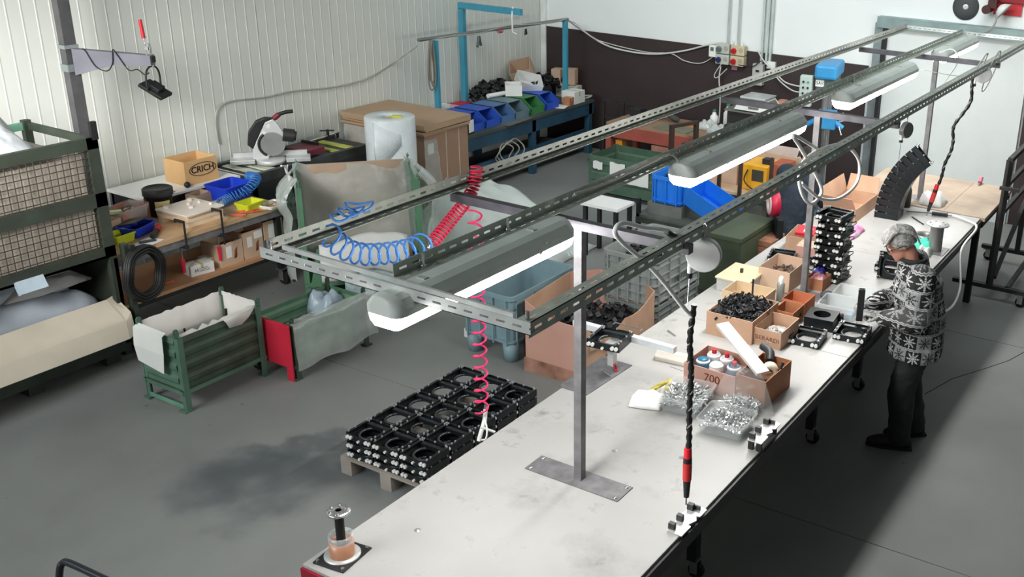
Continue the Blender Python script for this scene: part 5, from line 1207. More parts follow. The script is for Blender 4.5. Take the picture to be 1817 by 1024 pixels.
# white tray table with black saw base
wtb = thing('tray_stand', 'stand with two white trays right of the red bench', 'stand', (-5.30, 11.30, 0))
B().bx(-0.34, 0.10, -0.20, 0.12, 0.80, 0.82).obj('tray', M('white_board'), wtb); B().bx(-0.02, 0.42, -0.05, 0.30, 0.835, 0.86).obj('tray', M('white_board'), wtb, bevel=0.01)
for X in (-0.3, 0.36): B().bx(X - 0.02, X + 0.02, 0.0, 0.04, 0, 0.80).obj('leg', GD, wtb)
B().bx(-0.32, 0.38, 0.0, 0.04, 0.77, 0.80).obj('rail', GD, wtb)
t = thing('black_machine', 'small black machine head on the white tray', 'machine', (-5.38, 11.18, 0.82)); B().prism([(-0.12, 0), (0.10, 0), (0.12, 0.03), (0.02, 0.20), (-0.08, 0.20), (-0.13, 0.06)], (0, -0.06, 0), (1, 0, 0), (0, 0, 1), (0, 0.12, 0)).obj('body', M('machine_navy', (40, 42, 52), 0.5), t, bevel=0.006); B().cyl((0.1, 0, 0.02), (0.26, 0.06, 0.02), 0.035, n=10).obj('arm', BLACK, t)
# weighing scale on dark cabinet
cb = thing('scale_cabinet', 'dark brown cabinet carrying the weighing scale', 'cabinet', (-5.46, 12.05, 0)); cb.scale = (1, 1, 1.06); B().bx(-0.30, 0.30, -0.25, 0.30, 0, 0.98).obj('body', M('cabinet_dark', (50, 42, 42), 0.6), cb); B().bx(-0.27, 0.27, -0.262, -0.25, 0.05, 0.93).obj('door', M('cabinet_door', (36, 32, 32), 0.6), cb); B().bx(-0.32, 0.36, -0.30, 0.30, 0.98, 1.00).obj('top_board', M('cabinet_top', (110, 108, 104), 0.6), cb)
sl = thing('weighing_scale', 'white bench weighing scale with a sloping display on the dark cabinet', 'scale', (-5.40, 11.98, 1.061), 0.0); sl.scale = (1.15, 1.15, 1.2)
B().prism([(-0.20, -0.20), (0.20, -0.20), (0.20, 0.17), (-0.20, 0.17)], (0, 0, 0), (1, 0, 0), (0, 1, 0), (0, 0, 0.015)).obj('base', BLACK, sl)
v = [(-0.21, -0.21, 0.015), (0.21, -0.21, 0.015), (0.21, 0.18, 0.015), (-0.21, 0.18, 0.015), (-0.17, -0.12, 0.12), (0.12, -0.12, 0.12), (0.12, 0.16, 0.12), (-0.17, 0.16, 0.12)]
B().add(v, [(0, 3, 2, 1), (4, 5, 6, 7), (0, 1, 5, 4), (1, 2, 6, 5), (2, 3, 7, 6), (3, 0, 4, 7)]).obj('body', M('scale_white', (220, 220, 214), 0.45), sl)
B().bx(-0.18, 0.13, -0.13, 0.17, 0.125, 0.145).obj('pan', M('scale_pan', (210, 212, 212), 0.35, 0.3), sl, bevel=0.004)
B().add([(0.205, -0.14, 0.03), (0.205, 0.12, 0.03), (0.14, 0.12, 0.108), (0.14, -0.14, 0.108)], [(0, 1, 2, 3)]).obj('display', M('display_grey', (120, 122, 112), 0.3), sl)
B().bx(-0.04, 0.08, -0.200, -0.185, 0.035, 0.055).obj('keypad', M('key_dark', (110, 108, 104), 0.5), sl)
boxed('small_carton', 'small pinkish carton behind the weighing scale', 'carton', (-5.10, 12.15, 1.0) if False else (-5.18, 12.24, 1.061), 0, 0.10, 0.12, 0.11, M('carton_reddish'))
# wooden shelf unit with yellow machine
sf = thing('shelf_unit', 'pale wooden shelf unit with brown steel posts behind the blue bins', 'shelf', (-4.85, 10.35, 0))
B().bx(-0.60, 0.55, -0.32, 0.34, 0.52, 0.55).obj('shelf_board', M('shelf_pale', (206, 176, 148), 0.65, var=0.06), sf); B().bx(-0.62, 0.57, -0.34, 0.36, 0.46, 0.52).obj('frame', GD, sf)
B().bx(-0.62, 0.57, 0.33, 0.35, 0.55, 0.88).obj('back_panel', M('shelf_back', (190, 160, 134), 0.7, var=0.08), sf)
for X in (-0.57, -0.1, 0.16, 0.53):
    B().bx(X - 0.018, X + 0.018, -0.345, -0.31, 0, 1.02).obj('post', BR, sf)
ym = thing('yellow_machine', 'yellow cased machine with a dark square panel on the shelf unit', 'machine', (-4.58, 10.40, 0.55))
B().bx(-0.17, 0.13, -0.20, 0.18, 0, 0.30).obj('case', M('machine_yellow', (226, 164, 36), 0.45, var=0.05), ym, bevel=0.01); B().bx(-0.05, 0.09, -0.206, -0.20, 0.12, 0.25).obj('panel', M('panel_grey', (62, 58, 50), 0.5), ym)
B().bx(0.13, 0.30, -0.12, 0.2, 0.0, 0.32).obj('side_box', M('carton_rust', (160, 84, 56), 0.7), ym); B().bx(0.02, 0.12, -0.1, 0.0, 0.30, 0.36).obj('top_unit', BLACK, ym)
B().tube(smooth_path([(-0.10, -0.21, 0.24), (-0.12, -0.25, 0.12), (0.0, -0.25, 0.03), (0.12, -0.22, 0.02)], 5), 0.008, 6).obj('cable', BLACK, ym)
for k, (x, hh, lab) in enumerate(((-5.20, 0.26, 'brown carton at the left of the pale shelf'), (-4.96, 0.28, 'brown carton in the middle of the pale shelf'))): boxed('shelf_carton', lab, 'carton', (x, 10.42, 0.55), 0, 0.2, 0.26, hh, CARDL)
one(B().bx(-0.24, 0.24, -0.01, 0.01, 0, 0.95), 'pink_board', M('board_pinkish', (196, 180, 172), 0.7), 'pale pinkish board standing behind the pale shelf unit', 'board', loc=(-4.55, 10.85, 0.55) if False else (-4.50, 10.82, 0.0), rz=0.05)
one(B().bx(-0.05, 0.05, -0.1, 0.1, 0, 0.30), 'red_case', M('hot_pink', (214, 32, 72), 0.5), 'bright red case behind the yellow machine', 'case', loc=(-4.24, 10.25, 0.42), bevel=0.01)
bs = thing('brick_stack', 'small stack of reddish wooden blocks beside the olive bin', 'blocks', (-3.80, 8.93, 0))
BRK = M('block_brown', (150, 104, 80), 0.75, var=0.25, scale=9)
for k in range(9):
    for j in range(2): B().box((random.uniform(-0.01, 0.01), -0.09 + j * 0.18, 0.03 + k * 0.06), (0.16, 0.165, 0.052), rz=random.uniform(-0.05, 0.05)).obj('block', BRK, bs)
tr_ = thing('tape_roll', 'big roll with a red rim and white core on a black stand behind the bench', 'roll', (-3.78, 9.02, 0), -0.93)
B().bx(-0.10, 0.12, -0.03, 0.03, 0.0, 0.72).bx(-0.16, 0.2, -0.10, 0.10, 0, 0.02).obj('stand', BLACK, tr_)
mx = Matrix.Rotation(PI / 2, 4, 'X') @ Matrix.Rotation(0, 4, 'Z')
B().lathe((0, -0.05, 0.86), [(0.07, -0.04), (0.125, -0.04), (0.125, 0.05), (0.07, 0.05), (0.07, -0.04)], 24, m=mx).obj('red_rim', M('rim_red', (178, 26, 60), 0.45), tr_)
B().lathe((0, -0.055, 0.86), [(0.05, -0.045), (0.105, -0.048), (0.105, 0.055), (0.05, 0.055), (0.05, -0.045)], 24, m=mx).obj('core', M('core_pink', (220, 196, 190), 0.5), tr_)

# ------------------------------------------------------------------ pillar drill
pd = thing('pillar_drill', 'blue pillar drill with a grey column near the sliding door', 'drill press', (-4.23, 11.3, 0), 0.2); pd.scale = (1.08, 1.0, 1.1)
PB = M('drill_blue', (52, 142, 196), 0.45, var=0.08)
B().lathe((0, 0.10, 0), [(0, 0), (0.19, 0), (0.19, 0.05), (0.07, 0.08), (0, 0.08)], 16).obj('base', M('drill_base', (70, 96, 110), 0.5), pd)
B().cyl((0, 0.10, 0.06), (0, 0.10, 1.50), 0.042, n=16).obj('column', M('column_steel', (170, 172, 172), 0.3, 0.7), pd)
B().box((0, -0.02, 0.74), (0.34, 0.30, 0.05)).obj('table', M('drill_base'), pd, bevel=0.006)
B().box((0, 0.10, 1.10), (0.14, 0.16, 0.16)).box((0.02, -0.02, 1.12), (0.20, 0.12, 0.20)).obj('carriage', PB, pd, bevel=0.01)
for sx_ in (-1, 1): B().cyl((sx_ * 0.10, -0.02, 1.10), (sx_ * 0.20, -0.02, 1.04), 0.03, n=10).obj('side_boss', PB, pd)
B().cyl((0.02, -0.04, 0.82), (0.02, -0.04, 1.04), 0.02, n=10).obj('spindle', CHROME, pd)
for a in (0, 2.1, 4.2): B().cyl((0.14, -0.02, 1.10), (0.20, -0.02 + 0.14 * math.cos(a), 1.10 + 0.14 * math.sin(a)), 0.008, n=6).obj('feed_lever', CHROME, pd)
B().cyl((-0.02, -0.02, 1.2), (-0.02, -0.02, 1.48), 0.03, n=10).obj('quill', M('column_steel'), pd)
B().box((0.0, 0.0, 1.52), (0.20, 0.42, 0.14)).obj('head', M('head_green', (74, 92, 92), 0.5), pd, bevel=0.015)
B().box((0.0, 0.02, 1.65), (0.24, 0.56, 0.15)).obj('belt_cover', PB, pd, bevel=0.03)
cbx = B().box((-0.20, -0.22, 1.44), (0.13, 0.10, 0.32)).obj('control_box', M('control_grey', (176, 190, 184), 0.5), pd, bevel=0.006)
for k in range(6): B().cyl((-0.225 + 0.05 * (k % 2), -0.27, 1.54 - 0.06 * (k // 2)), (-0.225 + 0.05 * (k % 2), -0.283, 1.54 - 0.06 * (k // 2)), 0.012, n=8).obj('button', BLACK if k != 1 else M('button_green', (70, 150, 110), 0.4), cbx)
for k in range(2): B().cyl((-0.23 + 0.06 * k, -0.27, 1.33), (-0.23 + 0.06 * k, -0.285, 1.33), 0.02, n=10).obj('stop_button', RED, cbx)
sticker(pd, (-0.06, -0.215, 1.53), (1, 0, 0), (0, 0, 1), 0.09, 0.07); text_mesh('5AV', 0.045, INK, pd, (-0.06, -0.218, 1.53), (1, 0, 0), (0, 0, 1))

# ------------------------------------------------------------------ on the back wall
YW = YB - 0.03
sp_ = thing('socket_panel', 'grey industrial socket panel with red and blue outlets on the dark wall', 'socket panel', (-6.02, YW, 1.64))
SG = M('socket_beige', (196, 184, 156), 0.5); SGG = M('socket_grey', (186, 190, 184), 0.5)
for k, (x, z, m_, c_) in enumerate(((-0.14, 0.065, SGG, M('plug_grey', (110, 116, 112), 0.5)), (0.08, 0.065, SG, RED), (-0.14, -0.075, SGG, M('plug_blue', (40, 56, 100), 0.5)), (0.08, -0.075, SGG if False else SG, RED))):
    o = B().box((x, -0.05, z), (0.20, 0.10, 0.13)).obj('outlet_box', m_, sp_, bevel=0.008)
    B().cyl((x - 0.045, -0.10, z), (x - 0.045, -0.135, z - 0.012), 0.036, n=12).obj('outlet', c_, o)
    B().cyl((x + 0.05, -0.10, z + 0.01), (x + 0.05, -0.106, z + 0.01), 0.03, n=14).obj('rotary_switch', M('switch_tan', (170, 160, 140), 0.5), o)
B().box((0.02, -0.02, -0.17), (0.08, 0.03, 0.07)).obj('plug', M('plug_pink', (170, 120, 140), 0.5), sp_)
for k, (x, r) in enumerate(((-0.10, 0.014), (0.05, 0.014))): B().cyl((x, -0.03, 0.13), (x, -0.03, 3.2), r, n=8).obj('conduit', M('conduit_grey', (176, 182, 180), 0.4), sp_)
for x in (-0.03, 0.03, 0.12): B().cyl((x, -0.05, 0.13), (x, -0.05, 0.17), 0.018, n=8).obj('gland', WHITEP, sp_)
pp = thing('plug_adaptor', 'white plug adaptor hanging at the left of the socket panel', 'plug', (-6.30, YW - 0.09, 1.66)); B().box((0, 0, 0), (0.10, 0.07, 0.15)).obj('body', WHITEP, pp, bevel=0.008); B().box((0, -0.036, 0.03), (0.05, 0.004, 0.05)).obj('display', M('lcd_grey', (92, 104, 100), 0.4), pp)
sw = thing('switch_box', 'pale vertical switch box with trunking right of the socket panel', 'switch', (-5.64, YW, 1.42)); B().box((0, -0.04, 0), (0.15, 0.08, 0.28)).obj('box', M('switch_grey', (176, 176, 172), 0.5), sw, bevel=0.006); B().box((0, -0.082, 0.05), (0.05, 0.004, 0.03)).obj('rocker', BLACK, sw)
for x in (0.02, 0.09, 0.14): B().bx(x - 0.015, x + 0.015, -0.03, 0, 0.14, 3.2).obj('trunking', M('trunk_grey', (186, 194, 190), 0.5), sw)
B().box((0.17, -0.02, 0.14), (0.12, 0.04, 0.09)).obj('junction_box', WHITEP, sw)
for k, (pts, r, lab) in enumerate((
    ([(1345, 90), (1355, 108), (1375, 128), (1392, 145), (1412, 152), (1424, 153)], 0.010, 'white cable running from the switch box to the pillar drill, upper strand'),
    ([(1372, 128), (1385, 145), (1405, 160), (1420, 164)], 0.009, 'white cable running to the pillar drill control box, lower strand'),
    ([(1279, 118), (1276, 140), (1278, 170), (1277, 200), (1275, 218)], 0.010, 'white cable hanging straight down from the socket panel'),
    ([(1281, 112), (1268, 132), (1272, 138), (1290, 122)], 0.007, 'short loop of white cable under the blue socket'),
    ([(1310, 115), (1335, 118), (1352, 108), (1362, 118)], 0.006, 'thin dark cable from the red socket to the switch box'))):
    one(B().tube(smooth_path([aty(px, py, YW - 0.10) for px, py in pts], 5), r, 6), 'wall_cable', M('cable_white') if k < 4 else BLACK, lab, 'cable')
p = aty(1714, 12, YB)
dsk = thing('cutting_disc', 'round dark cutting disc hung on the white wall above the door', 'disc', (p.x, YB - 0.005, p.z)); mx2 = Matrix.Rotation(PI / 2, 4, 'X')
B().lathe((0, 0, 0), [(0.025, 0), (0.155, 0), (0.155, 0.006), (0.025, 0.006)], 40, m=mx2).obj('disc', M('disc_grey', (74, 76, 78), 0.8), dsk); B().lathe((0, -0.002, 0), [(0.008, 0.006), (0.032, 0.006), (0.032, 0.009), (0.008, 0.009)], 20, m=mx2).obj('centre_label', PAPER, dsk)
p = aty(1790, 10, YB)
rs = thing('red_sign', 'red sheet metal plate fixed high on the wall at the top right', 'sign', (p.x, YB - 0.01, p.z - 0.02)); B().bx(-0.16, 0.16, -0.012, 0, -0.09, 0.35).obj('plate', M('sign_red', (204, 44, 52), 0.5), rs); B().bx(-0.20, 0.36, -0.05, -0.012, 0.06, 0.14).obj('rail', M('sign_dark_red', (150, 24, 30), 0.5), rs)
p = aty(1765, 12, YB)
wl_ = thing('wall_lamp', 'white bell shaped lamp with a dark fitting beside the red plate', 'lamp', (p.x, YB - 0.16, p.z)); B().lathe((0.12, 0, 0.0), [(0.03, 0.04), (0.06, 0.02), (0.11, -0.04), (0.105, -0.04), (0.05, 0.015)], 20, m=Matrix.Rotation(-0.9, 4, 'Y')).obj('shade', WHITEP, wl_); B().cyl((-0.05, 0.15, -0.02), (-0.05, -0.05, -0.02), 0.05, n=14).bx(-0.04, 0.06, -0.03, 0.03, 0.0, 0.2).obj('fitting', M('dark_maroon', (66, 22, 24), 0.5), wl_)
lp = [aty(1769, 20, YB - 0.16), aty(1766, 40, YB - 0.3), aty(1755, 55, 11.9), aty(1738, 60, 11.6), aty(1728, 62, 11.42)]
one(B().tube(smooth_path(lp, 5), 0.012, 6), 'lamp_cable', M('cable_grey'), 'grey cable hanging from the wall lamp to the end of the rack', 'cable')

# ------------------------------------------------------------------ dark steel trolley at the right edge
tl = thing('steel_trolley', 'dark steel frame trolley on castors at the right edge', 'trolley', (-1.82, 9.85, 0))
DS = M('trolley_steel', (62, 60, 60), 0.5, 0.5, var=0.25)
B().bx(-0.36, 0.8, -0.03, 0.03, 0.13, 0.17).obj('base_beam', DS, tl); B().bx(-0.36, 0.8, 1.17, 1.23, 0.13, 0.17).obj('base_beam', DS, tl)
B().bx(0.15, 0.19, 0.0, 1.2, 0.13, 0.17).obj('base_rail', DS, tl)
B().beam((0.0, 0, 0.17), (0.02, 0.02, 1.44), 0.05, 0.05).obj('upright', DS, tl); B().beam((0.02, 1.2, 0.17), (0.02, 1.2, 1.44), 0.05, 0.05).obj('upright', DS, tl)
B().bx(0.0, 0.045, 0.0, 1.22, 1.42, 1.465).obj('top_rail', DS, tl); B().bx(0.0, 0.04, 0.0, 1.22, 1.17, 1.21).obj('middle_rail', DS, tl); B().bx(0.0, 0.04, 0.0, 1.22, 0.9, 0.94).obj('middle_rail', DS, tl)
B().beam((0.03, 0.03, 0.24), (0.03, 1.15, 0.75), 0.04, 0.04).obj('brace', DS, tl)
B().bx(-0.02, 0.16, -0.10, -0.06, 1.17, 1.20).obj('hook', DS, tl)
for x, y in ((0.30, 0.0), (-0.30, 1.2), (0.7, 1.2)): castor('castor', tl, (x, y, 0), 0.052)

# ------------------------------------------------------------------ trolley handle at the lower left
hd_ = thing('hand_trolley', 'black tubular push handle of a trolley at the lower left edge', 'trolley', (-4.15, 2.02, 0))
hp = [at(104, 1060, 0.78), at(106, 1012, 0.90), at(112, 999, 0.93), at(125, 1000, 0.94), at(190, 1030, 0.94), at(260, 1062, 0.94)]
L0 = Vector((-4.15, 2.02, 0)); q0 = hp[0].copy(); q0.z = 0.16; q1 = hp[-1].copy(); q1.z = 0.16; q1b = hp[-1].copy(); q1b.z = 0.8
B().tube([q0 - L0] + [p - L0 for p in smooth_path(hp, 5)] + [q1b - L0, q1 - L0], 0.016, 10).obj('handle', M('tube_black', (44, 48, 54), 0.35, 0.4), hd_)
mid = (q0 + q1) / 2 - L0
B().box((mid.x, mid.y - 0.3, 0.15), (0.55, 0.75, 0.03)).obj('deck', M('dark_steel'), hd_)
for x in (-0.2, 0.2):
    for y in (-0.55, -0.05): castor('castor', hd_, (mid.x + x, mid.y + y, 0), 0.05)

# ------------------------------------------------------------------ things on the assembly bench
def T(px, py, z=TZ): p = at(px, py, z); return Vector((p.x, p.y, z))
# spindle fixture at the near corner
sp1 = thing('spindle_fixture', 'copper-wrapped spindle fixture with a chrome flange at the near corner of the bench', 'fixture', (-3.185, 2.755, TZ), 0.12)
B().prism([(-0.085, -0.10), (0.085, -0.10), (0.085, 0.10), (-0.085, 0.10)], (0, 0, 0), (1, 0, 0), (0, 1, 0), (0, 0, 0.008)).obj('base_plate', M('dark_steel'), sp1)
B().lathe((0, 0, 0.008), [(0.045, 0), (0.082, 0), (0.082, 0.006), (0.045, 0.006)], 28).obj('flange_ring', M('flange_grey', (190, 190, 188), 0.4, 0.3), sp1)
B().lathe((0, 0, 0.008), [(0.056, 0), (0.056, 0.075), (0.040, 0.075), (0.040, 0.01)], 24).obj('wrap', M('copper_wrap', (180, 128, 100), 0.35, var=0.12, scale=25), sp1)
B().lathe((0, 0, 0.083), [(0.057, 0), (0.057, 0.036), (0.047, 0.036), (0.047, 0)], 24).obj('clear_cup', CLEAR, sp1)
B().cyl((0, 0, 0.01), (0, 0, 0.235), 0.0205, n=18).obj('shaft', RUBBER, sp1)
B().lathe((0, 0, 0.235), [(0.012, 0), (0.052, 0), (0.054, 0.006), (0.052, 0.012), (0.014, 0.014)], 24).obj('top_flange', CHROME, sp1)
for k in range(6):
    a = k * PI / 3; B().cyl((0.04 * math.cos(a), 0.04 * math.sin(a), 0.247), (0.04 * math.cos(a), 0.04 * math.sin(a), 0.256), 0.007, n=6).obj('flange_bolt', CHROME, sp1)
for x, y in ((-0.07, -0.085), (0.07, -0.085), (0.07, 0.085), (-0.07, 0.085)): B().cyl((x, y, 0.008), (x, y, 0.016), 0.008, n=8).obj('base_bolt', CHROME, sp1)

# test stand with a frame on it
ts = thing('test_stand', 'white test stand on a steel plate holding a roller frame, at the left bench edge', 'test stand', (-3.20, 5.0, TZ))
B().prism([(-0.12, -0.36), (0.09, -0.36), (0.11, 0.13), (-0.12, 0.13)], (0, 0, 0), (1, 0, 0), (0, 1, 0), (0, 0, 0.006)).obj('base_plate', STEEL, ts)
B().bx(-0.022, 0.022, 0.04, 0.085, 0.006, 0.16).obj('post', LIGHTRAIL, ts)
B().bx(-0.34, 0.42, 0.11, 0.15, 0.175, 0.215).obj('cross_rail', M('rail_white', (222, 226, 230), 0.4), ts)
B().bx(-0.03, 0.03, 0.02, 0.13, 0.155, 0.175).obj('bracket', LIGHTRAIL, ts)
B().tube([(-0.06, 0.16, 0.24), (-0.06, 0.19, 0.24), (0.14, 0.20, 0.24), (0.14, 0.17, 0.24)], 0.004, 5).obj('wire_stop', STEEL, ts)
frame((-3.19, 5.02, TZ + 0.178), 0.12, 'black roller frame clamped on the white test stand')
one(B().tube(smooth_path([(0, 0, 0.02), (0.12, 0.0, 0.01), (0.22, -0.03, 0.005)], 4), 0.002, 5).tr(Matrix.Identity(4)), 'loose_wire', STEEL, 'thin loose wire on the bench right of the test stand', 'wire', loc=(-2.86, 5.22, TZ))
t = thing('wood_offcut', 'pale rounded wood offcut lying behind the test stand', 'offcut', (-3.02, 5.33, TZ), 0.1)
B().prism([(-0.05, 0), (0.05, 0), (0.055, 0.02), (0.03, 0.055), (-0.02, 0.06), (-0.055, 0.03)], (-0.0, -0.0, 0), (0, 1, 0), (0, 0, 1), (0.24, 0, 0)).obj('block', M('offcut_pale', (208, 202, 192), 0.7, var=0.08), t, bevel=0.005)
B().cyl((0.24, -0.04, 0.012), (0.262, -0.05, 0.012), 0.011, n=8).obj('peg', WHITEP, t)
t = thing('utility_knife', 'red utility knife lying at the foot of the test stand', 'knife', T(1092, 655) + Vector((0, 0, 0.007)), -0.9); B().box((0, 0, 0.008), (0.11, 0.022, 0.014)).obj('handle', M('knife_red', (196, 44, 60), 0.45), t, bevel=0.004); B().box((0.02, 0.0, 0.0165), (0.05, 0.01, 0.004)).obj('slider', BLACK, t)
one(B().cyl((0, 0, 0.008), (0.09, 0.0, 0.008), 0.006, n=8).cyl((-0.008, 0, 0.008), (0, 0, 0.008), 0.011, n=6), 'long_bolt', CHROME, 'long chrome bolt lying on the steel plate before the red knife', 'bolt', loc=T(1070, 662) + Vector((0, 0, 0.006)), rz=-0.4)
one(B().cyl((0, 0, 0.006), (0.10, 0.0, 0.006), 0.005, n=8), 'long_bolt', CHROME, 'small chrome pin lying near the grey crates on the bench', 'bolt', loc=T(1185, 588), rz=-0.5)
# gloves
gv = one(rag(B(), (0, 0, 0), 0.22, 0.20, 0.07, 5, rz=0.3), 'work_glove', M('cotton_white', (232, 232, 228), 0.85, var=0.04, bump=0.3, bscale=30), 'white crumpled cotton glove on the bench', 'glove', loc=(-2.76, 4.77, TZ))
one(rag(B(), (0, 0, 0), 0.16, 0.16, 0.05, 9, rz=0.3), 'work_glove', M('cotton_white'), 'white cotton glove beside the tub of steel rods', 'glove', loc=(-2.70, 4.98, TZ))
for k, (x, y, a) in enumerate(((-2.745, 4.87, 0.9), (-2.70, 4.91, 1.9))):
    one(B().box((0, 0, 0.0), (0.10, 0.03, 0.012), m=Matrix.Rotation(a, 3, 'Z') @ Matrix.Rotation(-0.4, 3, 'Y')), 'yellow_tag', M('tag_yellow', (206, 192, 74), 0.5, dark=(120, 104, 40), scale=30), 'yellow striped tag lying on the white gloves, %s one' % ('left' if k == 0 else 'right'), 'tag', loc=(x, y, TZ + 0.065))
# tubs of hardware
CLT = M('tub_plastic', (224, 230, 230), 0.2, var=0.03, alpha=0.20, spec=0.8)
SHINY = M('zinc_bright', (206, 208, 208), 0.28, 0.75, var=0.2, scale=30)
tray('hardware_tub', 'clear tub heaped with steel rods beside the white gloves', 'tub', (-2.545, 4.87, TZ), 0.12, 0.24, 0.27, 0.10, CLT, taper=0.1)
o = one(mound(heap(B(), (-2.545, 4.87, TZ + 0.01), 0.22, 0.25, 0.085, 520, 0.020, 61, 'rod', rz=0.12), (-2.545, 4.87, TZ + 0.008), 0.23, 0.26, 0.065, rz=0.12), 'steel_rods', SHINY, 'small steel rods filling the clear tub beside the gloves', 'rods'); o['kind'] = 'stuff'
tray('hardware_tub', 'clear tub of shiny nuts near the bench edge', 'tub', (-2.215, 4.745, TZ), 0.08, 0.26, 0.22, 0.09, CLT, taper=0.1)
o = one(mound(heap(B(), (-2.215, 4.745, TZ + 0.01), 0.25, 0.21, 0.085, 620, 0.014, 62, 'nut', rz=0.08), (-2.215, 4.745, TZ + 0.008), 0.25, 0.21, 0.072, rz=0.08), 'steel_nuts', SHINY, 'shiny nuts filling the clear tub near the bench edge', 'nuts'); o['kind'] = 'stuff'
o = one(heap(B(), (-2.24, 4.98, TZ + 0.005), 0.20, 0.13, 0.075, 240, 0.017, 63, 'rod', rz=0.1), 'steel_screws', SHINY, 'steel screws spilling from the clear bag onto the bench', 'screws'); o['kind'] = 'stuff'
# clear bag of screws leaning on the box
P = []
for i in range(14):
    u = i / 13; row = []
    for j in range(12):
        v = j / 11; w = 0.10 + 0.13 * (1 - v) ** 0.8
        row.append((-2.24 + (u - 0.5) * 2 * w * 0.9, 5.02 - 0.10 * math.sin(PI * u) * (1 - v) + 0.02 * noise.noise((u * 5, v * 5, 3)), TZ + 0.004 + 0.27 * v + 0.02 * noise.noise((u * 4, v * 4, 8)) * (v)))
    P.append(row)
one(B().grid(P, 0), 'screw_bag', M('bag_film', (226, 230, 230), 0.2, var=0.1, alpha=0.24, bump=0.8, bscale=14, spec=0.9), 'clear plastic bag standing open before the box of spray cans', 'bag')
# box of spray cans
cb2 = carton('can_carton', 'low pink-brown carton of spray cans marked 700 on the bench', 'carton', (-2.50, 5.22, TZ), -0.03, 0.36, 0.30, 0.16, CARDP)
text_mesh('700', 0.075, INKR, cb2, (0.02, -0.1515, 0.10), (1, 0, 0), (0, 0, 1))
cb3 = carton('divided_carton', 'brown carton with dark tools and tape roll beside the spray can carton', 'carton', (-2.22, 5.25, TZ), -0.03, 0.20, 0.36, 0.18, CARDD)
B().box((0, 0.05, 0.12), (0.19, 0.005, 0.10)).obj('divider', CARD, cb3)
for k, (x, y, c_, cp_, lab) in enumerate(((-2.605, 5.18, M('can_teal', (40, 110, 140), 0.35), None, 'teal capped spray can at the front of the carton'), (-2.585, 5.29, M('can_silver', (206, 202, 202), 0.4, 0.1), RED, 'silver spray can at the back left of the carton'), (-2.49, 5.28, M('can_silver'), RED, 'silver spray can with a red nozzle in the middle of the carton'), (-2.40, 5.20, M('can_navy', (60, 84, 120), 0.35), RED, 'navy spray can with a red nozzle at the right of the carton'), (-2.505, 5.165, WHITEP, None, 'white capped can at the front of the carton'))):
    t = thing('spray_can', lab, 'can', (x, y, TZ + 0.006), 0, 'spray cans in the carton')
    B().lathe((0, 0, 0), [(0, 0), (0.044, 0), (0.044, 0.14), (0.036, 0.150), (0.036, 0.156), (0, 0.156)], 18).obj('body', c_, t)
    if cp_ is not None: B().cyl((0, 0, 0.155), (0, 0, 0.182), 0.016, n=10).obj('nozzle', cp_, t)
    B().lathe((0, 0, 0.138), [(0.0445, 0), (0.0455, 0.004), (0.038, 0.015), (0.036, 0.012)], 18).obj('shoulder_ring', M('can_rim', (214, 214, 214), 0.4), t)
pb = B().box((0, 0, 0), (0.50, 0.09, 0.02), m=Matrix.Rotation(0.26, 3, 'Y'))
one(pb, 'plastic_sleeve', M('sleeve_white', (228, 228, 224), 0.5, alpha=0.92), 'long white plastic sleeve lying across the two cartons', 'sleeve', loc=(-2.40, 5.30, TZ + 0.24), rz=-0.55)
t = thing('tape_roll', 'cream roll of tape in the divided carton', 'tape', (-2.19, 5.27, TZ + 0.155), 0.4); B().lathe((0, 0, 0), [(0.022, -0.03), (0.048, -0.03), (0.048, 0.03), (0.022, 0.03), (0.022, -0.03)], 22, m=Matrix.Rotation(PI / 2, 4, 'X')).obj('tape', M('tape_cream', (222, 212, 188), 0.6), t)
one(B().cyl((0, 0, 0), (0.03, 0.04, 0.14), 0.010, n=8), 'tool_shaft', M('dark_steel'), 'dark tool shaft sticking out of the divided carton', 'tool', loc=(-2.15, 5.26, TZ + 0.08))
one(B().tube(smooth_path([(0, 0, 0), (-0.03, 0.06, 0.03), (-0.10, 0.10, 0.04)], 4), 0.028, 8), 'tool_grip', M('grip_black', (40, 42, 42), 0.5), 'black tool grip in the back of the divided carton', 'tool', loc=(-2.24, 5.38, TZ + 0.16))
# bracket plates hanging over the bench edge
for k, (loc, lab) in enumerate((((-1.985, 4.73, TZ), 'zinc bracket fixture on the bench edge beside the tub of nuts'), ((-1.985, 3.83, TZ), 'zinc bracket fixture on the near bench edge under the screwdriver'))):
    t = thing('bracket_fixture', lab, 'fixture', loc)
    hz = 0.055 if k == 0 else 0.0
    B().prism([(-0.03, -0.13), (0.055, -0.13), (0.055, -0.04), (0.035, -0.03), (0.055, 0.02), (0.035, 0.05), (0.055, 0.06), (0.055, 0.13), (-0.02, 0.14), (-0.035, 0.03)], (0, 0, hz + 0.002), (1, 0, 0), (0, 1, 0), (0, 0, 0.006)).obj('plate', M('zinc_plate', (206, 206, 204), 0.35, 0.4), t)
    for y in (-0.10, -0.02, 0.09): B().bx(-0.032, 0.0, y - 0.012, y + 0.012, hz + 0.008, hz + 0.04).obj('lug', M('dark_steel'), t)
    B().bx(-0.02, 0.03, 0.10, 0.11, hz + 0.008, hz + 0.03).obj('stop', M('dark_steel'), t)
    if k == 0: [B().bx(x0, x1, y0, y1, 0, hz + 0.002).obj('leg', BLACK, t) for x0, x1, y0, y1 in ((-0.03, 0.0, -0.12, -0.10), (0.02, 0.05, -0.12, -0.10), (-0.02, 0.04, 0.10, 0.12))]
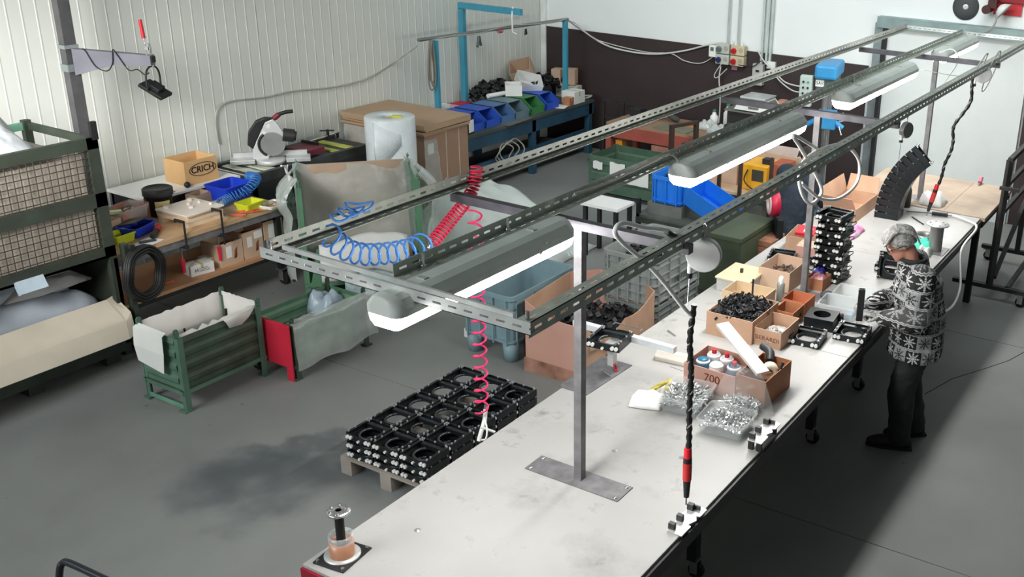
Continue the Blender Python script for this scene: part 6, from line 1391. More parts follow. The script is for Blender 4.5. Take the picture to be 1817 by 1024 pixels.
# cartons of parts
c1 = carton('parts_carton', 'brown carton heaped with black clips on the bench', 'carton', (-2.75, 6.05, TZ), 0.0, 0.35, 0.43, 0.17, CARD)
text_mesh('MADE', 0.06, INKR, c1, (0.1765, -0.02, 0.10), (0, 1, 0), (0, 0, 1))
o = one(mound(heap(B(), (-2.75, 6.05, TZ + 0.05), 0.31, 0.39, 0.17, 260, 0.03, 64, 'clip'), (-2.75, 6.05, TZ + 0.02), 0.33, 0.41, 0.15), 'black_clips', BLACK, 'black plastic clips heaped in the brown carton', 'clips'); o['kind'] = 'stuff'
c2 = carton('parts_carton', 'small brown carton of white caps with lettering on its end', 'carton', (-2.52, 6.02, TZ), 0.0, 0.20, 0.31, 0.125, CARD, inner=CARDL)
c2.location.x = -2.475
text_mesh('BERARDI', 0.045, INKR, c2, (0.0, -0.1555, 0.06), (1, 0, 0), (0, 0, 1)).rotation_euler = (0, 0, 0)
o = one(mound(heap(B(), (-2.475, 6.00, TZ + 0.02), 0.16, 0.2, 0.05, 110, 0.014, 65, 'nut'), (-2.475, 6.0, TZ + 0.02), 0.18, 0.28, 0.04), 'white_caps', M('cap_mix', (206, 204, 200), 0.4, dark=(130, 128, 126), scale=40), 'white caps lying in the small lettered carton', 'caps'); o['kind'] = 'stuff'
t = carton('parts_carton', 'rust brown carton behind the lettered one', 'carton', (-2.52, 6.33, TZ), 0.0, 0.15, 0.20, 0.12, CARDD); text_mesh('A', 0.05, INK, t, (0.0765, 0.04, 0.06), (0, 1, 0), (0, 0, 1))
t = carton('parts_carton', 'rust brown carton against the second post', 'carton', (-2.545, 6.57, TZ), 0.0, 0.18, 0.20, 0.11, M('carton_rust2', (178, 104, 70), 0.8))
o = one(heap(B(), (-2.545, 6.57, TZ + 0.01), 0.12, 0.14, 0.03, 20, 0.016, 66, 'nut'), 'cream_caps', M('cream_caps', (226, 206, 186), 0.5), 'a few cream caps in the carton by the second post', 'caps'); o['kind'] = 'stuff'
t = thing('lidded_box', 'clear lidded organiser box at the left bench edge', 'box', (-3.10, 6.75, TZ), 0.0)
B().bx(-0.13, 0.13, -0.17, 0.17, 0, 0.10).obj('body', M('organiser_grey', (196, 196, 192), 0.3, alpha=0.85), t, bevel=0.006); B().bx(-0.14, 0.14, -0.18, 0.18, 0.10, 0.118).obj('lid', M('lid_amber', (214, 200, 164), 0.25, var=0.08), t, bevel=0.005); B().bx(-0.01, 0.01, -0.01, 0.01, 0.118, 0.15).obj('knob', M('dark_steel'), t)
t = carton('parts_carton', 'cut-down beige carton behind the carton of black clips', 'carton', (-2.88, 6.42, TZ), 0.0, 0.32, 0.24, 0.14, M('carton_beige', (204, 180, 148), 0.8)); B().cyl((0.02, 0.02, 0.02), (0.02, 0.02, 0.22), 0.008, n=8).obj('spike', M('dark_steel'), t)
carton('parts_carton', 'tall beige carton beside the second post', 'carton', (-2.86, 7.0, TZ), 0.0, 0.26, 0.36, 0.17, CARDL)
o = one(heap(B(), (-2.86, 7.0, TZ + 0.03), 0.2, 0.3, 0.10, 60, 0.022, 67, 'chip'), 'dark_chips', M('chip_brown', (74, 62, 54), 0.7), 'small dark parts in the tall beige carton', 'parts'); o['kind'] = 'stuff'
t = thing('spray_can', 'white topped clear spray can beside the tall beige carton', 'can', (-2.73, 6.66, TZ)); B().lathe((0, 0, 0), [(0, 0), (0.03, 0), (0.03, 0.14), (0.02, 0.155), (0, 0.155)], 16).obj('body', M('can_grey', (150, 156, 150), 0.3, 0.3), t); B().lathe((0, 0, 0.155), [(0.02, 0), (0.02, 0.03), (0.01, 0.045), (0, 0.045)], 12).obj('cap', WHITEP, t)
t = carton('parts_carton', 'rust carton with red and white bags beside the second post', 'carton', (-2.60, 7.10, TZ), 0.0, 0.14, 0.18, 0.09, CARDD)
one(rag(B(), (0, 0, 0), 0.12, 0.15, 0.06, 71), 'plastic_bag', M('bag_red_white', (226, 200, 204), 0.35, dark=(200, 40, 60), scale=16), 'red and white printed bag in the rust carton', 'bag', loc=(-2.60, 7.09, TZ + 0.055))
one(rag(B(), (0, 0, 0), 0.08, 0.08, 0.05, 72), 'plastic_bag', M('bag_blue', (50, 50, 160), 0.4), 'small blue bag on the rust carton', 'bag', loc=(-2.62, 7.17, TZ + 0.085))
# dark housings and frames near the worker
hs = thing('motor_housing', 'black square housing with a round hole on the bench', 'housing', (-2.30, 6.42, TZ), 0.12)
n = 24; w, d, r = 0.21, 0.20, 0.062; sq = []; ci = []
for i in range(n):
    a = 2 * PI * i / n; c_, s_ = math.cos(a), math.sin(a); k = 1 / max(abs(c_), abs(s_)); sq.append((c_ * k * w / 2, s_ * k * d / 2)); ci.append((c_ * r, s_ * r))
vs = [(x, y, 0.085) for x, y in sq] + [(x, y, 0.085) for x, y in ci] + [(x, y, 0.0) for x, y in sq] + [(x, y, 0.02) for x, y in ci]
fs = []
for i in range(n):
    j = (i + 1) % n; fs += [(i, j, n + j, n + i), (2 * n + i, 2 * n + j, j, i), (n + i, n + j, 3 * n + j, 3 * n + i)]
fs.append(tuple(range(3 * n, 4 * n))); B().add(vs, fs).obj('body', BLACKM, hs)
B().cyl((0.10, 0.10, 0.04), (0.13, 0.11, 0.04), 0.03, n=14).obj('side_cap', BLACK, hs)
frame((-2.285, 6.12, TZ), 0.1, 'black roller frame lying before the square housing on the bench')
frame((-2.045, 6.36, TZ), 0.1, 'black roller frame at the bench edge before the worker')
frame((-3.07, 7.48, TZ), 0.25, 'black roller frame lying behind the tall beige carton near the left bench edge')
frame((-2.80, 7.42, TZ), -0.2, 'black roller frame lying against the second post behind the rust carton')
CLB = M('tub_clear2', (222, 228, 228), 0.15, var=0.02, alpha=0.35, spec=0.8)
t = tray('clear_tub', 'clear open tub with a pink and blue label before the worker', 'tub', (-2.25, 6.68, TZ), 0.05, 0.26, 0.20, 0.10, CLB, taper=0.15)
B().bx(-0.05, 0.04, -0.02, 0.03, 0.005, 0.007).obj('pink_label', M('label_pink', (214, 160, 196), 0.5), t); B().bx(0.05, 0.09, -0.05, 0.02, 0.005, 0.03).obj('blue_tag', M('tag_blue', (150, 196, 220), 0.4), t)
tray('clear_tub', 'clear empty tub behind the labelled one before the worker', 'tub', (-2.22, 6.92, TZ), 0.05, 0.28, 0.20, 0.10, CLB, taper=0.15)
one(B().tube(smooth_path([(0, 0, 0.025), (0.06, 0.02, 0.035), (0.12, 0.06, 0.02)], 4), 0.03, 10, rr=[0.022 + 0.012 * math.sin(i * 0.5) for i in range(9)]), 'rubber_part', M('rubber_grey', (64, 66, 66), 0.55), 'dark grey rubber part lying behind the clear tubs', 'part', loc=(-2.49, 6.88, TZ))
# tower of frames
for k in range(9):
    frame((-2.59 + random.uniform(-0.01, 0.01), 7.33, TZ + k * 0.062), 0.12 if k % 2 else -0.10, 'black roller frame in the straight tower on the bench, level %s from the bottom' % ('one', 'two', 'three', 'four', 'five', 'six', 'seven', 'eight', 'nine')[k], 'tower of roller frames')
WH = None
for fo in [o for o in COL.objects if o.get('group') == 'tower of roller frames']:
    if WH is None: WH = B().tube(smooth_path([(0.11, -0.06, 0.03), (0.15, -0.055, 0.045), (0.165, 0.0, 0.05), (0.15, 0.05, 0.045), (0.11, 0.055, 0.03)], 4), 0.004, 5).obj('wire_handle', BLACKM, fo); continue
    share(WH, 'wire_handle', fo, (0, 0, 0))
# curved leaning column of frames
ANG = ('first', 'second', 'third', 'fourth', 'fifth', 'sixth', 'seventh', 'eighth', 'ninth', 'tenth', 'eleventh', 'twelfth')
pz = Vector((-2.71, 9.16, TZ)); an = 0.0
for k in range(12):
    frame(pz.copy(), label='black roller frame in the curved leaning column, %s from the bench' % ANG[k], group='curved column of roller frames', rot=(an * 0.2, -an, PI + 0.05))
    pz += Vector((math.sin(an) * 0.060, an * 0.006, math.cos(an) * 0.060)); an = 0.072 * (k + 1)
# cartons at the far left of the bench
t = carton('parts_carton', 'brown carton with a red packet on top behind the second post', 'carton', (-3.06, 7.90, TZ), 0.1, 0.22, 0.34, 0.13, CARD)
one(B().box((0, 0, 0.012), (0.16, 0.22, 0.024), rz=0.2), 'red_packet', M('packet_red', (196, 24, 44), 0.4), 'red printed packet lying on the carton behind the second post', 'packet', loc=(-3.04, 7.90, TZ + 0.13))
one(B().box((0, 0, 0.001), (0.07, 0.10, 0.002), rz=0.2), 'packet_label', PAPER, 'white label on the red packet', 'label', loc=(-3.02, 7.89, TZ + 0.1545))
boxed('parts_carton', 'small closed pinkish carton before the carton with the red packet', 'carton', (-2.92, 7.66, TZ), 0.1, 0.16, 0.18, 0.12, CARDP)
t = carton('flapped_carton', 'large open brown carton with raised flaps on the far part of the bench', 'carton', (-3.06, 9.05, TZ), 0.0, 0.32, 0.62, 0.13, CARD, flaps='nsw', flap_ang={'n': 1.2, 's': 0.9, 'w': 1.3}, flap_len=0.16)
one(rag(B(), (0, 0, 0), 0.24, 0.36, 0.10, 81), 'plastic_bag', M('bag_magenta', (226, 190, 214), 0.35, dark=(206, 40, 140), scale=12), 'magenta and white bags beside the open flapped carton', 'bag', loc=(-2.86, 8.45, TZ))
one(rag(B(), (0, 0, 0), 0.16, 0.18, 0.10, 82), 'plastic_bag', M('bag_yellow', (214, 212, 110), 0.4), 'yellow packet beside the magenta bags', 'bag', loc=(-3.0, 8.38, TZ))
# far end of the bench
cy = thing('flanged_cylinder', 'grey steel cylinder with a drilled flange on top near the far bench edge', 'cylinder', (-2.06, 8.45, TZ))
B().bx(-0.11, 0.10, -0.11, 0.11, 0, 0.006).obj('base_plate', STEEL, cy); B().cyl((0, 0, 0.006), (0, 0, 0.235), 0.058, n=28).obj('tube', M('tube_steel', (150, 150, 148), 0.35, 0.6), cy)
B().lathe((0, 0, 0.235), [(0, 0), (0.095, 0), (0.097, 0.006), (0.095, 0.012), (0, 0.012)], 30).obj('flange', M('flange_grey'), cy)
for k in range(6): a = k * PI / 3; B().cyl((0.065 * math.cos(a), 0.065 * math.sin(a), 0.246), (0.065 * math.cos(a), 0.065 * math.sin(a), 0.2485), 0.009, n=8).obj('hole', BLACK, cy)
one(B().lathe((0, 0, 0), [(0.05, 0), (0.09, 0), (0.095, 0.02), (0.09, 0.04), (0.075, 0.04), (0.05, 0.02), (0.05, 0)], 26), 'steel_ring', M('ring_grey', (120, 120, 118), 0.4, 0.5), 'grey steel ring lying behind the flanged cylinder', 'ring', loc=(-2.23, 8.72, TZ))
one(rag(B(), (0, 0, 0), 0.20, 0.24, 0.10, 91, rz=0.4), 'cleaning_cloth', M('cloth_mint', (70, 200, 168), 0.8, var=0.1), 'mint green cloth beside the flanged cylinder', 'cloth', loc=(-2.19, 8.45, TZ))
one(rag(B(), (0, 0, 0), 0.13, 0.15, 0.09, 92), 'plastic_bag', M('bag_white'), 'crumpled clear bag before the mint cloth', 'bag', loc=(-2.11, 8.30, TZ))
t = thing('air_ratchet', 'grey air ratchet with a long steel bar lying on the bench', 'ratchet', T(1672, 384), 0.2); B().cyl((-0.10, 0, 0.02), (0.05, 0, 0.02), 0.018, n=10).obj('body', M('dark_steel'), t); B().cyl((-0.34, -0.03, 0.015), (-0.10, 0, 0.02), 0.008, n=8).obj('bar', STEEL, t); B().cyl((0.05, 0, 0.02), (0.11, 0.01, 0.02), 0.012, n=8).obj('coupling', CHROME, t)
one(B().cyl((0, 0, 0.008), (0.16, -0.16, 0.008), 0.006, n=8), 'steel_pin', M('dark_steel'), 'short dark pin crossing under the ratchet bar', 'pin', loc=T(1618, 386))
hp2 = [T(1690, 386) + Vector((0, 0, 0.02)), T(1715, 395) + Vector((0, 0, 0.02)), T(1732, 410) + Vector((0.0, 0, 0.03)), Vector((-1.90, 8.75, 0.84)), Vector((-1.80, 8.45, 0.62)), Vector((-1.78, 8.1, 0.55)), Vector((-1.85, 7.75, 0.62)), Vector((-1.98, 7.5, 0.74))]
one(B().tube(smooth_path(hp2, 7), 0.011, 8), 'air_hose', M('hose_white', (226, 226, 222), 0.4), 'white air hose looping over the far bench edge from the ratchet', 'hose')
t = thing('dark_canister', 'dark round canister at the foot of the third post', 'canister', (-2.68, 9.55, TZ)); B().lathe((0, 0, 0), [(0, 0), (0.06, 0), (0.06, 0.17), (0.05, 0.18), (0, 0.18)], 18).obj('body', M('canister', (60, 58, 56), 0.6), t); B().lathe((0, 0, 0.18), [(0.052, 0), (0.052, 0.015), (0, 0.015)], 18).obj('lid', BLACK, t)
one(rag(B(), (0, 0, 0), 0.26, 0.26, 0.15, 95), 'cleaning_cloth', M('cotton_white'), 'white rag heaped behind the hanging screwdriver', 'cloth', loc=(-2.47, 9.80, TZ + 0.004))
t = thing('screwdriver_bit', 'small chrome tool with a pink handle at the far chipboard edge', 'tool', T(1738, 328) + Vector((0, 0, 0.006)), 0.4); B().cyl((0, 0, 0.01), (-0.02, -0.06, 0.02), 0.012, n=8).obj('shaft', CHROME, t); B().cyl((0, 0, 0.02), (0.02, 0.05, 0.06), 0.022, n=10).obj('handle', M('pink_handle', (214, 110, 128), 0.5), t)
frame((-2.17, 7.62, TZ + 0.10), rot=(1.35, 0, 0.15), label='black roller frame standing on edge with white rollers beside the worker')
frame((-2.24, 7.80, TZ), 0.1, 'black roller frame lying flat behind the worker near the bench middle')

# ------------------------------------------------------------------ hoses and balancers hanging from the rack
pth = smooth_path([(-3.40, 3.02, 2.36), (-3.40, 3.10, 2.26), (-3.39, 3.22, 2.19), (-3.38, 3.45, 2.14), (-3.38, 3.62, 2.14)], 6)
one(B().tube(coil(pth, 12, 0.05, 16), 0.0055, 6), 'coil_hose', M('blue_air_hose', (60, 118, 190), 0.35, var=0.1), 'blue spiral air hose stretched under the left rail of the rack', 'hose')
pth = smooth_path([(-3.38, 3.66, 2.12), (-3.38, 3.82, 2.21), (-3.38, 3.95, 2.29), (-3.39, 4.02, 2.38), (-3.39, 4.03, 2.43)], 6)
one(B().tube(coil(pth, 24, 0.030, 14), 0.0055, 6), 'coil_hose', M('red_air_hose', (200, 30, 66), 0.35, var=0.08), 'dark red spiral air hose slung from the left rail over the cross beam', 'hose')
one(B().tube([(-3.38, 3.63, 2.10), (-3.38, 3.645, 2.13), (-3.38, 3.665, 2.12)], 0.007, 6), 'hose_fitting', CHROME, 'brass and chrome fitting joining the blue and red hoses', 'fitting')
pth = [(-3.39, 4.0, 2.20 - i * 0.05) for i in range(25)]
one(B().tube(coil(pth, 17, 0.036, 14), 0.0055, 6), 'coil_hose', M('pink_air_hose', (232, 44, 104), 0.35, var=0.06), 'bright pink spiral air hose hanging down to the pallet', 'hose')
t = thing('air_gun', 'white air blow gun hanging on the end of the pink spiral hose', 'air gun', (-3.39, 4.02, 0.86), 0.3)
B().tube(smooth_path([(0.0, 0.02, 0.14), (0.0, 0.0, 0.08), (-0.01, -0.03, 0.02), (-0.02, -0.045, -0.03)], 4), 0.013, 8).obj('grip', WHITEP, t); B().cyl((-0.01, -0.03, 0.05), (0.05, 0.02, 0.0), 0.008, n=8).obj('nozzle', WHITEP, t)
B().tube(smooth_path([(0.0, 0.0, 0.09), (0.03, -0.04, 0.05), (0.03, -0.06, 0.0), (0.0, -0.05, -0.02)], 4), 0.005, 6).obj('trigger', WHITEP, t); B().cyl((0, 0.02, 0.14), (0, 0.03, 0.17), 0.01, n=8).obj('coupling', CHROME, t)
b = B()
for k in range(3): b.tube([(-3.40 + (0.04 + 0.012 * k) * math.sin(a), 3.12 + 0.05 * k + (0.06) * math.cos(a), 2.405 + 0.01 * k + 0.012 * math.sin(2 * a)) for a in [2 * PI * i / 18 for i in range(18)]], 0.0055, 6, closed=True)
one(b, 'hose_loops', M('blue_air_hose'), 'loose loops of blue hose resting on the left rail', 'hose')
HW = M('hose_pale', (246, 246, 243), 0.6, var=0.02)
wp = [(-2.10, 3.80, 2.385), (-2.10, 3.74, 2.42), (-2.10, 3.55, 2.485), (-2.10, 3.40, 2.545), (-2.10, 3.335, 2.54), (-2.10, 3.37, 2.48), (-2.08, 3.62, 2.27), (-2.05, 3.85, 2.02), (-2.03, 3.90, 1.96)]
one(B().tube(smooth_path(wp, 7), 0.0105, 8), 'air_hose', HW, 'white air hose arching from the right rail to the near screwdriver', 'hose')
one(B().tube([(-2.10, 3.76, 2.405), (-2.10, 3.80, 2.38), (-2.10, 3.84, 2.36)], 0.015, 8), 'hose_fitting', BLACK, 'black hose coupling on the right rail', 'fitting')
wp = [(-2.2, 5.92, 2.28)] + [atx(px, py, -2.2) for px, py in ((1440, 258), (1408, 240), (1420, 262), (1445, 305), (1458, 340), (1440, 362), (1424, 345), (1418, 310), (1430, 282), (1465, 262), (1500, 258), (1524, 285), (1520, 325), (1490, 352), (1455, 352), (1422, 325))]
one(B().tube(smooth_path(wp, 6), 0.0115, 8), 'air_hose', HW, 'tangle of white air hose looped round the second post', 'hose')
def balancer(loc, r, rz, label, tail, cov=None):
    t = thing('tool_balancer', label, 'balancer', loc, rz)
    mx = Matrix.Rotation(PI / 2, 4, 'X')
    B().lathe((0, 0, 0), [(0, 0.024), (r * 0.93, 0.022), (r, 0.014), (r, -0.014), (r * 0.93, -0.02), (0, -0.022)], 26, m=mx, smooth=False).obj('drum', cov or M('drum_white', (206, 206, 204), 0.4), t)
    B().tube([(0, 0, r), (0, 0, r + 0.03), (0.012, 0, r + 0.05), (0, 0, r + 0.07), (-0.012, 0, r + 0.05), (0, 0, r + 0.03)], 0.005, 6).obj('hook', CHROME, t)
    B().cyl((-r * 0.75, 0, -r * 0.55), (-r * 0.75, 0, -r * 1.15), 0.012, n=8).obj('cable_guide', WHITEP, t); B().cyl((-r * 0.75, 0, -r * 1.15), (-r * 0.75, 0, -r * 1.45), 0.014, n=8).obj('rubber_stop', BLACK, t)
    B().cyl((-r * 0.75, 0, -r * 1.4), tail, 0.002, n=5).obj('wire', CHROME, t)
    return t
balancer((-2.05, 4.03, 2.225), 0.085, 0.35, 'round white tool balancer hanging from the right rail above the near screwdriver', (-0.06, -0.06, -0.24))
balancer((-2.08, 7.23, 2.20), 0.06, 1.2, 'small grey tool balancer hanging from the right rail beyond the second post', (-0.045, 0, -0.35), M('drum_grey', (140, 142, 142), 0.4, 0.4))
balancer((-2.10, 9.55, 2.27), 0.08, 0.3, 'white tool balancer on the far right rail above the far screwdriver', (-0.1, 0, -0.3))
def driver(top, tip, label, wig=0.012):
    top, tip = Vector(top), Vector(tip); L0 = tip
    t = thing('hanging_screwdriver', label, 'screwdriver', tip)
    d = top - tip; Ln = d.length; u = d.normalized()
    B().cyl(u * 0.0, u * 0.05, 0.004, n=8).obj('bit', STEEL, t)
    B().cyl(u * 0.045, u * 0.14, 0.014, 0.020, n=12).obj('nose', BLACK, t)
    B().cyl(u * 0.14, u * 0.235, 0.0225, 0.0235, n=14).obj('grip', M('driver_red', (206, 52, 50), 0.4), t); B().cyl(u * 0.235, u * 0.262, 0.022, n=14).obj('band', BLACK, t)
    B().cyl(u * 0.262, u * 0.315, 0.021, 0.019, n=14).obj('upper_grip', M('driver_bright', (226, 36, 52), 0.4), t)
    pts = []; rr = []
    N = 60
    for i in range(N + 1):
        s_ = 0.315 + (Ln - 0.315) * i / N
        pts.append(u * s_ + Vector((wig * noise.noise((s_ * 4, 1, 2)), wig * noise.noise((s_ * 4, 5, 2)), 0))); rr.append(0.0145 + 0.003 * math.sin(i * 1.7))
    B().tube(pts, 0.015, 8, rr=rr).obj('wrapped_cable', M('wrap_black', (30, 30, 30), 0.35, var=0.3, scale=40), t)
    B().tube([p + Vector((0.013 * math.cos(i * 0.9), 0.013 * math.sin(i * 0.9), 0)) for i, p in enumerate(pts[4:-4])], 0.0035, 5).obj('cable_tie', M('tie_grey', (150, 150, 148), 0.4), t)
    return t
driver((-2.03, 3.905, 2.02), (-2.0, 3.865, 0.965), 'hanging screwdriver with red grip and black wrapped cable over the near bench edge')
driver((-2.12, 9.42, 2.31), (-2.37, 9.24, 0.945), 'hanging screwdriver with red grip near the third post', 0.05)
for k, (cx, cy, cz, r1, lab) in enumerate(((-2.09, 9.35, 2.40, 0.10, 'loop of grey cable on the far right rail near the balancer'), (-2.07, 9.75, 2.30, 0.16, 'larger loop of grey cable hanging from the far right rail'))):
    one(B().tube([(cx + 0.05 * math.sin(a), cy + r1 * math.cos(a), cz - 0.03 + r1 * 1.2 * math.sin(a)) for a in [2 * PI * i / 24 for i in range(24)]], 0.006, 6, closed=True), 'cable_loop', M('cable_grey'), lab, 'cable')
one(B().tube(smooth_path([(-2.72, 9.2, 2.33), (-2.5, 9.3, 2.28), (-2.25, 9.45, 2.25), (-2.09, 9.5, 2.33)], 6), 0.004, 5), 'rack_cable', M('cable_grey'), 'thin grey cable strung from the third lamp to the right rail', 'cable')
one(B().tube(smooth_path([(-2.62, 9.93, 2.36), (-2.5, 9.95, 2.40), (-2.44, 9.97, 2.30), (-2.52, 9.95, 2.12), (-2.62, 9.93, 1.9), (-2.66, 9.93, 1.5)], 6), 0.007, 6), 'rack_cable', M('hose_white'), 'white cable hanging down beside the third post', 'cable')
one(B().tube(smooth_path([(-2.76, 4.0, 2.40), (-2.76, 4.3, 2.385), (-2.77, 4.7, 2.39), (-2.74, 4.9, 2.41), (-2.70, 4.95, 2.36)], 6), 0.006, 6), 'rack_cable', M('cable_grey'), 'grey lamp cable running along the middle rail to the second lamp', 'cable')

# ------------------------------------------------------------------ people
def remeshed(b, name, mat, parent, voxel=0.008, smooth=6, disp=None):
    """overlapping closed shapes fused into one continuous smooth surface"""
    o = b.obj(name, mat, parent)
    md = o.modifiers.new('fuse', 'REMESH'); md.mode = 'VOXEL'; md.voxel_size = voxel; md.use_smooth_shade = True
    sm = o.modifiers.new('soften', 'SMOOTH'); sm.iterations = smooth; sm.factor = 0.5
    if disp:
        tx = bpy.data.textures.get('cloth_folds') or bpy.data.textures.new('cloth_folds', 'CLOUDS'); tx.noise_scale = 0.11; tx.noise_depth = 2
        dm = o.modifiers.new('folds', 'DISPLACE'); dm.texture = tx; dm.strength = disp; dm.mid_level = 0.5; dm.texture_coords = 'LOCAL'
    return o
def limb(b, pts, rr, n=14, sq=1.0):
    P = smooth_path(pts, 5); N = len(P); k = len(rr) - 1
    R = []
    for i in range(N):
        s_ = i / (N - 1) * k; j = min(int(s_), k - 1); R.append(rr[j] + (rr[j + 1] - rr[j]) * (s_ - j))
    b.tube(P, 0.05, n, rr=R); b.ball(P[0], R[0], 12); b.ball(P[-1], R[-1], 12)
    return b
def slab(b, levels, n=20):
    """stack of ellipses: (centre, half width along l, half depth along f), with axes l, f"""
    vs = []
    for c, a, d, l, f in levels:
        vs += [Vector(c) + Vector(l) * (a * math.cos(2 * PI * i / n)) + Vector(f) * (d * math.sin(2 * PI * i / n)) for i in range(n)]
    m = len(levels)
    fs = [(i * n + j, i * n + (j + 1) % n, (i + 1) * n + (j + 1) % n, (i + 1) * n + j) for i in range(m - 1) for j in range(n)]
    fs += [tuple(range(n - 1, -1, -1)), tuple(range((m - 1) * n, m * n))]
    return b.add(vs, fs)
def jacket_pattern():
    m = bpy.data.materials.new('patterned_fleece'); m.use_nodes = True
    nt = m.node_tree; bs = nt.nodes['Principled BSDF']; bs.inputs['Roughness'].default_value = 0.9
    def math_(op, a, b=None, c=None):
        n = nt.nodes.new('ShaderNodeMath'); n.operation = op
        for i, x in enumerate((a, b, c)):
            if x is None: continue
            if isinstance(x, (int, float)): n.inputs[i].default_value = x
            else: nt.links.new(x, n.inputs[i])
        return n.outputs[0]
    tc = nt.nodes.new('ShaderNodeTexCoord'); sx = nt.nodes.new('ShaderNodeSeparateXYZ'); nt.links.new(tc.outputs['Object'], sx.inputs[0])
    ang = math_('ARCTAN2', sx.outputs[1], sx.outputs[0])
    U = math_('MULTIPLY', ang, 2.0); V = math_('MULTIPLY', sx.outputs[2], 8.5)
    row = math_('FLOOR', V); U = math_('ADD', U, math_('MULTIPLY', row, 0.37))
    cu, fu = math_('FLOOR', U), math_('SUBTRACT', math_('FRACT', U), 0.5); fv = math_('SUBTRACT', math_('FRACT', V), 0.5)
    r = math_('SQRT', math_('ADD', math_('MULTIPLY', fu, fu), math_('MULTIPLY', fv, fv))); th = math_('ARCTAN2', fv, fu)
    star = math_('LESS_THAN', r, math_('ADD', 0.26, math_('MULTIPLY', math_('COSINE', math_('MULTIPLY', th, 8.0)), 0.17)))
    star = math_('MULTIPLY', star, math_('GREATER_THAN', math_('ABSOLUTE', math_('SINE', math_('MULTIPLY', r, 26.0))), 0.30))
    cx = nt.nodes.new('ShaderNodeCombineXYZ'); nt.links.new(cu, cx.inputs[0]); nt.links.new(row, cx.inputs[1])
    wn = nt.nodes.new('ShaderNodeTexWhiteNoise'); wn.noise_dimensions = '3D'; nt.links.new(cx.outputs[0], wn.inputs['Vector'])
    ramp = nt.nodes.new('ShaderNodeValToRGB'); ramp.color_ramp.interpolation = 'CONSTANT'
    el = ramp.color_ramp.elements; el[0].position = 0.0; el[0].color = (0.012, 0.012, 0.013, 1); el[1].position = 0.45; el[1].color = (0.055, 0.056, 0.058, 1)
    e = el.new(0.68); e.color = (0.30, 0.31, 0.31, 1); e = el.new(0.85); e.color = (0.02, 0.02, 0.02, 1)
    nt.links.new(wn.outputs['Value'], ramp.inputs['Fac'])
    r2 = nt.nodes.new('ShaderNodeValToRGB'); r2.color_ramp.interpolation = 'CONSTANT'
    el = r2.color_ramp.elements; el[0].position = 0.0; el[0].color = (0.62, 0.63, 0.62, 1); el[1].position = 0.45; el[1].color = (0.30, 0.30, 0.30, 1); e = el.new(0.68); e.color = (0.015, 0.015, 0.015, 1); e = el.new(0.85); e.color = (0.6, 0.6, 0.6, 1)
    nt.links.new(wn.outputs['Value'], r2.inputs['Fac'])
    mx = nt.nodes.new('ShaderNodeMix'); mx.data_type = 'RGBA'; nt.links.new(star, mx.inputs['Factor']); nt.links.new(ramp.outputs[0], mx.inputs[6]); nt.links.new(r2.outputs[0], mx.inputs[7])
    # small zig-zag bands between rows
    zig = math_('LESS_THAN', math_('ABSOLUTE', math_('SUBTRACT', math_('ABSOLUTE', fv), math_('ADD', 0.43, math_('MULTIPLY', math_('PINGPONG', math_('MULTIPLY', U, 8.0), 1.0), 0.05)))), 0.03)
    m2 = nt.nodes.new('ShaderNodeMix'); m2.data_type = 'RGBA'; nt.links.new(zig, m2.inputs['Factor']); nt.links.new(mx.outputs[2], m2.inputs[6]); m2.inputs[7].default_value = (0.45, 0.45, 0.44, 1)
    nt.links.new(m2.outputs[2], bs.inputs['Base Color'])
    nz = nt.nodes.new('ShaderNodeTexNoise'); nz.inputs['Scale'].default_value = 60; nt.links.new(tc.outputs['Object'], nz.inputs['Vector'])
    bp = nt.nodes.new('ShaderNodeBump'); bp.inputs['Strength'].default_value = 0.3; bp.inputs['Distance'].default_value = 0.01; nt.links.new(nz.outputs['Fac'], bp.inputs['Height']); nt.links.new(bp.outputs['Normal'], bs.inputs['Normal'])
    return m
SKIN = M('skin', (214, 150, 128), 0.55, var=0.06, scale=12)
def head_shapes(b, hc, f, l, tilt):
    """skull, jaw, nose, brow, ears in a frame facing f and tilted forward"""
    f = Vector(f).normalized(); l = Vector(l).normalized(); u = Vector((0, 0, 1))
    ff = (f * math.cos(tilt) - u * math.sin(tilt)).normalized(); uu = (u * math.cos(tilt) + f * math.sin(tilt)).normalized()
    def W(a, c, d): return Vector(hc) + ff * a + l * c + uu * d
    def ell(c, ra, rl, ru, n=16):
        k = n // 2; vs = []
        for i in range(k + 1):
            t = PI * i / k
            for j in range(n):
                p = 2 * PI * j / n; s_ = max(math.sin(t), 1e-3)
                vs.append(c + ff * (ra * s_ * math.cos(p)) + l * (rl * s_ * math.sin(p)) + uu * (-ru * math.cos(t)))
        b.add(vs, [(i * n + j, i * n + (j + 1) % n, (i + 1) * n + (j + 1) % n, (i + 1) * n + j) for i in range(k) for j in range(n)])
    ell(W(0, 0, 0.02), 0.098, 0.076, 0.098); ell(W(0.035, 0, -0.055), 0.062, 0.056, 0.066)
    ell(W(0.075, 0, -0.095), 0.026, 0.028, 0.02)
    ell(W(0.102, 0, -0.028), 0.017, 0.013, 0.026, 10); ell(W(0.086, 0, 0.018), 0.02, 0.05, 0.012, 10); ell(W(0.09, 0, -0.068), 0.014, 0.022, 0.007, 10)
    for s_ in (-1, 1): ell(W(-0.005, s_ * 0.078, -0.01), 0.02, 0.010, 0.032, 10)
    return W, ff, uu
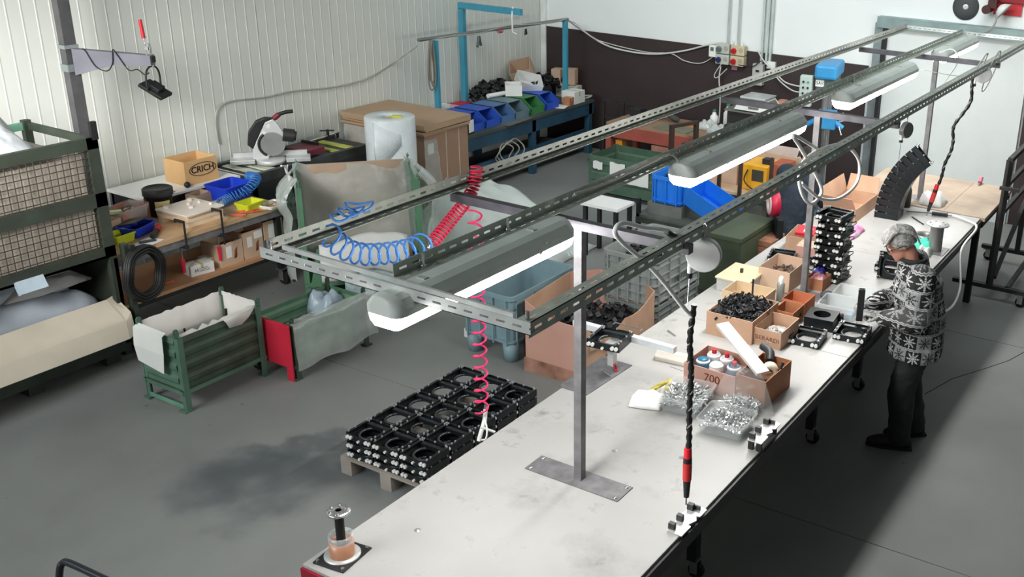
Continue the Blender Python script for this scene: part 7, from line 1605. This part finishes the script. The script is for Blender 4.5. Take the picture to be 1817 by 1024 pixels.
def hand_shapes(b, wrist, d, up, side):
    """palm, four curled fingers and a thumb; d = pointing direction"""
    d, up = Vector(d).normalized(), Vector(up).normalized(); sd = d.cross(up).normalized() * side; up = sd.cross(d).normalized() * side
    wrist = Vector(wrist)
    limb(b, [wrist, wrist + d * 0.045, wrist + d * 0.085], [0.028, 0.036, 0.034], 10)
    for i, (o, ln) in enumerate(((-0.030, 0.062), (-0.010, 0.074), (0.011, 0.070), (0.031, 0.055))):
        r = wrist + d * 0.085 + sd * o
        limb(b, [r, r + d * ln * 0.5 - up * 0.006, r + d * ln * 0.75 - up * ln * 0.42, r + d * ln * 0.45 - up * ln * 0.72], [0.0115, 0.011, 0.010, 0.009], 8)
    r = wrist + d * 0.035 - sd * 0.034
    limb(b, [r, r - sd * 0.03 + d * 0.025 - up * 0.012, r - sd * 0.028 + d * 0.055 - up * 0.032], [0.014, 0.012, 0.010], 8)
def make_person(label, base, f, pose, jmat, tmat, hair, glasses, hand_mat, jacket_hem, seed=0, shoe=None):
    t = thing('person', label, 'person', base)
    f = Vector((f[0], f[1], 0)).normalized(); l = Vector((-f.y, f.x, 0)); u = Vector((0, 0, 1))
    def J(k): a = pose[k]; return f * a[0] + l * a[1] + u * a[2]
    # ---- continuous body
    b = B()
    W, ff, uu = head_shapes(b, J('head'), f, l, pose['tilt'])
    limb(b, [J('neck') - u * 0.06, J('neck'), J('head') - uu * 0.07 - ff * 0.02], [0.065, 0.058, 0.056], 12)
    slab(b, [(J('pelvis') - u * 0.08, 0.15, 0.10, l, f), (J('pelvis'), 0.165, 0.115, l, f), (J('waist'), 0.15, 0.105, l, f), (J('chest'), 0.175, 0.115, l, f), (J('chest').lerp(J('neck'), 0.75), 0.14, 0.085, l, f), (J('neck'), 0.06, 0.06, l, f)])
    for s_ in ('L', 'R'):
        limb(b, [J('sh' + s_), J('el' + s_), J('wr' + s_)], [0.052, 0.042, 0.030]); limb(b, [J('hip' + s_), J('kn' + s_), J('an' + s_)], [0.085, 0.062, 0.045])
    remeshed(b, 'body', SKIN, t, 0.009, 4)
    # ---- jacket
    b = B()
    hem = jacket_hem
    slab(b, [(J('hem'), 0.225, 0.19, l, f), (J('pelvis'), 0.222, 0.19, l, f), (J('waist'), 0.215, 0.18, l, f), (J('chest') - u * 0.05, 0.225, 0.175, l, f), (J('chest') + u * 0.06, 0.215, 0.155, l, f), (J('chest').lerp(J('neck'), 0.8), 0.15, 0.105, l, f), (J('neck') + u * 0.0 + f * 0.0, 0.085, 0.085, l, f)])
    for s_ in ('L', 'R'):
        limb(b, [J('chest').lerp(J('sh' + s_), 0.6) + u * 0.03, J('sh' + s_), J('sh' + s_).lerp(J('el' + s_), 0.55), J('el' + s_), J('el' + s_).lerp(J('wr' + s_), 0.5), J('wr' + s_)], [0.10, 0.105, 0.094, 0.088, 0.076, 0.060])
    jk = remeshed(b, 'jacket', jmat, t, 0.010, 5, 0.03)
    # collar
    rows = [[J('neck') + u * z_ - f * 0.012 + f * z_ * 0.25 + (f * math.cos(a) + l * math.sin(a)) * rr for a in [0.35 + i * (2 * PI - 0.7) / 20 for i in range(21)]] for z_, rr in ((-0.03, 0.09), (0.01, 0.084), (0.032, 0.09), (0.012, 0.098))]
    B().grid(rows, 0.006).obj('collar', M('collar_dark', (52, 54, 54), 0.9), t)
    # ---- trousers
    b = B()
    slab(b, [(J('pelvis') - u * 0.16, 0.17, 0.125, l, f), (J('pelvis') - u * 0.05, 0.182, 0.135, l, f), (J('pelvis') + u * 0.05, 0.17, 0.13, l, f)])
    for s_ in ('L', 'R'):
        limb(b, [J('hip' + s_), J('hip' + s_).lerp(J('kn' + s_), 0.5), J('kn' + s_), J('kn' + s_).lerp(J('an' + s_), 0.5), J('an' + s_)], [0.112, 0.106, 0.095, 0.09, 0.088])
    remeshed(b, 'trousers', tmat, t, 0.011, 5, 0.03)
    # ---- shoes
    for s_ in ('L', 'R'):
        a = J('an' + s_); fd = Vector(pose.get('toe' + s_, f)); fd = Vector((fd.x, fd.y, 0)).normalized(); a0 = Vector((a.x, a.y, 0))
        b = B(); limb(b, [a0 - fd * 0.05 + u * 0.05, a0 + fd * 0.06 + u * 0.05, a0 + fd * 0.15 + u * 0.042, a0 + fd * 0.20 + u * 0.035], [0.05, 0.052, 0.046, 0.034]); limb(b, [a0 - fd * 0.02 + u * 0.05, a0 - fd * 0.01 + u * 0.11], [0.052, 0.055])
        o = remeshed(b, 'shoe', shoe or M('shoe_black', (24, 24, 25), 0.6), t, 0.009, 3)
        B().prism([(-0.10, -0.045), (-0.04, -0.052), (0.12, -0.05), (0.22, -0.028), (0.235, 0.0), (0.22, 0.028), (0.12, 0.05), (-0.04, 0.052), (-0.10, 0.045)], a0, fd, Vector((-fd.y, fd.x, 0)), u * 0.018).obj('sole', M('sole_dark', (38, 36, 35), 0.8), o)
    # ---- hands
    for s_, sd in (('L', 1), ('R', -1)):
        b = B(); hand_shapes(b, J('wr' + s_), f * pose['hd' + s_][0] + l * pose['hd' + s_][1] + u * pose['hd' + s_][2], u, sd)
        remeshed(b, 'glove' if hand_mat is not SKIN else 'hand', hand_mat, t, 0.0055, 2)
    # ---- hair
    b = B(); n = 24; k = 14; vs = []
    for i in range(k + 1):
        tt = PI * 0.64 * i / k
        for j in range(n):
            p = 2 * PI * j / n
            fr = max(0, math.cos(p)); cut = tt * (1 - 0.50 * fr ** 1.2)
            vs.append(W(0.0, 0, 0.02) + ff * (0.112 * math.sin(cut) * math.cos(p) - 0.004) + l * (0.089 * math.sin(cut) * math.sin(p)) + uu * (0.112 * math.cos(cut)))
    cc = W(0, 0, 0.02)
    for i, v in enumerate(vs):
        q = v - cc; q2 = q.normalized()
        vs[i] = v + q2 * (0.010 * noise.noise(q2 * 6 + Vector((seed, 0, 0))) + 0.008 * noise.noise(q2 * 16) + 0.004 * noise.noise(q2 * 34))
    b.add(vs, [(i * n + j, i * n + (j + 1) % n, (i + 1) * n + (j + 1) % n, (i + 1) * n + j) for i in range(k) for j in range(n)], True)
    # a lock falling over the brow
    for q in range(15):
        c_ = -0.072 + q * 0.0103; hi = 0.128 - 4.5 * c_ * c_
        limb(b, [W(-0.02, c_, hi + 0.002), W(0.035, c_ * 1.04, hi - 0.004), W(0.085, c_ * 1.05 + 0.004, hi - 0.032 + 0.006 * (q % 2)), W(0.112, c_ * 1.05 + 0.012, hi - 0.066 + 0.012 * (q % 3))], [0.010, 0.013, 0.011, 0.004], 7)
        limb(b, [W(-0.02, c_, hi), W(-0.075, c_ * 1.04, hi - 0.035), W(-0.108, c_ * 0.95, hi - 0.09 + 0.006 * (q % 3)), W(-0.110, c_ * 0.85, hi - 0.15)], [0.010, 0.012, 0.011, 0.005], 7)
    b.obj('hair', hair, t)
    # ---- eyes and glasses
    for s_ in (-1, 1): B().ball(W(0.088, s_ * 0.031, 0.0), 0.0115, 10).obj('eye', M('eye_white', (226, 222, 216), 0.3), t)
    if glasses:
        g = B()
        for s_ in (-1, 1): g.tube([W(0.107, s_ * 0.033 + 0.024 * math.cos(a), 0.0 + 0.018 * math.sin(a)) for a in [2 * PI * i / 16 for i in range(16)]], 0.0028, 5, closed=True); g.tube([W(0.104, s_ * 0.056, 0.004), W(0.05, s_ * 0.083, 0.006), W(-0.01, s_ * 0.088, 0.004), W(-0.022, s_ * 0.087, -0.012)], 0.003, 5)
        g.tube([W(0.108, -0.010, 0.004), W(0.114, 0, 0.008), W(0.108, 0.010, 0.004)], 0.0025, 5); g.obj('glasses', M('frame_black', (18, 18, 18), 0.4), t)
    return t
f1 = Vector((-0.90, -0.42, 0)).normalized(); l1 = Vector((-f1.y, f1.x, 0))
pose = {'pelvis': (0, 0, 0.90), 'waist': (0.0, 0, 1.04), 'chest': (0.03, 0, 1.23), 'neck': (0.105, 0, 1.415), 'head': (0.185, 0.0, 1.545), 'tilt': 0.55, 'hem': (0.01, 0, 0.72),
        'shL': (0.05, 0.185, 1.34), 'shR': (0.05, -0.185, 1.34), 'elL': (0.06, 0.25, 1.06), 'elR': (0.10, -0.25, 1.06), 'wrL': (0.27, 0.15, 1.03), 'wrR': (0.32, -0.10, 1.04),
        'hipL': (0, 0.09, 0.86), 'hipR': (0, -0.09, 0.86), 'knL': (0.08, 0.11, 0.48), 'knR': (-0.0, -0.10, 0.48), 'anL': (0.06, 0.12, 0.09), 'anR': (-0.07, -0.08, 0.09),
        'hdL': (0.85, -0.45, 0.10), 'hdR': (0.9, 0.35, -0.1), 'toeL': (-0.9, -0.35, 0), 'toeR': (-0.75, -0.65, 0)}
TROU = M('trouser_black', (36, 37, 39), 0.85, var=0.25, scale=9)
P1 = make_person('person with grey hair and glasses in a patterned jacket, working at the bench', (-1.69, 6.74, 0), f1, pose, jacket_pattern(), TROU, M('hair_grey', (206, 204, 200), 0.6, dark=(140, 138, 136), scale=45, bump=0.6, bscale=90), True, M('glove_knit', (176, 176, 172), 0.85, dark=(70, 70, 70), scale=40), 0.72)
b = B().prism([(-0.09, -0.02), (0.02, -0.03), (0.06, -0.10), (0.03, -0.125), (-0.05, -0.12)], (0, 0, 0), (1, 0, 0), (0, 0, 1), (0, 0.008, 0))
hw = Vector((-1.69, 6.74, 0)) + f1 * 0.43 + l1 * 0.07
one(B().bx(-0.022, 0.022, -0.016, -0.012, 0, 0.24).bx(-0.022, 0.022, 0.012, 0.016, 0, 0.24).bx(-0.022, -0.018, -0.016, 0.016, 0, 0.24).bx(0.018, 0.022, -0.016, 0.016, 0, 0.24), 'steel_profile', M('dark_steel'), 'dark square steel tube held upright in the gloved hand', 'tube', loc=(hw.x, hw.y, 0.97), rz=0.4)
f2 = Vector((0.35, 0.94, 0)).normalized()
pose2 = {'pelvis': (0, 0, 0.47), 'waist': (0.03, 0, 0.62), 'chest': (0.10, 0, 0.86), 'neck': (0.20, 0, 1.06), 'head': (0.27, 0.0, 1.17), 'tilt': 0.6, 'hem': (-0.01, 0, 0.44),
         'shL': (0.13, 0.19, 0.99), 'shR': (0.13, -0.19, 0.99), 'elL': (0.30, 0.25, 0.76), 'elR': (0.30, -0.25, 0.76), 'wrL': (0.52, 0.16, 0.80), 'wrR': (0.52, -0.16, 0.80),
         'hipL': (0.02, 0.09, 0.46), 'hipR': (0.02, -0.09, 0.46), 'knL': (0.42, 0.16, 0.46), 'knR': (0.42, -0.16, 0.46), 'anL': (0.36, 0.16, 0.09), 'anR': (0.36, -0.16, 0.09), 'hdL': (1, -0.2, 0), 'hdR': (1, 0.2, 0)}
P2 = make_person('dark-haired person in a navy jacket, seated with back turned behind the second post', (-3.86, 9.45, 0), f2, pose2, M('jacket_navy', (40, 50, 62), 0.85, var=0.2, scale=6), M('jeans_blue', (84, 112, 150), 0.85, var=0.12, scale=8), M('hair_dark', (44, 38, 34), 0.7, var=0.3, scale=40, bump=0.6, bscale=80), False, SKIN, 0.42, 5)
stl = thing('work_stool', 'low black stool under the seated person behind the bench', 'stool', (-3.86, 9.45, 0))
B().cyl((0, 0, 0.30), (0, 0, 0.34), 0.17, n=20).obj('seat', BLACK, stl)
for a in (0.7, 2.3, 3.9, 5.5): B().cyl((0.10 * math.cos(a), 0.10 * math.sin(a), 0.30), (0.17 * math.cos(a), 0.17 * math.sin(a), 0), 0.014, n=8).obj('leg', STEEL, stl)

# ------------------------------------------------------------------ small things in the far corner
hc = thing('cart_frame', 'dark steel hand cart frame between the corner bench and the red bench', 'cart', (-7.62, 12.0, 0))
for x in (-0.16, 0.16): B().bx(x - 0.014, x + 0.014, -0.014, 0.014, 0.06, 0.86).obj('upright', DS, hc)
for z in (0.62, 0.85): B().bx(-0.17, 0.17, -0.012, 0.012, z, z + 0.026).obj('cross_bar', DS, hc)
B().bx(-0.2, 0.2, -0.34, 0.02, 0.06, 0.085).obj('toe_plate', DS, hc)
for x in (-0.2, 0.2): B().cyl((x - 0.02, 0.05, 0.08), (x + 0.02, 0.05, 0.08), 0.08, n=16).obj('wheel', RUBBER, hc)
boxed('orange_box', 'small orange box standing at the left foot of the red bench', 'box', (-7.12, 11.42, 0), 0, 0.10, 0.14, 0.52, M('box_orange', (216, 140, 40), 0.5))
one(B().tube(smooth_path([(0, 0, 0.02), (0.08, 0.06, 0.06), (0.02, 0.14, 0.05), (-0.08, 0.08, 0.04), (-0.02, 0.0, 0.05)], 6), 0.014, 6), 'hose_length', M('cable_grey'), 'grey hose end lying at the far end of the corner bench', 'hose', loc=(-8.2, 12.12, 0.78))
